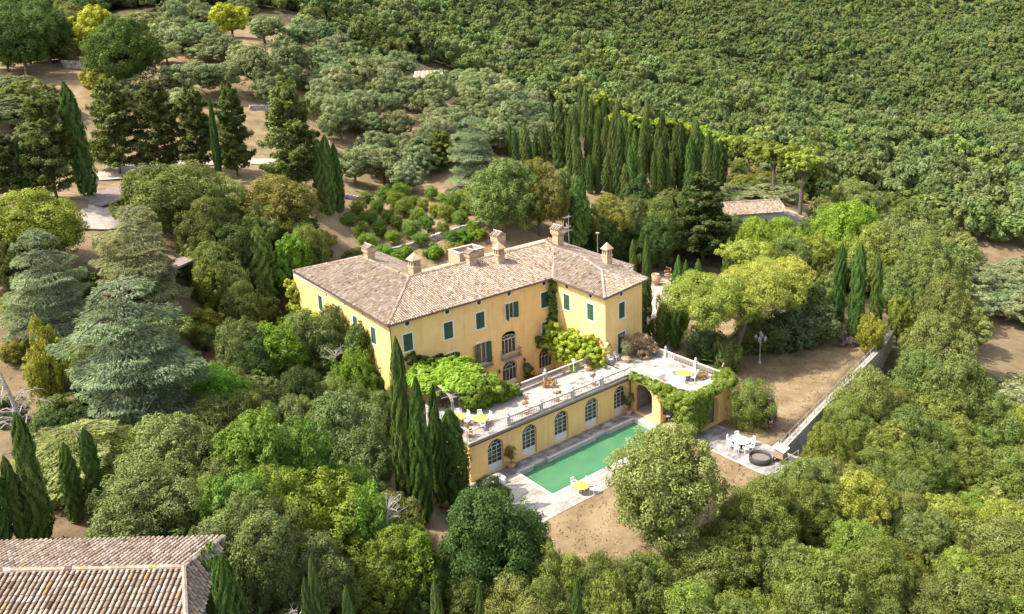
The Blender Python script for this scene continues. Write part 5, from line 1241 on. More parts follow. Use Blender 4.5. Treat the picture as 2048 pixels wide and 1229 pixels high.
oliv 91.4 89.0 16.9 6.1 3.28 og 229
oliv 89.9 93.7 18.6 7.5 3.35 ol2 229
oliv 91.5 98.1 19.2 8.0 3.57 ol2 229
oliv 91.1 105.1 20.8 8.8 3.47 ol2 229
oliv 90.6 110.5 22.0 7.5 3.28 og 229
oliv 97.3 94.5 16.9 6.1 2.53 ol2 229
oliv 96.8 98.3 17.9 5.6 2.59 og 229
oliv 97.8 106.0 19.4 7.1 3.01 ol 229
oliv 94.7 112.6 21.5 6.7 3.52 og 229
oliv 96.7 119.2 22.4 5.6 2.91 ol 229
oliv 95.0 122.9 23.6 5.4 2.71 og 229
oliv 102.2 94.1 15.5 5.4 2.54 ol2 229
oliv 103.5 99.9 16.6 8.2 3.23 ol2 229
oliv 102.3 104.5 17.9 5.1 2.58 og 229
oliv 104.1 113.5 19.4 4.7 2.4 og 229
oliv 102.4 120.1 21.2 6.5 2.9 ol2 229
oliv 103.3 125.2 22.2 6.1 2.7 ol 229
oliv 107.3 113.8 18.7 7.0 3.2 og 229
oliv 108.0 120.4 20.0 5.4 2.62 og 229
oliv 110.4 125.1 20.4 6.6 2.95 ol2 229
cit 17.6 36.2 9.2 2.5 1.57 ct 230
cit 18.0 39.3 10.0 2.7 1.3 ct2 231
cit 17.9 43.1 11.5 2.1 1.31 ct2 232
cit 21.6 36.0 9.2 2.2 1.19 ct2 233
cit 21.4 39.2 9.8 2.8 1.37 ct 234
cit 21.3 43.1 10.9 2.5 1.54 ct 235
cit 21.1 46.0 12.2 2.3 1.45 ct2 236
cit 24.4 32.8 9.0 2.1 1.32 ct 237
cit 24.6 35.9 9.6 2.9 1.49 ct2 238
cit 24.5 39.6 10.2 2.5 1.21 ct2 239
cit 24.7 42.6 10.9 2.3 1.36 ct 240
cit 24.9 46.0 11.8 2.5 1.41 ct 241
cit 24.8 49.7 13.0 1.9 1.16 ct2 242
cit 28.1 29.5 8.9 2.5 1.46 ct 243
cit 28.4 32.8 9.9 2.2 1.14 ct2 244
cit 27.7 35.9 10.2 2.4 1.34 ct 245
cit 28.1 39.5 10.7 2.6 1.35 ct2 246
cit 27.9 43.1 11.2 3.3 1.6 ct2 247
cit 28.3 46.1 11.8 3.3 1.65 ct2 248
cit 28.1 49.4 12.5 2.8 1.69 ct 249
cit 31.7 29.4 10.0 2.2 1.23 ct 250
cit 31.8 32.9 10.7 2.4 1.41 ct 251
cit 31.3 36.0 10.9 2.9 1.44 ct2 252
cit 31.6 39.6 11.2 2.1 1.2 ct2 253
cit 31.5 43.1 11.6 2.3 1.11 ct2 254
cit 31.5 46.1 12.0 1.8 1.13 ct2 255
cit 31.7 50.0 12.6 2.9 1.61 ct2 256
cit 35.2 36.1 11.4 2.1 1.36 ct 257
cit 35.1 39.1 11.6 2.9 1.4 ct 258
cit 35.2 42.5 11.8 2.1 1.26 ct2 259
cit 35.1 46.1 12.2 2.5 1.31 ct2 260
cit 38.0 39.2 11.7 3.1 1.63 ct2 261
cit 38.0 42.9 12.0 1.8 1.07 ct2 262
bush 9.5 34.9 9.7 1.6 1.43 gr 263
bush 10.5 37.4 11.0 1.4 1.24 yg 264
bush 13.2 33.7 8.7 1.6 1.42 gr 265
bush 11.6 37.5 10.8 2.0 1.8 yg 266
bush 15.0 34.2 8.7 1.8 1.52 yg 267
bush 18.9 31.6 7.8 1.8 1.61 br 268
bush 18.0 33.6 8.4 2.1 1.75 br 269
bush 20.9 32.2 8.2 1.7 1.44 br 270
bush 23.9 29.3 7.8 2.2 1.79 br 271
bush 27.3 28.2 8.2 1.9 1.53 yg 272
bush 28.6 26.3 7.6 1.8 1.41 gr 273
bush 29.6 28.8 9.1 2.2 1.55 br 274
bush 31.4 28.5 9.5 1.9 1.58 br 275
oliv 52.4 -41.1 -9.4 4.6 3.03 og 276
oliv 57.8 -41.3 -9.8 4.4 3.12 ol 277
oliv 56.7 -36.4 -8.4 3.2 2.54 og 278
oliv 63.2 -34.5 -8.1 4.7 3.41 ol2 279
oliv 72.1 -34.4 -8.8 4.3 3.0 ol 280
oliv 89.1 -18.1 -6.8 4.3 3.28 ol 281
oliv 94.8 -17.1 -7.4 4.7 2.98 ol2 282
oliv 101.5 -23.4 -9.3 5.5 3.59 ol2 283
oliv 101.4 -18.5 -8.4 4.1 3.0 og 284
oliv 102.4 -11.5 -7.3 5.1 3.21 ol2 285
oliv 107.4 -25.2 -10.1 3.5 2.73 og 286
oliv 106.8 -20.0 -9.2 3.3 2.53 ol 287
oliv 104.9 -11.7 -7.6 6.0 3.86 ol2 288
oliv 111.3 -24.5 -10.3 3.7 2.92 ol2 289
oliv 111.0 -19.8 -9.6 5.0 3.22 ol 290
oliv 110.5 -14.4 -8.6 4.7 3.92 og 291
oliv 116.8 -26.2 -11.1 5.2 3.93 ol 292
oliv 118.2 -17.7 -9.9 5.9 3.82 ol 293
oliv 120.3 -13.4 -9.5 4.5 3.69 og 294
oliv 119.4 -5.4 -7.9 5.1 3.52 og 295
oliv 125.0 -23.2 -11.5 4.4 3.04 ol2 296
oliv 123.5 -17.4 -10.5 3.6 2.66 ol 297
oliv 125.1 -12.4 -9.8 3.9 3.2 ol2 298
oliv 122.5 -4.9 -8.1 4.0 2.81 ol2 299
oliv 130.0 -24.7 -12.3 4.0 2.59 ol 300
oliv 131.0 -19.0 -11.6 4.8 3.09 ol 301
oliv 129.7 -14.0 -10.6 5.6 3.94 og 302
oak -10.8 -34.5 -1.9 7.6 3.18 f3 303
oak -8.0 -29.5 -1.5 5.6 2.71 f3 303
oak -4.0 -39.0 -3.9 5.6 2.26 f2 303
oak -3.8 -34.6 -2.8 5.2 2.57 f4 303
oak 1.6 -40.2 -4.4 7.6 3.15 f2 303
oak 1.8 -36.3 -3.3 5.9 2.89 f4 303
oak 0.5 -33.9 -2.5 6.1 2.55 f1 303
oak 5.4 -44.9 -6.1 5.9 2.89 f1 303
oak 4.7 -40.6 -4.7 5.8 2.39 f3 303
oak 3.8 -39.0 -4.1 5.6 2.98 f4 303
oak 5.7 -33.9 -2.7 5.1 2.77 f3 303
oak 8.0 -46.3 -6.9 4.6 2.31 f3 303
oak 9.1 -41.3 -5.5 6.6 2.87 f2 303
oak 7.6 -38.9 -4.5 4.2 2.28 f4 303
oak 8.6 -34.6 -3.1 5.9 3.17 f1 303
oak 11.6 -48.9 -8.3 6.9 3.57 f4 303
oak 12.9 -45.0 -7.4 6.8 2.81 f2 303
oak 11.7 -40.8 -5.9 8.2 3.44 f1 303
oak 11.9 -37.7 -4.7 6.2 2.59 f3 303
oak 12.7 -34.7 -3.7 7.4 3.1 f1 303
oak 16.3 -49.2 -8.8 5.8 2.55 f1 303
oak 15.1 -45.8 -7.9 5.8 2.54 f3 303
oak 15.2 -42.7 -7.1 5.2 2.72 f1 303
oak 15.0 -38.8 -5.7 5.5 2.68 f4 303
oak 15.2 -33.1 -3.4 7.2 3.36 f1 303
oak 19.8 -53.6 -10.0 7.9 3.35 f4 303
oak 21.3 -50.5 -9.3 5.6 3.02 f1 303
oak 20.7 -44.7 -7.9 5.4 2.52 f3 303
oak 19.1 -41.4 -7.0 7.3 2.92 f1 303
oak 20.7 -38.8 -6.1 6.3 3.04 f4 303
oak 20.3 -34.3 -4.5 6.0 2.64 f1 303
oak 23.9 -53.2 -10.0 5.0 2.43 f3 303
oak 24.6 -50.2 -9.3 6.5 2.81 f4 303
oak 22.9 -46.8 -8.4 6.7 3.58 f2 303
oak 23.2 -40.9 -6.8 4.6 2.42 f4 303
oak 25.3 -36.3 -5.6 7.0 3.16 f4 303
oak 24.3 -33.1 -4.4 6.0 2.63 f3 303
oak 27.6 -57.0 -11.2 8.1 3.45 f4 303
oak 27.7 -52.9 -10.1 7.1 2.99 f1 303
oak 28.1 -48.4 -8.9 7.1 3.6 f1 303
oak 26.6 -44.5 -7.8 5.2 2.58 f4 303
oak 28.3 -40.8 -7.0 5.7 2.76 f3 303
oak 29.1 -37.8 -6.2 5.1 2.33 f3 303
oak 26.6 -34.3 -5.1 6.3 2.65 f3 303
oak 33.0 -56.2 -11.3 7.6 3.2 f1 303
oak 31.6 -53.3 -10.4 5.7 2.94 f1 303
oak 31.4 -48.6 -9.1 7.6 3.23 f1 303
oak 31.1 -45.6 -8.3 7.2 3.53 f3 303
oak 31.2 -40.9 -7.1 5.7 2.91 f4 303
oak 32.7 -37.0 -6.3 5.5 2.88 f3 303
oak 32.6 -33.6 -5.3 4.8 2.56 f2 303
oak 36.6 -56.0 -11.5 5.3 2.29 f1 303
oak 34.8 -52.8 -10.6 5.9 3.04 f3 303
oak 35.2 -48.6 -9.5 7.3 3.43 f4 303
oak 34.5 -44.8 -8.4 7.0 3.41 f4 303
oak 36.2 -41.9 -7.8 5.2 2.5 f4 303
oak 35.1 -37.1 -6.5 7.0 3.02 f1 303
oak 36.6 -33.0 -5.4 6.7 2.95 f1 303
oak 40.0 -52.0 -10.8 6.1 2.99 f2 303
oak 40.9 -49.1 -10.2 4.6 2.44 f1 303
oak 38.8 -45.1 -9.0 6.5 2.88 f3 303
oak 39.9 -41.7 -8.2 4.8 2.25 f3 303
oak 40.6 -37.3 -7.1 5.3 2.58 f1 303
oak 38.9 -34.9 -6.2 8.3 3.49 f2 303
oak 42.8 -48.1 -10.2 4.9 2.46 f3 303
oak 43.4 -45.6 -9.6 5.6 2.59 f2 303
oak 42.8 -41.6 -8.5 7.4 3.08 f1 303
oak 43.0 -37.5 -7.4 6.6 3.48 f1 303
oak 43.9 -33.9 -6.4 5.4 2.88 f3 303
oak 42.9 -30.0 -4.9 6.3 2.62 f2 303
oak 47.2 -50.6 -11.2 5.6 2.43 f3 303
oak 48.4 -44.7 -10.0 7.2 3.23 f4 303
oak 46.3 -41.0 -8.8 5.6 2.45 f4 303
oak 48.4 -36.5 -7.8 5.9 2.71 f1 303
oak 47.4 -33.4 -6.7 6.8 3.59 f1 303
oak 47.4 -29.6 -5.3 5.5 2.55 f2 303
oak 52.5 -48.0 -11.1 6.4 2.68 f2 303
oak 50.2 -45.0 -10.2 8.0 3.6 f2 303
oak 51.9 -42.1 -9.7 6.7 3.52 f3 303
oak 52.1 -36.5 -8.1 8.0 3.43 f2 303
oak 54.1 -37.9 -8.7 7.4 3.58 f4 303
oak 54.6 -30.2 -6.4 5.4 2.49 f1 303
oak -17.6 -29.9 2.3 2.5 2.0 f3 304
oak 69.4 -23.3 -4.8 5.5 3.06 ol 305
oak 74.4 -22.4 -5.4 6.1 2.76 ol 305
oak 81.0 -22.9 -6.7 5.6 3.0 lo 305
oak 81.7 -16.8 -5.3 8.0 3.66 lo 305
oak 79.6 -12.8 -4.1 7.3 3.89 lo 305
oak 81.0 -3.4 -3.0 6.2 3.19 lo 305
oak 80.2 2.0 -2.0 6.3 3.15 f2 305
oak 86.5 -15.9 -6.0 6.4 2.62 ol 305
oak 84.4 -12.4 -5.0 6.5 3.34 f2 305
oak 87.0 -7.3 -4.6 6.0 3.01 f2 305
oak 84.9 -2.9 -3.6 7.3 3.96 lo 305
oak 84.8 2.8 -2.6 7.0 3.14 f2 305
oak 89.5 -18.3 -6.9 5.8 2.6 lo 305
oak 89.8 -12.0 -5.8 8.1 3.44 f2 305
oak 89.5 -5.3 -4.7 7.7 3.82 ol 305
oak 89.6 -2.0 -4.2 6.4 3.17 ol 305
oak 91.0 4.8 -3.3 7.3 3.39 lo 305
oak 92.3 9.5 -2.6 7.5 3.24 lo 305
oak 95.8 -12.2 -6.7 8.1 3.91 lo 305
oak 95.9 -6.8 -5.9 4.8 2.5 lo 305
oak 94.4 -2.1 -5.0 6.0 3.28 f2 305
oak 97.4 3.9 -4.3 8.0 3.79 f2 305
oak 95.1 7.6 -3.4 6.3 2.87 f2 305
oak 100.8 -10.7 -7.1 9.6 3.95 ol 305
oak 99.3 -5.8 -6.1 6.2 2.83 lo 305
oak 100.5 -1.9 -5.6 7.1 3.77 ol 305
oak 102.0 3.2 -4.8 7.9 3.73 f2 305
oak 99.1 6.6 -4.0 4.7 2.55 ol 305
oak 104.8 -8.3 -7.1 7.6 3.65 f2 305
oak 104.2 -1.3 -5.8 6.1 2.76 f2 305
oak 106.8 4.4 -4.9 5.7 2.49 f2 305
oak 105.8 8.9 -3.8 8.1 3.37 ol 305
oak 106.4 14.5 -2.4 7.5 3.18 lo 305
oak 111.9 -7.6 -7.6 8.8 3.93 lo 305
oak 112.1 -0.7 -6.3 6.2 3.01 f2 305
oak 110.6 3.4 -5.4 6.1 3.2 f2 305
oak 109.5 9.6 -3.9 4.9 2.52 lo 305
oak 111.4 14.7 -2.8 5.5 2.52 ol 305
oak 110.1 18.0 -1.7 6.5 2.71 ol 305
oak 115.3 -6.2 -7.7 8.0 3.47 f2 305
oak 116.9 -2.0 -7.0 5.9 2.72 f2 305
oak 115.2 1.5 -6.2 5.3 2.75 ol 305
oak 117.5 8.8 -4.8 6.8 3.68 ol 305
oak 116.9 11.5 -4.1 6.2 2.86 lo 305
oak 114.8 19.2 -2.0 4.8 2.57 ol 305
oak 119.2 -3.2 -7.5 9.1 3.78 lo 305
oak 121.2 3.4 -6.3 7.3 3.61 f2 305
oak 122.4 6.6 -5.7 9.0 3.91 lo 305
oak 121.3 14.1 -4.0 6.2 3.09 f2 305
oak 121.7 22.3 -2.2 5.7 2.96 lo 305
oak 126.1 4.6 -6.5 5.7 2.98 f2 305
oak 126.1 6.8 -6.0 5.5 2.99 ol 305
oak 126.3 11.6 -5.0 6.2 3.11 lo 305
oak 125.6 17.9 -3.6 8.4 3.94 f2 305
oak 131.1 3.2 -7.2 6.3 2.97 ol 305
oak 130.3 7.0 -6.4 7.8 3.47 f2 305
oak 132.3 14.6 -5.0 7.8 3.32 f2 305
oak 135.7 8.2 -6.5 7.3 3.73 ol 305
oak -13.3 126.9 35.2 7.4 4.06 f2 306
oak -9.5 131.3 35.7 8.3 4.28 f3 306
oak -7.9 135.7 36.3 9.8 4.44 f2 306
oak -8.8 145.2 37.1 7.7 3.83 f3 306
oak -10.0 147.3 37.2 9.9 4.56 f2 306
oak -9.8 156.0 37.6 6.1 3.47 f3 306
oak -8.9 159.6 37.8 7.7 4.55 f3 306
oak -8.1 173.1 38.3 7.2 3.72 f3 306
oak -1.5 132.8 36.1 5.5 3.18 f3 306
oak -3.9 136.4 36.5 9.0 4.4 f3 306
oak -1.4 143.0 37.4 6.1 3.37 f3 306
oak -2.1 150.7 37.9 9.7 4.49 dk 306
oak -1.9 156.9 38.3 6.9 3.98 f2 306
oak -0.3 160.9 38.7 7.6 4.29 f3 306
oak -0.7 166.4 38.9 8.4 4.76 f2 306
oak -2.9 175.0 39.4 7.3 3.96 dk 306
oak -0.8 179.3 40.9 7.7 3.96 f3 306
oak -2.9 184.4 42.0 6.8 3.74 dk 306
oak -1.3 189.4 43.8 9.6 4.72 dk 306
oak -0.9 195.4 45.6 7.7 3.65 dk 306
oak -1.9 204.6 48.0 9.0 4.42 dk 306
oak -2.4 208.1 48.9 8.8 4.57 f2 306
oak -0.7 214.4 50.5 8.1 3.72 f3 306
oak 4.6 143.4 38.0 7.9 4.2 dk 306
oak 5.2 150.4 38.7 8.6 4.69 f2 306
oak 4.1 153.4 38.8 7.7 4.03 f3 306
oak 3.1 160.4 39.2 5.8 3.19 f3 306
oak 3.0 165.2 39.5 8.8 4.0 f3 306
oak 2.2 171.6 40.1 6.0 3.47 f3 306
oak 5.2 177.4 41.9 7.0 3.65 dk 306
oak 2.1 183.5 42.6 9.7 4.5 dk 306
oak 2.9 189.8 44.5 8.2 4.41 f3 306
oak 5.5 198.7 47.2 5.6 3.28 f2 306
oak 2.0 203.1 47.9 9.2 4.21 f2 306
oak 5.2 210.2 50.0 6.1 3.01 f2 306
oak 2.7 216.9 51.4 7.1 3.84 f2 306
oak 3.5 219.1 51.9 7.3 4.28 f2 306
oak 3.7 226.7 53.6 6.8 3.78 f2 306
oak 9.6 159.1 40.3 5.5 3.07 f3 306
oak 8.5 167.1 40.9 9.6 4.36 f3 306
oak 8.1 173.6 41.8 7.8 3.5 f3 306
oak 11.8 179.8 43.9 8.1 4.32 dk 306
oak 11.8 184.8 45.0 9.7 4.78 f3 306
oak 8.9 191.2 45.9 8.1 3.59 f2 306
oak 8.6 196.4 47.1 8.0 4.54 dk 306
oak 11.5 201.7 48.8 8.7 3.93 f3 306
oak 10.6 209.9 50.5 7.4 3.91 f2 306
oak 9.3 215.8 51.6 9.5 4.27 dk 306
oak 10.1 223.1 53.2 8.9 3.93 f3 306
oak 14.3 185.4 45.7 8.2 4.14 f3 306
oak 17.0 199.2 49.1 8.4 4.35 f2 306
oak 14.6 202.2 49.3 7.6 3.54 f3 306
oak 16.8 207.5 50.7 7.6 3.58 f3 306
oak 15.7 215.1 52.1 7.1 4.06 f2 306
oak 14.1 220.2 53.0 7.4 3.96 f3 306
oak 20.2 192.5 48.3 6.6 3.8 f2 306
oak 22.7 195.8 49.4 8.7 4.62 f2 306
oak 22.6 202.3 50.5 8.5 4.69 f3 306
oak 20.9 209.3 51.5 7.1 3.22 dk 306
oak 21.3 213.5 52.4 6.3 3.69 dk 306
oak 26.6 190.5 49.1 7.2 3.25 f2 306
oak 29.0 195.3 50.2 7.0 3.84 f3 306
oak 29.6 204.8 51.8 7.1 3.64 f2 306
oak 27.2 211.1 52.6 6.0 3.23 f2 306
oak 31.7 183.9 48.9 6.7 3.29 f2 306
oak 32.1 190.5 50.0 8.5 3.87 f3 306
oak 32.1 199.1 51.2 9.8 4.52 f2 306
oak 34.4 203.3 52.0 8.0 3.55 f3 306
oak 33.0 210.8 53.1 7.3 4.08 dk 306
oak 39.0 183.8 49.5 6.1 3.28 f3 306
oak 39.5 192.6 50.9 7.5 4.24 dk 306
oak 38.1 195.3 51.2 7.3 3.71 f3 306
oak 41.5 203.7 52.6 10.5 4.68 f2 306
oak 41.1 207.2 53.1 9.4 4.68 f2 306
oak 46.2 190.8 50.9 7.3 3.83 f3 306
oak 46.8 195.7 51.7 6.7 3.38 f2 306
oak 44.8 201.9 52.5 6.4 3.05 dk 306
oak 46.6 209.3 53.6 8.9 4.2 f2 306
oak 52.6 198.7 52.1 8.0 4.52 f3 306
oak 52.1 205.2 53.1 8.7 3.87 f2 306
oak 52.9 209.1 53.7 7.2 3.14 f3 306
oak 59.5 203.6 52.7 7.4 3.29 dk 306
oak 57.8 207.1 53.3 7.8 3.53 dk 306
oak 63.6 213.2 54.1 8.1 4.11 f2 306
oak 70.7 151.1 36.6 7.3 3.49 f2 306
oak 68.2 156.8 40.7 8.0 4.22 f3 306
oak 68.8 159.3 42.1 6.8 3.35 dk 306
oak 70.6 166.6 45.6 6.4 3.36 f3 306
oak 70.6 210.9 53.1 7.5 4.06 f2 306
oak 71.4 216.7 54.2 5.7 3.3 f3 306
oak 76.3 145.0 32.1 6.5 3.09 dk 306
oak 75.0 150.8 35.2 8.3 3.85 f3 306
oak 74.3 155.9 38.4 7.4 3.89 f2 306
oak 75.4 159.7 40.3 7.9 4.16 f2 306
oak 74.9 166.7 44.0 7.8 4.19 f2 306
oak 74.9 171.2 45.4 7.8 3.81 f3 306
oak 76.5 180.9 46.9 7.0 3.76 f3 306
oak 76.2 184.3 47.5 9.9 4.65 f3 306
oak 76.4 196.9 49.7 6.3 3.45 f3 306
oak 75.0 202.6 51.0 8.1 3.96 f3 306
oak 75.8 208.1 51.9 5.9 3.01 f3 306
oak 76.9 215.7 53.4 6.5 3.15 dk 306
oak 81.6 142.7 30.7 6.5 3.14 dk 306
oak 83.0 148.0 32.4 10.0 4.41 dk 306
oak 80.1 153.8 35.7 9.4 4.39 f3 306
oak 80.1 160.3 39.1 7.9 3.55 f3 306
oak 80.6 166.5 41.7 5.6 3.23 f3 306
oak 83.7 173.7 42.9 6.7 3.32 f2 306
oak 83.8 179.9 44.5 7.7 3.86 f2 306
oak 79.9 183.5 46.4 6.5 3.68 f3 306
oak 82.5 189.8 47.0 8.0 3.72 f3 306
oak 79.8 195.8 48.8 6.1 3.07 f2 306
oak 80.9 204.3 50.3 7.8 3.88 f3 306
oak 83.1 210.5 51.3 7.0 3.43 dk 306
oak 80.4 214.9 52.7 5.9 3.02 f2 306
oak 83.0 219.7 53.5 7.7 4.33 f3 306
oak 86.9 138.4 28.7 6.0 3.32 f2 306
oak 86.6 145.0 30.7 8.5 4.78 f3 306
oak 87.1 148.3 31.8 7.2 3.49 f2 306
oak 88.7 153.5 33.6 5.4 3.0 f3 306
oak 88.7 162.7 37.3 6.6 3.86 f2 306
oak 88.0 168.6 39.8 8.8 3.85 f3 306
oak 86.8 174.8 42.2 6.9 3.24 f3 306
oak 86.5 177.4 43.0 7.0 3.38 dk 306
oak 86.6 186.3 45.1 6.5 3.68 f3 306
oak 89.2 190.4 45.3 6.2 3.13 f3 306
oak 88.9 198.5 47.2 8.3 3.67 f2 306
oak 88.9 202.4 48.2 6.6 3.17 f3 306
oak 88.1 210.4 50.3 6.6 3.35 dk 306
oak 87.2 215.3 51.7 7.1 3.75 f2 306
oak 87.7 222.4 53.4 7.4 3.25 f2 306
oak 86.1 225.7 54.6 9.5 4.45 f2 306
oak 91.9 162.4 36.2 9.1 4.41 f3 306
oak 94.5 173.5 39.1 6.2 3.11 f3 306
oak 92.5 178.0 41.1 6.1 3.04 dk 306
oak 95.2 186.0 42.3 7.2 3.64 f2 306
oak 93.3 192.6 44.6 6.5 3.71 f3 306
oak 94.1 196.4 45.3 7.1 3.41 dk 306
oak 94.6 205.1 47.4 5.6 3.21 f3 306
oak 95.8 209.7 48.4 8.2 3.84 f3 306
oak 93.9 215.0 50.2 5.8 3.13 f2 306
oak 93.7 223.0 52.4 8.3 3.98 f3 306
oak 92.0 225.6 53.5 9.1 4.68 dk 306
oak 97.9 183.4 40.8 8.2 3.73 dk 306
oak 97.8 191.1 42.9 7.9 4.13 f3 306
oak 98.7 198.5 44.6 7.8 3.83 f3 306
oak 101.5 201.7 44.6 6.1 3.2 dk 306
oak 101.9 209.3 46.7 5.9 3.16 dk 306
oak 98.2 214.2 49.0 7.4 3.65 f3 306
oak 99.0 221.0 50.7 6.8 3.75 dk 306
oak 98.6 226.2 52.3 9.2 4.1 dk 306
oak 98.6 231.2 53.6 7.8 4.39 f3 306
oak 100.1 237.8 55.1 6.6 3.54 f2 306
oak 104.3 202.0 43.9 7.1 3.66 dk 306
oak 106.2 209.3 45.4 7.6 3.86 dk 306
oak 104.4 213.4 47.2 6.5 3.16 f3 306
oak 104.3 222.9 50.0 10.2 4.56 dk 306
oak 107.8 228.4 50.8 10.2 4.62 dk 306
oak 105.7 231.7 52.2 7.9 3.93 f2 306
oak 104.0 240.2 54.9 6.2 3.11 dk 306
oak 110.5 226.3 49.5 10.2 4.69 f3 306
oak 112.2 233.7 51.3 7.3 3.61 f3 306
oak 111.6 239.2 53.0 7.4 3.23 dk 306
oak 110.5 244.4 54.6 6.9 3.45 f3 306
oak 113.0 249.5 55.4 8.5 4.5 f3 306
oak 118.7 256.2 55.9 9.5 4.22 f3 306
oak -7.7 27.3 8.8 7.8 3.49 gr 307
oak -8.4 31.5 11.6 4.5 2.38 gr 308
oak -4.0 24.4 5.4 5.1 2.58 dk 309
oak -3.6 39.9 14.5 6.2 3.48 gr 310
oak 0.5 28.9 7.4 4.0 2.3 dk 311
oak 2.4 36.8 11.9 6.5 3.34 gr 312
oak -1.0 41.9 15.0 7.4 3.38 ol 313
oak 6.0 32.1 8.6 7.2 3.28 gr 314
oak 7.2 36.5 11.0 5.3 3.06 dk 315
oak -23.5 -23.3 6.1 7.2 3.03 ol 316
oak -22.2 -16.1 5.6 6.4 2.96 ol 317
oak -23.1 -11.4 6.8 6.1 2.92 ol 318
oak -20.1 -24.3 3.9 5.7 2.79 ol 319
oak -20.5 -19.5 4.4 7.7 3.29 bd 320
oak -20.5 -11.2 5.6 6.1 3.07 ol 321
oak -19.5 -7.3 6.2 6.6 3.15 gr 322
oak -18.7 -3.1 6.8 5.2 2.24 ol 323
oak -14.0 -23.7 0.7 6.6 2.79 bd 324
oak -13.6 -15.3 2.1 6.4 3.22 bd 325
oak -15.8 -9.9 4.0 6.3 2.71 ol 326
oak -15.5 -6.3 4.8 6.0 2.89 ol 327
oak -11.6 -19.2 0.9 5.9 2.77 gr 328
oak -11.9 -15.1 1.8 4.7 2.21 ol 329
oak -10.1 -11.8 2.0 6.6 3.08 ol 330
oak -10.3 -5.5 3.0 6.2 3.08 gr 331
oak -6.9 -5.7 1.9 4.0 2.21 bd 332
oak -4.9 -3.5 1.3 6.5 2.76 gr 333
oak -2.0 -1.1 0.4 5.5 2.78 gr 334
oak -14.5 -4.5 4.7 6.1 2.71 dk 335
oak -14.7 1.1 5.2 5.2 2.55 dk 336
oak -15.5 4.7 5.8 5.1 2.23 ol 337
oak -12.7 -1.9 4.2 4.6 2.32 ol 338
oak -10.4 1.4 3.2 4.1 2.05 gr 339
oak -11.7 6.1 3.9 4.5 2.24 ol 340
oak -10.7 10.1 4.1 6.3 2.85 dk 341
oak -8.6 -2.0 2.5 5.4 2.79 dk 342
oak -8.3 2.0 2.4 5.2 2.83 dk 343
oak -7.2 6.4 2.3 5.1 2.43 dk 344
oak -6.2 9.2 2.2 5.4 2.91 dk 345
oak -8.1 14.1 3.4 4.2 2.1 dk 346
oak -3.7 -2.2 1.0 5.1 2.34 gr 347
oak -4.7 1.6 1.2 5.8 3.0 gr 348
oak -4.4 4.0 1.3 5.5 2.66 ol 349
oak -3.9 9.5 1.6 4.7 2.27 dk 350
oak -3.1 13.0 1.7 4.3 2.04 gr 351
bush -32.3 2.9 11.4 2.3 1.7 dk 352
bush -29.3 -2.3 10.6 3.4 2.41 dk 353
bush -29.0 0.9 10.8 2.7 2.21 gr 354
bush -28.4 10.2 10.8 3.0 2.17 yg 355
bush -28.3 13.7 10.9 3.1 2.11 yg 356
bush -30.0 18.6 11.3 2.2 1.73 yg 357
bush -28.1 25.9 13.6 2.6 2.04 yg 358
bush -24.7 5.1 9.9 2.9 2.33 dk 359
bush -24.2 9.4 10.0 3.9 2.5 yg 360
bush -25.3 14.0 10.5 3.2 2.19 yg 361
bush -24.5 17.0 10.8 2.7 2.14 gr 362
bush -24.9 26.3 14.2 3.3 2.39 gr 363
bush -20.9 1.3 8.4 2.7 1.92 yg 364
bush -20.8 4.6 8.5 3.0 1.97 dk 365
bush -21.0 8.5 8.9 2.8 2.24 yg 366
bush -20.4 13.0 9.3 3.4 2.18 dk 367
bush -20.5 18.0 10.6 2.8 2.23 dk 368
bush -21.6 25.2 14.1 2.6 1.78 dk 369
bush -16.1 13.2 7.4 2.5 1.72 dk 370
bush -16.1 18.5 9.2 3.7 2.63 gr 371
bush -12.2 19.2 7.1 2.5 1.85 gr 372
bush -11.7 21.0 7.6 3.4 2.61 yg 373
oliv -16.5 76.2 22.6 3.2 2.41 ol 374
oliv -16.3 80.6 24.1 4.3 2.78 ol 375
oliv -16.4 86.3 26.1 3.4 2.57 ol 376
oliv -17.3 94.7 28.6 4.6 3.45 gr 377
oliv -12.1 93.6 28.1 4.8 3.04 ol 378
bush 72.8 26.6 6.2 3.6 2.51 yg 379
bush 79.9 24.3 5.4 2.9 2.1 yg 379
bush 94.2 26.0 4.5 2.8 2.45 gr 379
bush 99.6 31.9 4.6 3.9 2.65 yg 379
bush 104.2 32.0 3.4 3.9 2.91 gr 379
bush 109.0 31.8 2.2 3.2 2.71 ol 379
bush 107.6 36.0 3.2 3.4 2.51 ol 379
bush 112.3 32.3 1.5 3.1 2.74 gr 379
bush 113.3 36.1 1.9 3.5 2.91 gr 379
bush 112.8 39.7 2.5 4.0 2.77 yg 379
bush 116.3 32.0 0.6 3.2 2.13 yg 379
bush 118.3 35.1 0.7 2.5 2.26 gr 379
bush 118.6 41.9 1.6 3.8 3.11 yg 379
bush 121.3 32.1 -0.4 3.1 2.12 ol 379
bush 121.8 36.1 0.1 3.7 2.94 ol 379
bush 122.3 40.2 0.6 3.2 2.29 gr 379
bush 121.5 47.2 1.7 3.4 2.37 gr 379
bush 126.7 33.3 -1.2 3.0 2.17 yg 379
bush 127.0 37.1 -0.7 2.7 2.15 yg 379
bush 128.0 42.7 -0.2 2.7 2.02 gr 379
bush 127.6 44.8 0.2 3.7 2.68 ol 379
bush 132.8 37.7 -1.7 4.0 3.11 gr 379
bush 131.8 40.1 -1.2 3.6 2.92 ol 379
bush 130.7 45.2 -0.4 3.4 2.76 gr 379
bush 130.7 50.5 0.3 2.2 1.97 gr 379
bush 132.7 54.6 0.6 3.4 2.87 gr 379
bush 136.8 35.3 -2.7 2.8 2.05 ol 379
bush 136.4 39.9 -2.1 2.6 2.12 gr 379
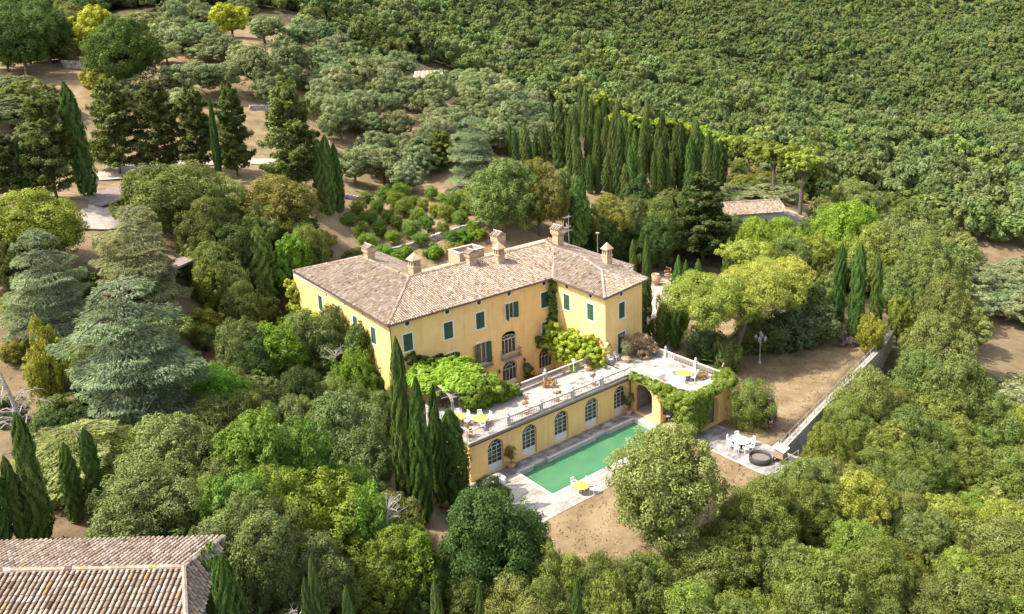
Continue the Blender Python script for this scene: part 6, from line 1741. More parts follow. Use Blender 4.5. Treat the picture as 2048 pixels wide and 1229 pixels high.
bush 137.6 46.8 -1.6 3.7 2.95 gr 379
bush 135.9 49.2 -0.9 3.8 2.95 yg 379
bush 137.8 53.9 -0.6 3.1 2.62 yg 379
bush 141.4 40.1 -3.0 2.6 2.19 yg 379
bush 139.7 46.9 -2.0 2.6 1.96 yg 379
bush 139.6 50.0 -1.6 3.3 2.75 gr 379
bush 139.7 53.9 -1.0 4.1 2.78 ol 379
bush 140.9 60.5 -0.2 3.1 2.24 gr 379
bush 144.1 40.5 -3.4 2.6 2.28 yg 379
bush 145.7 47.3 -3.1 3.8 2.91 yg 379
bush 146.7 51.2 -2.9 2.9 2.16 ol 379
bush 144.8 56.7 -1.8 3.1 2.34 gr 379
bush 146.1 60.6 -1.3 3.2 2.29 yg 379
bush 145.5 63.9 -0.5 3.6 2.85 gr 379
bush 148.6 47.4 -3.6 4.3 3.12 gr 379
bush 150.7 49.0 -3.8 2.5 2.2 ol 379
bush 149.9 53.8 -3.2 3.6 2.42 ol 379
bush 150.2 58.4 -2.6 3.6 2.6 ol 379
bush 149.6 65.2 -1.0 3.8 3.01 gr 379
bush 155.1 47.1 -4.6 3.7 2.81 gr 379
bush 154.9 51.3 -4.2 2.8 2.51 gr 379
bush 153.5 55.7 -3.5 4.2 2.97 ol 379
bush 154.3 58.2 -3.2 3.9 3.09 gr 379
bush 154.4 65.0 -1.9 3.4 3.01 gr 379
bush 155.0 68.0 -1.4 3.3 2.65 yg 379
bush 160.7 51.6 -4.9 4.2 3.03 yg 379
bush 160.0 54.3 -4.5 2.9 2.53 yg 379
bush 158.0 61.2 -3.2 3.6 2.51 gr 379
bush 159.4 63.3 -3.1 4.1 2.71 gr 379
bush 160.1 68.0 -2.3 4.1 3.09 yg 379
bush 158.7 72.5 -1.2 3.2 2.46 gr 379
bush 163.2 50.2 -5.4 3.8 2.87 yg 379
bush 163.3 56.6 -4.7 3.3 2.52 ol 379
bush 165.0 60.4 -4.3 3.5 2.69 gr 379
bush 164.8 63.9 -3.7 3.7 3.09 yg 379
bush 162.5 67.6 -2.7 4.4 3.11 ol 379
bush 163.2 73.1 -1.8 3.5 2.34 gr 379
bush 168.8 53.6 -5.7 3.9 2.9 ol 379
bush 169.2 59.6 -5.0 2.8 2.02 gr 379
bush 170.0 62.7 -4.7 3.2 2.32 gr 379
bush 169.0 70.0 -3.3 2.6 2.07 gr 379
bush 169.0 73.9 -2.6 3.8 2.66 ol 379
bush 174.4 61.0 -5.5 3.7 3.07 gr 379
bush 173.3 64.8 -4.8 3.8 2.59 gr 379
bush 173.7 70.3 -4.0 4.0 3.11 ol 379
bush 173.6 74.4 -3.3 2.7 2.4 ol 379
bush 178.2 58.9 -6.3 3.7 2.79 gr 379
bush 176.5 63.1 -5.5 3.9 2.64 gr 379
bush 177.6 69.5 -4.6 2.4 2.05 yg 379
bush 177.3 74.4 -3.8 2.8 2.47 gr 379
bush 176.7 76.7 -3.3 3.2 2.82 gr 379
bush 183.1 60.9 -6.7 4.0 3.04 gr 379
bush 182.9 62.7 -6.4 4.3 3.09 ol 379
bush 183.6 69.9 -5.4 3.3 2.83 yg 379
bush 183.8 72.1 -5.1 2.8 1.99 gr 379
bush 183.5 77.1 -4.2 3.3 2.74 gr 379
bush 187.5 70.2 -5.8 3.7 2.95 gr 379
bush 186.3 74.9 -4.9 4.2 3.1 ol 379
bush 188.5 78.2 -4.7 3.0 2.02 gr 379
bush 190.0 68.4 -6.4 3.2 2.34 gr 379
bush 193.1 73.0 -6.0 4.2 2.85 gr 379
bush 192.0 79.0 -5.0 4.1 2.86 yg 379
bush 196.7 68.7 -7.0 4.5 3.1 gr 379
bush 197.5 74.8 -6.2 3.4 2.52 gr 379
bush 195.7 77.9 -5.6 2.8 2.42 yg 379
bush 196.7 81.6 -5.1 3.4 2.56 gr 379
bush 201.0 74.5 -6.6 3.3 2.49 yg 379
bush 200.7 76.6 -6.3 2.9 1.97 yg 379
bush 200.7 83.9 -5.3 2.8 2.14 yg 379
bush 206.0 77.1 -6.7 3.6 2.76 gr 379
bush 205.2 83.1 -5.8 4.0 2.77 gr 379
bush 211.3 79.6 -6.9 3.6 2.74 gr 379
bush 211.1 81.9 -6.6 3.7 2.93 gr 379
bush 214.5 84.1 -6.7 3.0 2.07 gr 379
bush 218.6 82.4 -7.2 2.6 2.06 ol 379
bush 224.1 87.8 -7.1 3.6 2.61 gr 379
bush 229.3 87.8 -7.6 4.3 2.92 gr 379
oak 67.3 20.8 3.9 5.0 2.5 ol 380
oak 65.5 24.6 5.4 5.6 2.49 gr 381
oak 67.4 28.5 6.9 7.4 3.29 dk 382
oak 73.0 6.0 -0.6 6.2 2.56 gr 383
oak 70.9 15.6 1.9 6.3 3.16 ol 384
oak 69.7 20.2 3.7 5.6 2.61 dk 385
oak 71.6 24.4 5.4 6.3 2.92 ol 386
oak 77.0 9.0 -0.2 7.0 2.95 dk 387
oak 76.1 14.1 1.4 6.1 2.74 ol 388
oak 75.5 19.4 3.4 4.8 2.55 dk 389
oak 81.3 5.5 -1.5 5.9 2.61 dk 390
oak 81.2 8.3 -0.8 6.7 3.21 dk 391
oak 86.6 5.1 -2.5 5.4 2.31 dk 392
oliv 20.7 126.9 37.2 6.7 2.68 ol2 393
oliv 19.9 133.4 38.3 7.1 2.99 og 394
oliv 21.2 145.6 40.4 5.4 2.24 ol 395
oliv 26.1 90.1 26.7 7.0 3.1 ol 396
oliv 29.2 99.0 29.8 7.8 3.11 og 397
oliv 28.0 107.5 32.7 6.2 2.5 ol2 398
oliv 28.2 115.5 35.3 5.2 2.51 ol 399
oliv 25.4 124.0 37.2 7.5 3.09 og 400
oliv 28.4 134.8 39.6 4.5 2.1 og 401
oliv 27.4 142.7 40.7 5.4 2.63 og 402
oliv 28.2 151.3 42.0 7.6 2.86 og 403
oliv 28.4 159.1 43.4 6.2 2.35 ol 404
oliv 30.3 166.1 44.9 5.9 2.54 ol 405
oliv 34.1 99.5 29.0 5.8 2.52 ol 406
oliv 38.9 105.6 30.8 7.0 2.87 og 407
oliv 34.7 154.4 43.1 7.6 3.17 ol 408
oliv 35.1 158.5 43.9 5.1 2.3 ol 409
oliv 35.1 168.6 46.0 6.6 2.65 ol2 410
oliv 38.1 179.1 48.6 5.2 2.44 og 411
oliv 36.9 183.3 49.3 5.1 2.31 ol2 412
oliv 35.3 195.3 50.9 5.6 2.46 ol2 413
oliv 36.6 202.3 52.1 6.4 3.04 og 414
oliv 45.8 111.1 32.4 5.6 2.68 ol 415
oliv 42.0 118.6 36.6 5.2 2.07 ol2 416
oliv 47.4 127.0 37.4 5.3 2.3 og 417
oliv 45.3 179.7 49.1 5.5 2.36 ol 418
oliv 44.2 185.1 50.0 5.4 2.24 ol2 419
oliv 46.3 192.5 51.2 6.2 2.37 ol2 420
oliv 52.4 115.6 32.7 6.4 2.54 ol2 421
oliv 50.8 127.4 36.5 6.4 3.09 og 422
oliv 54.1 134.8 37.0 5.5 2.25 ol2 423
oliv 56.2 140.5 37.6 5.5 2.35 og 424
oliv 53.0 191.9 51.2 7.0 2.61 ol 425
oliv 61.7 126.1 32.7 5.5 2.65 ol2 426
oliv 59.4 133.2 35.0 5.0 2.21 ol 427
oliv 59.5 145.6 38.1 7.7 3.12 ol2 428
oliv 65.0 151.7 38.8 5.5 2.31 og 429
oliv 71.0 145.5 33.7 7.4 2.76 ol2 430
oliv 67.9 150.6 37.3 6.6 3.01 og 431
cyp 65.4 42.1 10.5 7.7 0.57 dk 432
cyp 69.9 35.9 9.0 11.9 0.87 dk 432
cyp 68.9 40.7 10.0 7.2 0.57 br2 432
cyp 74.8 37.9 9.3 8.8 0.68 dk 432
cyp 75.3 43.0 10.0 12.3 0.74 br2 432
cyp 74.5 46.4 10.5 9.2 0.69 md 432
cyp 73.7 51.9 11.3 13.3 0.88 br2 432
cyp 82.3 29.5 7.5 11.7 0.76 md 432
cyp 80.7 35.2 8.8 9.8 0.7 br2 432
cyp 81.2 40.2 9.3 9.5 0.62 br2 432
cyp 79.2 48.7 10.2 9.9 0.62 br2 432
cyp 80.1 51.8 10.3 11.0 0.67 dk 432
cyp 80.1 60.5 11.5 9.6 0.77 md 432
cyp 87.8 30.1 7.5 9.4 0.63 br2 432
cyp 86.3 36.1 8.7 11.1 0.84 dk 432
cyp 86.9 41.2 8.8 10.9 0.83 md 432
cyp 87.9 46.1 8.6 11.9 0.77 md 432
cyp 87.3 53.5 9.0 7.2 0.57 br2 432
cyp 87.5 58.5 9.5 11.0 0.71 dk 432
cyp 90.6 31.5 7.3 11.6 0.69 br2 432
cyp 92.3 37.3 7.6 7.8 0.62 dk 432
cyp 93.7 40.6 7.3 12.4 0.86 dk 432
cyp 93.8 45.5 7.4 10.1 0.69 dk 432
cyp 92.4 52.8 7.8 9.8 0.69 md 432
cyp 93.0 57.6 7.8 12.3 0.81 br2 432
cyp 90.6 64.9 9.8 9.7 0.67 md 432
cyp 99.0 36.3 5.6 10.0 0.6 dk 432
cyp 97.7 40.5 6.3 13.6 0.82 md 432
cyp 97.7 47.4 6.5 8.6 0.57 br2 432
cyp 97.3 55.0 6.7 8.7 0.57 dk 432
cyp 97.3 59.4 6.9 11.5 0.68 md 432
cyp 97.2 66.0 8.4 11.0 0.76 dk 432
cyp 98.0 69.3 9.2 11.8 0.81 br2 432
cyp 102.1 43.6 5.3 8.9 0.7 dk 432
cyp 103.1 47.9 5.3 12.8 0.79 dk 432
cyp 102.6 53.3 5.6 11.0 0.74 br2 432
cyp 103.8 60.2 6.1 13.9 0.87 md 432
cyp 101.7 64.9 7.4 10.2 0.77 md 432
cyp 102.8 68.6 8.2 10.2 0.64 dk 432
cyp 110.3 46.6 3.8 10.9 0.7 md 432
cyp 107.8 53.1 4.8 12.2 0.8 md 432
cyp 107.6 56.8 5.2 8.4 0.57 dk 432
cyp 106.9 64.5 6.6 8.6 0.68 md 432
cyp 109.2 68.7 7.3 10.9 0.79 br2 432
cyp 113.4 45.8 3.1 10.0 0.65 dk 432
cyp 114.3 52.5 3.7 11.5 0.86 md 432
cyp 113.4 59.1 4.7 10.5 0.62 md 432
cyp 113.5 64.1 5.6 11.9 0.89 dk 432
cyp 114.8 70.4 6.8 14.3 0.88 br2 432
cyp 112.7 76.9 8.8 11.8 0.76 dk 432
cyp 120.2 53.2 2.7 8.1 0.63 br2 432
cyp 120.3 59.0 3.6 12.7 0.78 md 432
cyp 120.3 64.9 4.8 12.0 0.84 br2 432
cyp 124.1 57.2 2.7 10.5 0.79 br2 432
cyp 123.9 64.9 4.2 12.3 0.73 md 432
"""
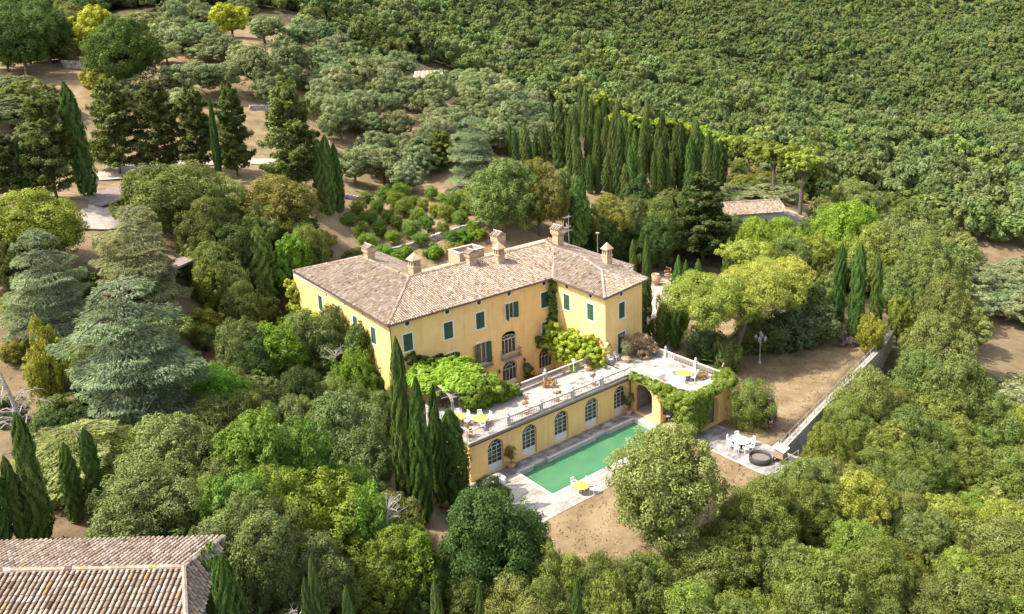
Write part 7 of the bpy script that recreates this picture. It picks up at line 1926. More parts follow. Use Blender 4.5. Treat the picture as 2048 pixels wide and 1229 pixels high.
TLAB=[["tall dark cypress standing alone between the feathery conifers of the upper left drive",None],["broad dark cypress at the upper left edge beside the drive",None],["thin needle-like cypress between two feathery conifers above the drive",None],["left cypress of the trio above the citrus garden",None],["middle and tallest cypress of the trio above the citrus garden",None],["slimmest cypress of the trio above the citrus garden",None],["thick column cypress beside the far left corner of the villa roof",None],["tallest foreground cypress rising left of the pergola canopy",None],["foreground cypress with rounded side, just right of the tallest one",None],["narrow cypress between two wider ones left of the pool house wall",None],["thin dark cypress tucked behind the group left of the pool house",None],["broad cypress touching the left end of the pool house wall",None],["small cypress among the oaks left of the pool house cypresses",None],["slim cypress in front of the villa's sunlit side wall",None],["slim cypress in front of the villa's front corner",None],["dark cypress in the shadow below the villa's front corner",None],["cypress cut by the lower left picture edge beside the near tiled roof",None],["short cypress second from the left behind the near tiled roof",None],["tallest cypress of the row behind the near tiled roof",None],["cypress fourth from the left behind the near tiled roof",None],["cypress fifth from the left behind the near tiled roof",None],["small cypress poking out of the oaks behind the near tiled roof",None],["young cypress touching the corner of the near tiled roof",None],["largest young cypress beside the near tiled roof",None],["left young cypress of a pair at the bottom edge under the yellowish tree",None],["right young cypress of a pair at the bottom edge under the yellowish tree",None],["young cypress alone at the bottom edge between pair and dark oak",None],["young cypress at the bottom edge below the big dark oak",None],["slender young cypress at the bottom edge right of the dark oak foot",None],["young cypress at the bottom edge below the dry lawn",None],["broad bright cypress just behind the villa's rear right chimney",None],["small cypress behind the back edge of the wing roof",None],["tall thin cypress beside the right corner of the wing roof",None],["bushy cypress beside the terracotta urns",None],["small cypress hugging the bushy one beside the urns",None],["cypress between the urns and the big umbrella pine",None],["left cypress of the pair just above the umbrella pine canopy",None],["thin right cypress of the pair just above the umbrella pine canopy",None],["left cypress of a pair in front of the small far tiled roof",None],["right cypress of a pair in front of the small far tiled roof",None],["left cypress of the three behind the dry lawn",None],["middle cypress with bare trunk of the three behind the dry lawn",None],["right cypress of the three behind the dry lawn",None],["slim cypress standing by the feathery conifer below the cypress grove",None],["short slim cypress left of the feathery conifer below the cypress grove",None],["layered feathery conifer left of the lone dark cypress",None],["feathery conifer first in the row right of the lone dark cypress",None],["feathery conifer second in the row above the upper drive",None],["feathery conifer third in the row above the upper drive",None],["feathery conifer right of the thin needle-like cypress",None],["largest dark feathery conifer at the end of the upper drive row",None],["dark feathery conifer at the upper left edge of the drive",None],["dark feathery conifer below the right end of the cypress grove",None],["loose yellow-green conifer between olive grove and blue cedar",None],["largest blue-green cedar spreading in tiers on the left",None],["blue-green tiered cedar at left behind the largest one",None],["thin grey-green cedar in front of the garage",None],["blue-green cedar beside the oak behind the citrus garden",None],["low pale green cedar with drooping boughs behind the near cypress row",None],["tall yellow-green shrub between the dead tree and large cedar",None],["dark green shrub under the boughs of the largest cedar",None],["wide oak with pale dead branches below the upper drive",None],["yellowish oak left of the cypress trio",None],["yellowish broadleaf tree at the left edge below the drive",None],["green tree at the left edge above the blue cedar",None],["dark oak between garage and thick column cypress",None],["oak with grey undergrowth behind the thin cedar",None],["grey-green tree behind the villa's far left corner",None],["bright green small tree beside the villa's far left corner",None],["yellow-green small tree right of the largest cedar's top",None],["grey-green oak at the foot of the thick column cypress",None],["olive-grey oak between largest cedar and bright robinia",None],["vivid green robinia left of the villa's sunlit side wall",None],["vivid green robinia beside the largest cedar",None],["olive-green oak against the villa's sunlit side wall",None],["olive-green oak just below the villa's sunlit windows",None],["small oak between the two slim cypresses by the villa",None],["bright robinia between the two slim cypresses by the villa",None],["dark oak below the vivid robinia by the villa",None],["grey-green oak below the vivid robinia near the cedar",None],["large deep green robinia in the lower left wood",None],["deep green robinia left of the small cypress",None],["grey-green spreading oak right of the near cypress row",None],["grey-green oak overhanging the near tiled roof",None],["oak whose branches rest on the near tiled roof",None],["broad olive-grey oak left of the foreground cypresses",None],["olive-grey oak in the middle of the lower left wood",None],["yellow-green robinia with pale dead twigs in the lower wood",None],["deep green robinia above the near roof corner",None],["small deep green robinia behind the near roof corner",None],["green robinia right of the yellow-green one",None],["bright green robinia under the foreground cypresses",None],["green robinia with pale bare branches in the lower wood",None],["olive oak above the largest young cypress",None],["deep green robinia above the pair of young cypresses",None],["deep green robinia above the lone young cypress",None],["big round dark oak at the corner of the pool deck",None],["small dark shrub oak between cypresses and pool deck",None],["large round oak standing on the dry lawn beside the pool",None],["green shrub oak at the foot of the big dark oak",None],["dark shrub at the bottom edge below the bright robinia",None],["round clipped shrub with a dead brown side beside the loggia",None],["yellow-green bush at the far corner of the dry lawn",None],["bright green bush behind the wing's right corner",None],["dark green bush under the urns beside the wing",None],["bluish green shrub mass behind the lamp post lawn",None],["green shrub behind the two leaning pine trunks",None],["dark bluish shrub at the back of the dry lawn",None],["palm-like bluish shrub at the foot of the left leaning pine",None],["low palm-like shrub between the leaning pine trunks",None],["yellow-green tree right of the umbrella pine canopy",None],["yellow-green tree behind the dry lawn left of three cypresses",None],["grey-green olive-like tree above the three cypresses",None],["yellowish tree at the far end of the dry lawn",None],["yellow-green chestnut left of the pale rocks behind the pine",None],["green tree hiding the front of the small far roof",None],["bright green tree right of the pale gravel yard",None],["yellow-green tree below the pale gravel yard",None],["yellow-green tree above the three cypresses by the lawn",None],["round olive-green tree on the far slope above the gravel yard",None],["tall oak at the top of the big dark row right of the lawn",None],["second oak down the big row right of the lawn",None],["third oak down the big row right of the lawn",None],["oak touching the far end of the lawn railing",None],["fourth oak down the big row right of the lawn",None],["grey-green oak left of the top of the big dark row",None],["oak crown covering the middle of the lawn railing",None],["large oak behind the citrus garden",None],["yellowish oak right of the large oak behind the citrus garden",None],["grey-green oak beside the broad bright cypress",None],["yellow-green oak under the cypress grove",None],["grey-green oak under the middle of the cypress grove",None],["green oak under the right half of the cypress grove",None],["dark tree behind the wing roof and its antenna",None],["dark tree above the terracotta urns",None],["silver-green olive beside the small far tiled roof",None],["big round dark green tree on the dry upper left terrace",None],["yellow tree above the big round dark green tree",None],["yellow-green almond tree with a visible trunk on the upper left slope",None],["dark tree at the top left corner",None],["blue-grey tree left of the yellow tree",None],["dark tree second from the top left corner",None],["olive at the left edge below the stone wall",None],["green olive beside the layered feathery conifer",None],["olive at the left edge above the conifers",None],["olive in the top row left of the yellow almond",None],["olive behind the big round dark green tree",None],["olive right of the big round dark green tree",None],["small olive against the big round dark green tree",None],["olive on the slope right of the round dark tree",None],["lower olive of the cluster on the bare upper slope",None],["upper olive of the cluster on the bare upper slope",None],["left olive of the dense pair above the conifer row",None],["right olive of the dense pair above the conifer row",None],["olive on the bare slope right of the yellow almond",None],["large olive right of the bare earth slope",None],["large olive at the edge of the upper left wood",None],["olive behind the yellow almond",None],["olive between the first two feathery conifers",None],["olive behind the third feathery conifer",None],["low yellow-green tree left of the first feathery conifers",None],["yellow-green shrub at the left end of the olive grove",None],["ochre-green shrub in the olive grove",None],["bright green bush among the olives near the hut",None],["deep green robinia hanging over the hip end of the near tiled roof",None],["small green tree in front of the far tiled house beside the feathery conifer",None],["green robinia between the near tiled roof and the young cypresses",None],["green tree in front of the far tiled house next to the gravel yard",None],["green oak at the near lawn edge between the big dark oak and the round oak",None],["low oak at the near lawn edge under the big round oak",None],["oak tucked under the near side of the big round oak",None],["oak at the bottom edge below the dry lawn",None],["oak at the bottom edge right of the slender young cypress",None],["oak crown pressed against the near end of the lawn wall",None],["oak crown pressed against the lawn wall above the oven cart",None],["oak crown beside the lawn wall halfway along the railing",None],["first cypress counted from the left in the tall grove behind the villa","tall cypress grove behind the villa"],["second cypress counted from the left in the tall grove behind the villa","tall cypress grove behind the villa"],["third cypress counted from the left in the tall grove behind the villa","tall cypress grove behind the villa"],["fourth cypress counted from the left in the tall grove behind the villa","tall cypress grove behind the villa"],["fifth cypress counted from the left in the tall grove behind the villa","tall cypress grove behind the villa"],["sixth cypress counted from the left in the tall grove behind the villa","tall cypress grove behind the villa"],["seventh cypress counted from the left in the tall grove behind the villa","tall cypress grove behind the villa"],["eighth cypress counted from the left in the tall grove behind the villa","tall cypress grove behind the villa"],["ninth cypress counted from the left in the tall grove behind the villa","tall cypress grove behind the villa"],["tenth cypress counted from the left in the tall grove behind the villa","tall cypress grove behind the villa"],["eleventh cypress counted from the left in the tall grove behind the villa","tall cypress grove behind the villa"],["twelfth cypress counted from the left in the tall grove behind the villa","tall cypress grove behind the villa"],["thirteenth cypress counted from the left in the tall grove behind the villa","tall cypress grove behind the villa"],["fourteenth cypress counted from the left in the tall grove behind the villa","tall cypress grove behind the villa"],["fifteenth cypress counted from the left in the tall grove behind the villa","tall cypress grove behind the villa"],["sixteenth cypress counted from the left in the tall grove behind the villa","tall cypress grove behind the villa"],["seventeenth cypress counted from the left in the tall grove behind the villa","tall cypress grove behind the villa"],["eighteenth cypress counted from the left in the tall grove behind the villa","tall cypress grove behind the villa"],["nineteenth cypress counted from the left in the tall grove behind the villa","tall cypress grove behind the villa"],["twentieth cypress counted from the left in the tall grove behind the villa","tall cypress grove behind the villa"],["twenty-first cypress counted from the left in the tall grove behind the villa","tall cypress grove behind the villa"],["twenty-second cypress counted from the left in the tall grove behind the villa","tall cypress grove behind the villa"],["twenty-third cypress counted from the left in the tall grove behind the villa","tall cypress grove behind the villa"],["twenty-fourth cypress counted from the left in the tall grove behind the villa","tall cypress grove behind the villa"],["twenty-fifth cypress counted from the left in the tall grove behind the villa","tall cypress grove behind the villa"],["twenty-sixth cypress counted from the left in the tall grove behind the villa","tall cypress grove behind the villa"],["twenty-seventh cypress counted from the left in the tall grove behind the villa","tall cypress grove behind the villa"],["twenty-eighth cypress counted from the left in the tall grove behind the villa","tall cypress grove behind the villa"],["twenty-ninth cypress counted from the left in the tall grove behind the villa","tall cypress grove behind the villa"],["thirtieth cypress counted from the left in the tall grove behind the villa","tall cypress grove behind the villa"],["thirty-first cypress counted from the left in the tall grove behind the villa","tall cypress grove behind the villa"],["thirty-second cypress counted from the left in the tall grove behind the villa","tall cypress grove behind the villa"],["thirty-third cypress counted from the left in the tall grove behind the villa","tall cypress grove behind the villa"],["thirty-fourth cypress counted from the left in the tall grove behind the villa","tall cypress grove behind the villa"],["thirty-fifth cypress counted from the left in the tall grove behind the villa","tall cypress grove behind the villa"],["thirty-sixth cypress counted from the left in the tall grove behind the villa","tall cypress grove behind the villa"],["thirty-seventh cypress counted from the left in the tall grove behind the villa","tall cypress grove behind the villa"],["thirty-eighth cypress counted from the left in the tall grove behind the villa","tall cypress grove behind the villa"],["thirty-ninth cypress counted from the left in the tall grove behind the villa","tall cypress grove behind the villa"],["fortieth cypress counted from the left in the tall grove behind the villa","tall cypress grove behind the villa"],["forty-first cypress counted from the left in the tall grove behind the villa","tall cypress grove behind the villa"],["forty-second cypress counted from the left in the tall grove behind the villa","tall cypress grove behind the villa"],["forty-third cypress counted from the left in the tall grove behind the villa","tall cypress grove behind the villa"],["forty-fourth cypress counted from the left in the tall grove behind the villa","tall cypress grove behind the villa"],["forty-fifth cypress counted from the left in the tall grove behind the villa","tall cypress grove behind the villa"],["forty-sixth cypress counted from the left in the tall grove behind the villa","tall cypress grove behind the villa"],["forty-seventh cypress counted from the left in the tall grove behind the villa","tall cypress grove behind the villa"],["forty-eighth cypress counted from the left in the tall grove behind the villa","tall cypress grove behind the villa"],["forty-ninth cypress counted from the left in the tall grove behind the villa","tall cypress grove behind the villa"],["fiftieth cypress counted from the left in the tall grove behind the villa","tall cypress grove behind the villa"],["fifty-first cypress counted from the left in the tall grove behind the villa","tall cypress grove behind the villa"],["fifty-second cypress counted from the left in the tall grove behind the villa","tall cypress grove behind the villa"],["fifty-third cypress counted from the left in the tall grove behind the villa","tall cypress grove behind the villa"],["silver-green olive tree in the dense grove above the citrus garden","olive grove above the citrus garden"],["sixth counted from the left of the citrus bushes behind the villa","citrus bushes behind the villa"],["third counted from the left of the citrus bushes behind the villa","citrus bushes behind the villa"],["first counted from the left of the citrus bushes behind the villa","citrus bushes behind the villa"],["eleventh counted from the left of the citrus bushes behind the villa","citrus bushes behind the villa"],["eighth counted from the left of the citrus bushes behind the villa","citrus bushes behind the villa"],["fifth counted from the left of the citrus bushes behind the villa","citrus bushes behind the villa"],["second counted from the left of the citrus bushes behind the villa","citrus bushes behind the villa"],["nineteenth counted from the left of the citrus bushes behind the villa","citrus bushes behind the villa"],["sixteenth counted from the left of the citrus bushes behind the villa","citrus bushes behind the villa"],["thirteenth counted from the left of the citrus bushes behind the villa","citrus bushes behind the villa"],["tenth counted from the left of the citrus bushes behind the villa","citrus bushes behind the villa"],["seventh counted from the left of the citrus bushes behind the villa","citrus bushes behind the villa"],["fourth counted from the left of the citrus bushes behind the villa","citrus bushes behind the villa"],["twenty-seventh counted from the left of the citrus bushes behind the villa","citrus bushes behind the villa"],["twenty-fourth counted from the left of the citrus bushes behind the villa","citrus bushes behind the villa"],["twenty-first counted from the left of the citrus bushes behind the villa","citrus bushes behind the villa"],["eighteenth counted from the left of the citrus bushes behind the villa","citrus bushes behind the villa"],["fifteenth counted from the left of the citrus bushes behind the villa","citrus bushes behind the villa"],["twelfth counted from the left of the citrus bushes behind the villa","citrus bushes behind the villa"],["ninth counted from the left of the citrus bushes behind the villa","citrus bushes behind the villa"],["thirty-third counted from the left of the citrus bushes behind the villa","citrus bushes behind the villa"],["thirtieth counted from the left of the citrus bushes behind the villa","citrus bushes behind the villa"],["twenty-sixth counted from the left of the citrus bushes behind the villa","citrus bushes behind the villa"],["twenty-third counted from the left of the citrus bushes behind the villa","citrus bushes behind the villa"],["twentieth counted from the left of the citrus bushes behind the villa","citrus bushes behind the villa"],["seventeenth counted from the left of the citrus bushes behind the villa","citrus bushes behind the villa"],["fourteenth counted from the left of the citrus bushes behind the villa","citrus bushes behind the villa"],["thirty-first counted from the left of the citrus bushes behind the villa","citrus bushes behind the villa"],["twenty-eighth counted from the left of the citrus bushes behind the villa","citrus bushes behind the villa"],["twenty-fifth counted from the left of the citrus bushes behind the villa","citrus bushes behind the villa"],["twenty-second counted from the left of the citrus bushes behind the villa","citrus bushes behind the villa"],["thirty-second counted from the left of the citrus bushes behind the villa","citrus bushes behind the villa"],["twenty-ninth counted from the left of the citrus bushes behind the villa","citrus bushes behind the villa"],["second counted from the left of the shrubs behind the villa roof","shrubs behind the villa roof"],["first counted from the left of the shrubs behind the villa roof","shrubs behind the villa roof"],["fourth counted from the left of the shrubs behind the villa roof","shrubs behind the villa roof"],["third counted from the left of the shrubs behind the villa roof","shrubs behind the villa roof"],["fifth counted from the left of the shrubs behind the villa roof","shrubs behind the villa roof"],["seventh counted from the left of the shrubs behind the villa roof","shrubs behind the villa roof"],["sixth counted from the left of the shrubs behind the villa roof","shrubs behind the villa roof"],["eighth counted from the left of the shrubs behind the villa roof","shrubs behind the villa roof"],["ninth counted from the left of the shrubs behind the villa roof","shrubs behind the villa roof"],["tenth counted from the left of the shrubs behind the villa roof","shrubs behind the villa roof"],["twelfth counted from the left of the shrubs behind the villa roof","shrubs behind the villa roof"],["eleventh counted from the left of the shrubs behind the villa roof","shrubs behind the villa roof"],["thirteenth counted from the left of the shrubs behind the villa roof","shrubs behind the villa roof"],["seventeenth counted from the left of the olives on the low right slope","olives on the low right slope"],["twenty-first counted from the left of the olives on the low right slope","olives on the low right slope"],["ninth counted from the left of the olives on the low right slope","olives on the low right slope"],["tenth counted from the left of the olives on the low right slope","olives on the low right slope"],["nineteenth counted from the left of the olives on the low right slope","olives on the low right slope"],["second counted from the left of the olives on the low right slope","olives on the low right slope"],["sixth counted from the left of the olives on the low right slope","olives on the low right slope"],["fifteenth counted from the left of the olives on the low right slope","olives on the low right slope"],["eighth counted from the left of the olives on the low right slope","olives on the low right slope"],["first counted from the left of the olives on the low right slope","olives on the low right slope"],["twenty-second counted from the left of the olives on the low right slope","olives on the low right slope"],["thirteenth counted from the left of the olives on the low right slope","olives on the low right slope"],["fourth counted from the left of the olives on the low right slope","olives on the low right slope"],["twenty-third counted from the left of the olives on the low right slope","olives on the low right slope"],["fourteenth counted from the left of the olives on the low right slope","olives on the low right slope"],["seventh counted from the left of the olives on the low right slope","olives on the low right slope"],["twenty-sixth counted from the left of the olives on the low right slope","olives on the low right slope"],["sixteenth counted from the left of the olives on the low right slope","olives on the low right slope"],["eleventh counted from the left of the olives on the low right slope","olives on the low right slope"],["third counted from the left of the olives on the low right slope","olives on the low right slope"],["twenty-fifth counted from the left of the olives on the low right slope","olives on the low right slope"],["twentieth counted from the left of the olives on the low right slope","olives on the low right slope"],["twelfth counted from the left of the olives on the low right slope","olives on the low right slope"],["fifth counted from the left of the olives on the low right slope","olives on the low right slope"],["twenty-seventh counted from the left of the olives on the low right slope","olives on the low right slope"],["twenty-fourth counted from the left of the olives on the low right slope","olives on the low right slope"],["eighteenth counted from the left of the olives on the low right slope","olives on the low right slope"],["holm oak in the dense wood below the dry lawn and its wall","wood below the lawn wall"],["first counted from the left of the oaks at the lower edge","oaks at the lower edge"],["round oak in the wood right of the small far roof","wood right of the far roof"],["dark oak in the wood along the top of the left slope","wood above the left slope"],["third counted from the left of the oaks left of the villa","oaks left of the villa"],["first counted from the left of the oaks left of the villa","oaks left of the villa"],["fifth counted from the left of the oaks left of the villa","oaks left of the villa"],["second counted from the left of the oaks left of the villa","oaks left of the villa"],["seventh counted from the left of the oaks left of the villa","oaks left of the villa"],["sixth counted from the left of the oaks left of the villa","oaks left of the villa"],["fourth counted from the left of the oaks left of the villa","oaks left of the villa"],["ninth counted from the left of the oaks left of the villa","oaks left of the villa"],["eighth counted from the left of the oaks left of the villa","oaks left of the villa"],["sixth counted from the left of the oaks of the lower left wood","oaks of the lower left wood"],["fifth counted from the left of the oaks of the lower left wood","oaks of the lower left wood"],["first counted from the left of the oaks of the lower left wood","oaks of the lower left wood"],["tenth counted from the left of the oaks of the lower left wood","oaks of the lower left wood"],["eighth counted from the left of the oaks of the lower left wood","oaks of the lower left wood"],["fourth counted from the left of the oaks of the lower left wood","oaks of the lower left wood"],["third counted from the left of the oaks of the lower left wood","oaks of the lower left wood"],["second counted from the left of the oaks of the lower left wood","oaks of the lower left wood"],["nineteenth counted from the left of the oaks of the lower left wood","oaks of the lower left wood"],["twelfth counted from the left of the oaks of the lower left wood","oaks of the lower left wood"],["ninth counted from the left of the oaks of the lower left wood","oaks of the lower left wood"],["seventh counted from the left of the oaks of the lower left wood","oaks of the lower left wood"],["eighteenth counted from the left of the oaks of the lower left wood","oaks of the lower left wood"],["fourteenth counted from the left of the oaks of the lower left wood","oaks of the lower left wood"],["fifteenth counted from the left of the oaks of the lower left wood","oaks of the lower left wood"],["eleventh counted from the left of the oaks of the lower left wood","oaks of the lower left wood"],["thirteenth counted from the left of the oaks of the lower left wood","oaks of the lower left wood"],["sixteenth counted from the left of the oaks of the lower left wood","oaks of the lower left wood"],["seventeenth counted from the left of the oaks of the lower left wood","oaks of the lower left wood"],["sixth counted from the left of the oaks left of the pool house","oaks left of the pool house"],["second counted from the left of the oaks left of the pool house","oaks left of the pool house"],["first counted from the left of the oaks left of the pool house","oaks left of the pool house"],["seventh counted from the left of the oaks left of the pool house","oaks left of the pool house"],["eighth counted from the left of the oaks left of the pool house","oaks left of the pool house"],["fourth counted from the left of the oaks left of the pool house","oaks left of the pool house"],["third counted from the left of the oaks left of the pool house","oaks left of the pool house"],["fourteenth counted from the left of the oaks left of the pool house","oaks left of the pool house"],["eleventh counted from the left of the oaks left of the pool house","oaks left of the pool house"],["tenth counted from the left of the oaks left of the pool house","oaks left of the pool house"],["ninth counted from the left of the oaks left of the pool house","oaks left of the pool house"],["fifth counted from the left of the oaks left of the pool house","oaks left of the pool house"],["seventeenth counted from the left of the oaks left of the pool house","oaks left of the pool house"],["sixteenth counted from the left of the oaks left of the pool house","oaks left of the pool house"],["fifteenth counted from the left of the oaks left of the pool house","oaks left of the pool house"],["thirteenth counted from the left of the oaks left of the pool house","oaks left of the pool house"],["twelfth counted from the left of the oaks left of the pool house","oaks left of the pool house"],["first counted from the left of the undergrowth among the left cedars","undergrowth among the left cedars"],["eighth counted from the left of the undergrowth among the left cedars","undergrowth among the left cedars"],["seventh counted from the left of the undergrowth among the left cedars","undergrowth among the left cedars"],["fifth counted from the left of the undergrowth among the left cedars","undergrowth among the left cedars"],["fourth counted from the left of the undergrowth among the left cedars","undergrowth among the left cedars"],["second counted from the left of the undergrowth among the left cedars","undergrowth among the left cedars"],["third counted from the left of the undergrowth among the left cedars","undergrowth among the left cedars"],["thirteenth counted from the left of the undergrowth among the left cedars","undergrowth among the left cedars"],["twelfth counted from the left of the undergrowth among the left cedars","undergrowth among the left cedars"],["ninth counted from the left of the undergrowth among the left cedars","undergrowth among the left cedars"],["tenth counted from the left of the undergrowth among the left cedars","undergrowth among the left cedars"],["sixth counted from the left of the undergrowth among the left cedars","undergrowth among the left cedars"],["nineteenth counted from the left of the undergrowth among the left cedars","undergrowth among the left cedars"],["seventeenth counted from the left of the undergrowth among the left cedars","undergrowth among the left cedars"],["sixteenth counted from the left of the undergrowth among the left cedars","undergrowth among the left cedars"],["fifteenth counted from the left of the undergrowth among the left cedars","undergrowth among the left cedars"],["fourteenth counted from the left of the undergrowth among the left cedars","undergrowth among the left cedars"],["eleventh counted from the left of the undergrowth among the left cedars","undergrowth among the left cedars"],["twentieth counted from the left of the undergrowth among the left cedars","undergrowth among the left cedars"],["eighteenth counted from the left of the undergrowth among the left cedars","undergrowth among the left cedars"],["twenty-second counted from the left of the undergrowth among the left cedars","undergrowth among the left cedars"],["twenty-first counted from the left of the undergrowth among the left cedars","undergrowth among the left cedars"],["fourth counted from the left of the olives at the upper left edge","olives at the upper left edge"],["third counted from the left of the olives at the upper left edge","olives at the upper left edge"],["second counted from the left of the olives at the upper left edge","olives at the upper left edge"],["first counted from the left of the olives at the upper left edge","olives at the upper left edge"],["fifth counted from the left of the olives at the upper left edge","olives at the upper left edge"],["scrub bush below the cypress grove and around the far pines","scrub under the cypress grove"],["third counted from the left of the oaks above the gravel","oaks above the gravel"],["second counted from the left of the oaks above the gravel","oaks above the gravel"],["first counted from the left of the oaks above the gravel","oaks above the gravel"],["tenth counted from the left of the oaks above the gravel","oaks above the gravel"],["seventh counted from the left of the oaks above the gravel","oaks above the gravel"],["fifth counted from the left of the oaks above the gravel","oaks above the gravel"],["fourth counted from the left of the oaks above the gravel","oaks above the gravel"],["ninth counted from the left of the oaks above the gravel","oaks above the gravel"],["eighth counted from the left of the oaks above the gravel","oaks above the gravel"],["sixth counted from the left of the oaks above the gravel","oaks above the gravel"],["twelfth counted from the left of the oaks above the gravel","oaks above the gravel"],["eleventh counted from the left of the oaks above the gravel","oaks above the gravel"],["thirteenth counted from the left of the oaks above the gravel","oaks above the gravel"],["ninth counted from the left of the olives scattered over the upper left slope","olives scattered over the upper left slope"],["fourth counted from the left of the olives scattered over the upper left slope","olives scattered over the upper left slope"],["third counted from the left of the olives scattered over the upper left slope","olives scattered over the upper left slope"],["twenty-fourth counted from the left of the olives scattered over the upper left slope","olives scattered over the upper left slope"],["twenty-third counted from the left of the olives scattered over the upper left slope","olives scattered over the upper left slope"],["twenty-second counted from the left of the olives scattered over the upper left slope","olives scattered over the upper left slope"],["twenty-first counted from the left of the olives scattered over the upper left slope","olives scattered over the upper left slope"],["eighteenth counted from the left of the olives scattered over the upper left slope","olives scattered over the upper left slope"],["seventeenth counted from the left of the olives scattered over the upper left slope","olives scattered over the upper left slope"],["twelfth counted from the left of the olives scattered over the upper left slope","olives scattered over the upper left slope"],["eighth counted from the left of the olives scattered over the upper left slope","olives scattered over the upper left slope"],["sixth counted from the left of the olives scattered over the upper left slope","olives scattered over the upper left slope"],["fifth counted from the left of the olives scattered over the upper left slope","olives scattered over the upper left slope"],["twenty-sixth counted from the left of the olives scattered over the upper left slope","olives scattered over the upper left slope"],["twenty-eighth counted from the left of the olives scattered over the upper left slope","olives scattered over the upper left slope"],["sixteenth counted from the left of the olives scattered over the upper left slope","olives scattered over the upper left slope"],["fifteenth counted from the left of the olives scattered over the upper left slope","olives scattered over the upper left slope"],["eleventh counted from the left of the olives scattered over the upper left slope","olives scattered over the upper left slope"],["tenth counted from the left of the olives scattered over the upper left slope","olives scattered over the upper left slope"],["seventh counted from the left of the olives scattered over the upper left slope","olives scattered over the upper left slope"],["second counted from the left of the olives scattered over the upper left slope","olives scattered over the upper left slope"],["first counted from the left of the olives scattered over the upper left slope","olives scattered over the upper left slope"],["thirty-fourth counted from the left of the olives scattered over the upper left slope","olives scattered over the upper left slope"],["twenty-fifth counted from the left of the olives scattered over the upper left slope","olives scattered over the upper left slope"],["twenty-seventh counted from the left of the olives scattered over the upper left slope","olives scattered over the upper left slope"],["nineteenth counted from the left of the olives scattered over the upper left slope","olives scattered over the upper left slope"],["fourteenth counted from the left of the olives scattered over the upper left slope","olives scattered over the upper left slope"],["thirteenth counted from the left of the olives scattered over the upper left slope","olives scattered over the upper left slope"],["thirty-seventh counted from the left of the olives scattered over the upper left slope","olives scattered over the upper left slope"],["thirty-first counted from the left of the olives scattered over the upper left slope","olives scattered over the upper left slope"],["thirtieth counted from the left of the olives scattered over the upper left slope","olives scattered over the upper left slope"],["twenty-ninth counted from the left of the olives scattered over the upper left slope","olives scattered over the upper left slope"],["twentieth counted from the left of the olives scattered over the upper left slope","olives scattered over the upper left slope"],["thirty-ninth counted from the left of the olives scattered over the upper left slope","olives scattered over the upper left slope"],["thirty-sixth counted from the left of the olives scattered over the upper left slope","olives scattered over the upper left slope"],["thirty-second counted from the left of the olives scattered over the upper left slope","olives scattered over the upper left slope"],["thirty-third counted from the left of the olives scattered over the upper left slope","olives scattered over the upper left slope"],["thirty-eighth counted from the left of the olives scattered over the upper left slope","olives scattered over the upper left slope"],["thirty-fifth counted from the left of the olives scattered over the upper left slope","olives scattered over the upper left slope"],["slender cypress packed inside the tall grove behind the villa","tall cypress grove behind the villa"]]
rows=[r.split() for r in TREES.strip().split('\n')]
oaks=[]
for r in rows:
    k,(x,y,z,H,R),tint=r[0],map(float,r[1:6]),r[6]; lab,grp=TLAB[int(r[7])]
    if k=='oak' and grp: 
        d=(Vector((x,y,z))-CAM); w=d.dot(-B_); oaks.append((R/max(w,1),k,x,y,z,H,R,tint,lab,grp))
    else: plant(k,x,y,z,H,R,tint,lab,grp)
oaks.sort(key=lambda a:-a[0])
for a in oaks[:250]: plant(*a[1:])
print('oaks',len(oaks))
for a in oaks[250:]: FARMORE.append((a[2],a[3],a[4],a[6],a[5]))
# ---------------------------------------------------------------- umbrella pines (leaning trunks, flat crowns)
def pine(base,head,r,thick,label,tint=(.21,.26,.04),n=16000,leaf=.15,group=None,seed=0,fork=True):
    b=Vector(base); h=Vector(head)-b; o=empty('umbrella_pine',b,0,label,'pine tree',group); rg=random.Random(seed); m_=MB()
    mid=[Vector((0,0,-.3)),Vector((h.x*.12,h.y*.12,h.z*.25)),Vector((h.x*.42,h.y*.42,h.z*.6)),Vector((h.x*.8,h.y*.8,h.z*.9))]; w=.028*h.z+.08
    m_.tube(mid,[w*1.15,w,w*.85,w*.6],9); 
    bl=[]
    for q in range(15):
        a=q*2.4; rr=math.sqrt((q+.5)/15)*r*.82; p=Vector((h.x+math.cos(a)*rr,h.y+math.sin(a)*rr,h.z+thick*.25*(1-(rr/r)**2)*1.2+rg.uniform(-.12,.12)*thick)); bl.append((p.x,p.y,p.z,r*.33,r*.33,thick*.40))
        m_.tube([mid[2].lerp(mid[3],rg.uniform(.1,1)),mid[3].lerp(p,.55)-Vector((0,0,.1)),p-Vector((0,0,thick*.15))],[w*.4,w*.22,.03],5,cap=False)
    m_.build('trunk',BARK,o); c=link('crown',puffs('crown',bl,n,leaf,seed+500,up=.5,aspect=1.4,sub=.34),None,o); c.color=tuple(q*1.25 for q in tint)+(1,); return o
pine((37.3,-10.3,0),(35.6,-12.2,8.5),5.0,4.6,'large umbrella pine with trunk leaning left nearest the loggia roof',(.20,.25,.038),n=62000,seed=1)
pine((39.5,-12.7,0),(42.2,-14.0,8.7),5.2,4.6,'large umbrella pine whose pale trunk leans right beside the lamp post',(.20,.25,.038),n=62000,seed=2)
pine((46.0,-9.5,0),(48.0,-12.6,8.6),4.3,3.8,'umbrella pine with twisted double trunk behind the lamp post',n=30000,seed=3)
pine((49.5,-6.0,0),(49.0,-7.5,10.6),3.6,2.6,'small umbrella pine poking up behind the large pine canopy',n=12000,seed=4)
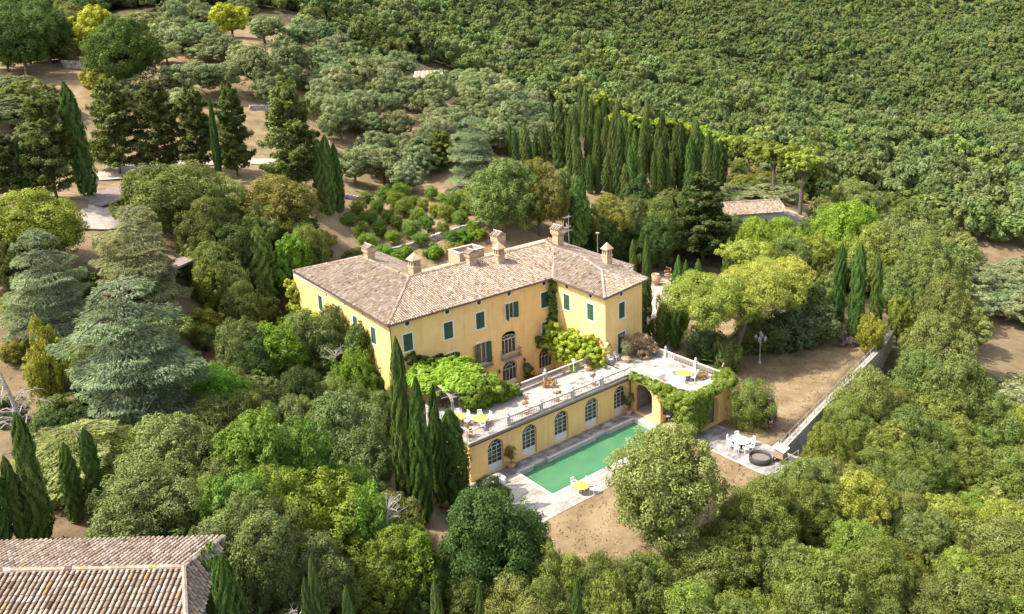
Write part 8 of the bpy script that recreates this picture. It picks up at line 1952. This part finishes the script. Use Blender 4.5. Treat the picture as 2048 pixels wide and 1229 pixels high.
FARP=[(119.2, 42.1, 1.5, 12.8, 4.4, 'left one of the three tall umbrella pines beside the far gravel yard'), (111.7, 30.7, 1.3, 13.4, 5.0, 'middle umbrella pine with forked trunk beside the far gravel yard'), (111.3, 23.8, -0.1, 13.6, 4.5, 'right umbrella pine with straight trunk on the far gravel yard'), (116.2, 86.9, 10.4, 11.8, 3.0, 'umbrella pine with bright flat crown rising behind the cypress grove'), (107.3, 71.7, 8.3, 10.9, 3.1, 'umbrella pine with bright flat crown rising behind the cypress grove'), (108.1, 68.8, 7.4, 10.9, 2.8, 'umbrella pine with bright flat crown rising behind the cypress grove'), (110.9, 66.7, 6.5, 10.9, 3.1, 'umbrella pine with bright flat crown rising behind the cypress grove'), (117.8, 67.1, 5.5, 11.1, 3.6, 'umbrella pine with bright flat crown rising behind the cypress grove'), (124.0, 68.5, 4.8, 11.4, 3.0, 'umbrella pine with bright flat crown rising behind the cypress grove'), (123.8, 64.5, 4.0, 11.3, 3.5, 'umbrella pine with bright flat crown rising behind the cypress grove'), (126.5, 62.1, 3.1, 11.3, 3.2, 'umbrella pine with bright flat crown rising behind the cypress grove'), (127.5, 58.4, 2.1, 11.2, 3.4, 'umbrella pine with bright flat crown rising behind the cypress grove'), (125.2, 53.3, 1.8, 10.9, 2.8, 'umbrella pine with bright flat crown rising behind the cypress grove')]
for i,(x,y,z,H,R,lab) in enumerate(FARP): pine((x,y,z),(x+.4*(i%3-1),y,z+H*.78),R,H*.32,lab,(.19,.25,.035) if i<3 else (.20,.29,.03),9000,.32,'pines behind the cypress grove' if i>2 else None,seed=20+i)
# ---------------------------------------------------------------- climbers
def mass(name,label,cat,blobs,n,leaf,col,seed,parent=None,**k):
    o=link(name,puffs(name,blobs,n,leaf,seed,**k)); o.color=tuple(q*1.3 for q in col)+(1,); return tag(o,label,cat)
YG=(.17,.27,.02)
bl=[(22.0+random.uniform(-.25,.15),.2+random.uniform(-.1,.1),z,.75+.25*(z<6),.45,.6) for z in np.arange(3.6,11.5,.5)]
bl+=[(20.4,.1,4.9,1.2,.5,.55),(19.7,.1,4.4,.8,.4,.4),(20.9,.1,4.2,.7,.4,.6),(20.7,.1,3.5,.5,.3,.5)]
mass('wall_creeper','green creeper climbing the inner corner of the villa up to the gutter','climber',bl,15000,.17,(.075,.145,.016),61,sub=.35)
bl=[]
for i in range(22):
    s=i/21; y=-.6-8.6*s; zt=7.3-1.1*s-.5*math.sin(s*7); 
    for z in np.arange(3.6,zt,.75): bl.append((20.9-random.uniform(0,.9)*(1-abs(z-5)/4),y+random.uniform(-.3,.3),z,.95,.75,.6))
bl+=[(21.6+q*.5,-9.1,6.3-q*.55,.6,.35,.4) for q in range(3)]+[(18.6,-7.6,4.7,.9,.8,.6),(17.6,-7.9,4.5,.8,.6,.5),(16.8,-8.0,4.4,.8,.5,.45),(19.6,-7.4,4.9,1,.9,.8),(16.0,-8.1,4.2,.5,.4,.35)]
mass('wisteria','bright green wisteria heaped against the sunlit wing wall','climber',bl,34000,.17,YG,62,sub=.33,up=.5)
def pergola():
    o=empty('pergola',(0,0,T),0,'curved steel pergola carrying the bright wisteria at the terrace end','pergola')
    for x in (1.9,4.1,6.2):
        for yy in (-8.0,):
            m_=MB()
            for d in (-.12,0,.12): m_.tube([(x+d,yy,0),(x+d,yy,1.7),(x+d,yy+.4,2.15),(x+d,yy+1.2,2.5),(x+d,yy+2.6,2.6),(x+d,yy+4.0,2.6)],.035,5)
            m_.build('arch',RAILM,o)
    m_=MB()
    for yy,zz in ((-7.5,2.25),(-6.6,2.6),(-5,2.7)): m_.tube([(1.0,yy,zz-.15),(7.0,yy,zz-.15)],.03,5)
    m_.build('purlin',RAILM,o)
pergola()
bl=[]
for i in range(60):
    x=random.uniform(.9,7.0); y=random.uniform(-7.7,-1.0); e=abs(y+4)/3.6; bl.append((x,y,7.1-.4*e*e-.35*abs(x-3.8)/3+random.uniform(-.15,.15),1.05,.95,.42))
mass('wisteria','bright yellow-green wisteria spread over the terrace pergola','climber',bl,42000,.19,(.20,.29,.022),63,sub=.4,up=.9)
bl=[(random.uniform(3.8,7.4),-8.1+random.uniform(-.7,.5),random.uniform(4.5,6.4),1.0,.7,.75) for i in range(26)]+[(random.uniform(7.0,9.2),-8.3+random.uniform(-.5,.6),4.8+random.uniform(-.3,.45),.85,.7,.55) for i in range(12)]
mass('wisteria_shaded_side','shaded side of the wisteria, coloured dark green, hanging under the pergola onto the terrace','hedge',bl,30000,.18,(.085,.16,.018),64,sub=.35)  # shaded side of the pergola wisteria; the shade is put in its leaf colour
bl=[(3.8+q*.9,.3,7.0-.3*q,.8,.4,.7) for q in range(4)]+[(2.6+q*.5,.2,7.6-q*.5,.7,.4,.6) for q in range(4)]
mass('wall_creeper','dark creeper on the villa front above the pergola','climber',bl,6000,.17,(.06,.11,.018),65)
bl=[]
for y in np.arange(-13.4,-21.2,-.45): w=.9 if y<-15.8 else .5; bl.append((21.1,y,4.5-.25*random.random()*w,w,.55,.3+.2*w)); 
for y in np.arange(-17.8,-21.4,-.4): bl+=[(20.95,y,3.7+.3*random.random(),.8,.55,.6),(21.0,y,3.1+.3*random.random(),.6,.5,.6)]
for z in np.arange(.6,4.2,.45): bl+=[(21.1,-20.8,z,.95-.2*(z<2),.85,.5),(22.4,-21.1,z+.2,.9*(z>1.4)+.25,.5,.5),(23.3,-21.15,z+.6,.8*(z>2.2)+.1,.45,.5)]
for z in np.arange(1.8,4,.5): bl.append((21.3,-19.6,z,.6,.55,.5))
for x in np.arange(21.6,27.8,.45): bl.append((x,-21.1,4.45+.15*random.random(),.7,.65,.5))
for q in range(6): bl.append((22+q*.35,-21.0,3.6,.5,.35,.5))
bl+=[(27.2,-20.6,4.7,1.0,.8,.6),(26.4,-20.5,4.7,.8,.7,.5),(28.2,-19.8,4.6,.8,.9,.5)]
mass('trumpet_vine','feathery green vine draped over the loggia corner and roof edge','climber',bl,60000,.15,(.135,.205,.025),66,sub=.42,up=.5,aspect=1.9)
bl=[(.1,y,z,.6,.9,.8) for y,z in ((24.2,10.6),(23.9,9.8),(24.2,9),(23.8,8.2),(23.4,7.4),(24.4,7.6),(22.8,6.6),(20.6,7.6),(19.2,7.9),(17.8,7.9),(13.5,8.7),(14,7.8),(12.6,8.2),(21.6,7.0))]
mass('wall_creeper','yellow-green creeper on the far left corner of the villa','climber',bl,15000,.18,(.19,.26,.03),67)
bl=[(25.0+.25*q,-9.6-.28*q+.2*random.random(),5.2+1.2*math.sin(q*.5),.75,.65,.65) for q in range(7)]+[(24.2,-8.9,6.5,.8,.45,.4),(24.9,-9.2,6.3,.7,.4,.4),(26.4,-10.6,5.2,.9,.8,.7),(25.6,-10.9,4.8,1.0,.7,.5)]
mass('dry_climber','brown dried-out climber slumped beside the wing door','climber',bl,16000,.11,(.235,.185,.095),68,sub=.4)
bl=[(17.5,.0,1.6,.75,.35,1.0),(18.1,.0,1.2,.6,.35,.7),(13.1,.0,.9,.4,.3,.5)]
mass('wall_shrub','loose green shrub against the villa wall between two french doors','shrub',bl,2600,.15,(.12,.14,.04),69)
# ---------------------------------------------------------------- potted plants
def pot(x,y,z,label,r=.3,h=.42,kind='green',s=1.,col=(.13,.17,.05)):
    o=empty('potted_plant',(x,y,z),random.uniform(0,6),label,'potted plant'); m_=MB(); m_.lathe([(r*.62,0),(r*.9,h*.75),(r*1.02,h*.78),(r*1.02,h),(r*.9,h),(r*.86,h*.9)],14,caps=False); m_.lathe([(.01,h*.88),(r*.88,h*.88)],14,caps=False); m_.build('pot',TERRA,o,False)
    m_=MB(); m_.tube([(0,0,h*.8),(.02,0,h+.5*s)],.03*s,5); 
    for q in range(7): a=q*.9; m_.tube([(.01,0,h+.3*s),(math.cos(a)*.3*s,math.sin(a)*.3*s,h+.8*s)],[.015,.006],4,cap=False)
    m_.build('stem',BARKD if kind=='dry' else BARK,o)
    c=link('foliage',puffs('foliage',[(0,0,h+.85*s,.42*s,.42*s,.42*s)],1500 if kind!='dry' else 420,.085,int(x*100)%977+3,sub=.4),None,o); c.color=(*col,1); return o
DRYC=(.36,.22,.10)
pot(7.5,-12.25,T,'potted shrub with dry orange leaves, first along the balustrade from the tables',kind='dry',col=DRYC); pot(11.45,-12.2,T,'potted shrub with dry orange leaves in the middle of the balustrade',kind='dry',col=DRYC); pot(16.6,-12.1,T,'potted shrub with dry orange leaves nearest the loggia along the balustrade',kind='dry',col=DRYC)
pot(4.74,-13.15,.04,'large terracotta pot with browning lemon tree by the first arched door',.42,.5,'green',1.35,(.27,.20,.07)); pot(20.7,-13.15,.04,'large potted shrub in the corner by the fifth arched door',.45,.5,'green',1.5,(.14,.16,.05))
pot(18.72,-9.0,T,'round terracotta pot with thin pinkish shrub beside the wisteria',.36,.5,'green',.9,(.19,.18,.08)); pot(23.3,-10.3,T,'big terracotta pot with olive-like bush in front of the green wing door',.5,.55,'green',1.5,(.19,.21,.10))
pot(22.2,-16.7,.04,'white pedestal planter with small agave outside the loggia arch',.3,.9,'green',.55,(.2,.24,.13))
pot(.9,-12.1,T,'potted shrub with brown leaves at the left end of the terrace edge',.3,.4,'dry',.8,DRYC)
for i,(x,y,lb) in enumerate(((13.3,-8.9,'heap of dry yellowish potted succulents below the urn pedestal'),(26.0,-18.3,'heap of dry yellowish plants beside the table on the loggia roof'),(2.6,-5.3,'clump of dry brown plants at the foot of the pergola'))):
    o=empty('plant_cluster',(x,y,T),0,lb,'plants')
    for q in range(6):
        a=q*1.05; X=math.cos(a)*(.45+.25*(q%2)); Y=math.sin(a)*.5; m_=MB(); m_.lathe([(.13,0),(.2,.2),(.18,.2)],10,(X,Y,0),caps=False); pt_=m_.build('pot',TERRA,o)
        c=link('foliage',puffs('foliage',[(X,Y,.38,.3,.3,.22)],260,.1,900+q+i*10,sub=.5,up=.5,aspect=1.8),None,pt_); c.color=(.38,.27,.10,1)
def orcio(x,y,z,s,label,shape=0):
    o=empty('terracotta_urn',(x,y,z),0,label,'urn'); m_=MB()
    if shape==0: m_.lathe([(.42,0),(.5,.12),(.44,.2),(.62,.55),(.80,1.0),(.82,1.3),(.66,1.62),(.55,1.72),(.62,1.8),(.6,1.85),(.5,1.8),(.48,1.4)],20,caps=False)
    else: m_.lathe([(.5,0),(.5,.1),(.3,.2),(.22,.45),(.32,.7),(.5,1.0),(.62,1.15),(.6,1.22),(.5,1.15),(.45,1.0)],18,caps=False)
    b=m_.build('body',TERRA,o,True); m_=MB()
    if shape==0:
        for zz,rr in ((.55,.63),(1.0,.815),(1.5,.74)): m_.lathe([(rr,zz-.03),(rr+.035,zz),(rr,zz+.03)],20,caps=False)
        m_.build('band',TERRA,o)
    m_=MB(); m_.lathe([(.01,1.5 if shape==0 else 1.1),(.5,1.5 if shape==0 else 1.1)],16,caps=False); m_.build('soil',BLACK,o); o.scale=(s,s,s)
    if shape: c=link('foliage',puffs('foliage',[(0,0,2.0,.5,.5,.6)],500,.1,977,sub=.4),None,o); c.color=(*DRYC,1)
orcio(54.5,13.1,.4,1.0,'huge ribbed terracotta oil jar on the gravel behind the wing'); orcio(57.2,12.9,.4,1.0,'terracotta goblet planter with thin dry shrub behind the huge jar',1)
orcio(-17.8,34.5,14.5,.9,'terracotta jar standing at the end of the garage roof')
# ---------------------------------------------------------------- dead tree, dead branches, palms, rocks
def dead_tree(x,y,label):
    z=hz(x,y); o=empty('dead_tree',(x,y,z-.3),0,label,'tree'); rg=random.Random(9); m_=MB(); top=Vector((-.9,.6,8.2)); sp=[Vector((0,0,0)),Vector((-.1,.1,3)),Vector((-.5,.4,6)),top]
    m_.tube(sp,[.26,.2,.12,.03],8); m_.build('trunk',BARKD,o); 
    for q in range(26):
        t=rg.uniform(.12,.92); i=min(2,int(t*3)); p=sp[i].lerp(sp[i+1],t*3-i); a=rg.uniform(0,6.28); L=rg.uniform(1.6,4.2)*(1.1-t*.7); m_=MB(); d=Vector((math.cos(a),math.sin(a),0)); q1=p+d*L*.5+EZ*L*.22; q2=p+d*L+EZ*(L*.05); q3=p+d*L*1.15-EZ*L*.15; m_.tube([p,q1,q2,q3],[.07*(1.1-t*.6),.045,.025,.008],5,cap=False)
        for w in range(9): s=rg.uniform(.25,1); c=p.lerp(q2,s)+EZ*L*.12*math.sin(s*3); aa=a+rg.choice((-1,1))*rg.uniform(.6,1.4); l=rg.uniform(.4,1.0); m_.tube([c,c+Vector((math.cos(aa),math.sin(aa),-.1))*l*.6,c+Vector((math.cos(aa)*l,math.sin(aa)*l,-l*.55))],[.014,.01,.004],3,cap=False)
        m_.build('branch',BARKD,o)
dead_tree(-31.9,-4.1,'bare dead tree with drooping grey branches at the left edge')
DT=[(-17.5,-20.5,8.2),(-13.5,-22.5,8.4),(-22.5,-27.5,8.0),(-8.5,-9.5,8.6),(-4.5,3.5,9.0)]
for i,(x,y,zt) in enumerate(DT):
    o=empty('dead_branch',(x,y,zt),0,['pale dead branch in the yellow-green robinia','pale dead branch sticking out between robinias above the dark oak','bare pale branch near the corner of the tiled farmhouse','dead branches in the hollow below the villa corner','bare twigs in front of the villa side wall'][i],'branch'); m_=MB(); rg=random.Random(i)
    m_.tube([(0,0,-3.),(.1,.1,-1.2),(.2,0,0)],[.12,.08,.05],6)
    for q in range(12):
        a=rg.uniform(0,6.28); L=rg.uniform(.8,1.7); p=Vector((.15,.05,rg.uniform(-1.2,0))); e=p+Vector((math.cos(a)*L,math.sin(a)*L,rg.uniform(.2,.9))); m_.tube([p,p.lerp(e,.5)+Vector((0,0,.12)),e],[.045,.03,.01],4,cap=False)
        for w in range(4): s=rg.uniform(.4,1); c=p.lerp(e,s); m_.tube([c,c+Vector((rg.uniform(-.5,.5),rg.uniform(-.5,.5),rg.uniform(0,.45)))],[.015,.005],3,cap=False)
    o2=m_.build('limb',BARKD,o)
for i,(x,y,lb) in enumerate(((36.2,-11.8,'fan palm left of the first leaning pine trunk'),(38.6,-13.0,'fan palm between the two leaning pine trunks'),(40.3,-11.2,'fan palm behind the leaning pine trunks'))):
    o=empty('fan_palm',(x,y,0),i,lb,'palm'); rg=np.random.default_rng(i); m_=MB(); m_.tube([(0,0,-.1),(.05,0,1.2)],.14,7); m_.build('trunk',BARK,o)
    C=[];N_=[];T_=[]
    for q in range(26):
        a=q*2.4; el=rg.uniform(-.2,1.1); c=np.array([math.cos(a)*math.cos(el),math.sin(a)*math.cos(el),math.sin(el)]); ce=np.array([0,0,1.25])+c*1.0; sd=np.cross(c,[0,0,1.]); sd/=np.linalg.norm(sd); nn=np.cross(sd,c)
        for w in np.linspace(-1.2,1.2,11): dr=c*math.cos(w)+sd*math.sin(w); C.append(ce+dr*.36); N_.append(nn); T_.append(dr)
    c=link('fronds',leaf_mesh('fronds',np.array(C),np.array(N_),np.full(len(C),.5),rg.uniform(.3,.8,len(C)),2.2,i,np.array(T_)),None,o); c.color=(.13,.19,.07,1)
GRASSC=(.30,.22,.17)
o=link('ornamental_grass',puffs('ornamental_grass',[(54.6,-18.8,.5,1.3,1.0,.6),(55.6,-19.6,.45,1.0,.9,.5)],5000,.16,71,sub=.35,up=.4,aspect=2.2)); o.color=(*GRASSC,1); tag(o,'tuft of greyish dry ornamental grass at the far end of the lawn','grass clump')
bl=[(29.0,-24.5,1.9,.9,.8,1.0),(29.5,-24.5,1.0,.9,.7,.8),(28.7,-24.2,2.9,.7,.7,.8),(28.4,-25.0,1.2,.8,.6,.8)]
o=link('dead_foliage',puffs('dead_foliage',bl,5000,.13,72,sub=.4)); o.color=(.17,.12,.09,1); tag(o,'dead brown patch on the round clipped shrub','dead foliage')
def rocks(label,pts,group=None):
    for i,(x,y,z,r) in enumerate(pts):
        bm=__import__('bmesh').new(); __import__('bmesh').ops.create_icosphere(bm,subdivisions=2,radius=r)
        for v in bm.verts: v.co*=random.uniform(.75,1.2); v.co.z*=.7
        me=bpy.data.meshes.new('rock'); bm.to_mesh(me); bm.free(); o=link('rock',me,DRYS); o.location=(x,y,z); tag(o,label,'rock',group)
rocks('pale rock among the trees behind the umbrella pines',[(66+random.uniform(-2,2),3+random.uniform(-3,3),.6+random.random()*1.5,random.uniform(.4,.9)) for i in range(9)],'pale rocks behind the pines')
HR=[]
for i in range(22):
    x=random.uniform(330,470); y=random.uniform(110,240)
    HR.append((x,y,hz(x,y)+float(bumps(x,y))+.8,random.uniform(1.2,2.8)))
rocks('white limestone outcrop on the far wooded hillside',HR,'limestone outcrops on the far hill')
# ---------------------------------------------------------------- far woodland: one object
def woodland():
    FP=[(60,168),(76,152),(104,153),(134,150),(128,118),(112,90),(135,74),(150,66),(132,32),(146,24),(140,4),(150,-8),(160,-22),(160,-60),(420,-120),(1250,150),(1250,1200),(100,1200),(-150,700),(-160,330),(-60,215),(20,200)]
    pts=[]; rg=np.random.default_rng(77); d=4.6
    # growing spacing with distance
    for (r0,r1,sp) in ((130,330,4.7),(330,520,4.9),(520,800,4.5),(800,1150,9.0)):
        n=int((2*r1/sp)**2*.5); 
        gx,gy=np.meshgrid(np.arange(-36-r1,-36+r1,sp),np.arange(-67-r1,-67+r1,sp)); x=(gx+rg.uniform(-.45,.45,gx.shape)*sp).ravel(); y=(gy+rg.uniform(-.45,.45,gx.shape)*sp).ravel()
        rr=np.hypot(x+36.27,y+67.1); k=(rr>r0)&(rr<=r1); x,y=x[k],y[k]
        dx,dy=x+36.27,y+67.1; w=dx*.59659+dy*.76359; l=dx*.78169-dy*.62259; k=(w>0)&(np.abs(l)<w*.78+15); x,y=x[k],y[k]
        k=inpoly(x,y,FP); x,y=x[k],y[k]; z=HF(x,y)+bumps(x,y); far=np.hypot(x+36,y+67)
        dens=np.sin(x*.031+1.3)*np.sin(y*.027)+np.sin(x*.013-y*.017); keep=rg.random(len(x))<np.where(far>380,.88+.10*dens,.97); x,y,z,far=x[keep],y[keep],z[keep],far[keep]
        s=rg.gamma(12,1/12,len(x))*np.interp(far,[330,480,700],[1.05,.92,.85])*np.where(far>800,1.7,1.); pts.append(np.c_[x,y,z,s*3.1,s*6.6*rg.uniform(.7,1.35,len(x))])
    fm=np.array(FARMORE) if FARMORE else np.zeros((0,5)); P=np.concatenate(pts+[fm]); print('woodland',len(P))
    me=bpy.data.meshes.new('woodland'); me.vertices.add(len(P)); me.vertices.foreach_set('co',P[:,:3].astype(np.float32).ravel()); me.update()
    a=me.attributes.new('sc','FLOAT_VECTOR','POINT'); a.data.foreach_set('vector',np.c_[P[:,3],P[:,3],P[:,4]].astype(np.float32).ravel())
    o=bpy.data.objects.new('woodland',me); S.collection.objects.link(o); tag(o,kind='stuff')
    ng=bpy.data.node_groups.new('scatter','GeometryNodeTree'); ng.interface.new_socket('Geometry',in_out='INPUT',socket_type='NodeSocketGeometry'); ng.interface.new_socket('Geometry',in_out='OUTPUT',socket_type='NodeSocketGeometry')
    N=ng.nodes; L=ng.links; gi=N.new('NodeGroupInput'); go=N.new('NodeGroupOutput'); col=bpy.data.collections.new('tree_kinds')
    for i,me_ in enumerate(CRW): q=bpy.data.objects.new('crown_kind',me_); col.objects.link(q)
    ci=N.new('GeometryNodeCollectionInfo'); ci.inputs['Collection'].default_value=col; ci.inputs['Separate Children'].default_value=True; ci.inputs['Reset Children'].default_value=True
    ip=N.new('GeometryNodeInstanceOnPoints'); ip.inputs['Pick Instance'].default_value=True; na=N.new('GeometryNodeInputNamedAttribute'); na.data_type='FLOAT_VECTOR'; na.inputs['Name'].default_value='sc'
    rv=N.new('FunctionNodeRandomValue'); rv.data_type='FLOAT_VECTOR'; rv.inputs[0].default_value=(0,0,0); rv.inputs[1].default_value=(0,0,6.28)
    ri=N.new('FunctionNodeRandomValue'); ri.data_type='INT'; ri.inputs[4].default_value=0; ri.inputs[5].default_value=2
    L.new(gi.outputs[0],ip.inputs['Points']); L.new(ci.outputs[0],ip.inputs['Instance']); L.new(na.outputs['Attribute'],ip.inputs['Scale']); L.new(rv.outputs[0],ip.inputs['Rotation']); L.new(ri.outputs[2],ip.inputs['Instance Index']); L.new(ip.outputs[0],go.inputs[0])
    md=o.modifiers.new('scatter','NODES'); md.node_group=ng
CRW=[]
for i in range(3):
    # woodland crowns carry their own leaf colour because instances share the scatter object's
    me_=CR['oak_f'][i].copy(); me_.materials.clear(); me_.materials.append(WOODLEAF); CRW.append(me_)
woodland()

# ---------------------------------------------------------------- dry grass tufts and fallen leaves
def tufts():
    rg=np.random.default_rng(5); n=90000; x=rg.uniform(-34,64,n); y=rg.uniform(-32,40,n); ins=inpoly(x,y,PLATEAU)&((y<-21.9)|(x>33)|((x>29.6)&(y<-9)))&~((x>21)&(x<26.4)&(y<-20.6)&(y>-30.3))
    left=(x<-6)&(y>-25); den=np.sin(x*1.1+np.sin(y*.9)*2)*np.sin(y*1.3+x*.4)+rg.normal(0,.5,n); k=(ins&(den>.1))|(left&(den>.5)); x,y=x[k],y[k]; ii=ins[k]
    z=np.where(ii,np.where(y<-8,0.,.4),HF(x,y)); m_=len(x); C=np.c_[x,y,z+.05]; N=np.c_[rg.normal(size=m_),rg.normal(size=m_),rg.uniform(.2,1.2,m_)]
    me=leaf_mesh('dry_grass',C,N,rg.uniform(.07,.2,m_),rg.uniform(0,1,m_),1.8,6); o=link('dry_grass',me); o.color=(.30,.24,.12,1); tag(o,kind='stuff')
tufts()
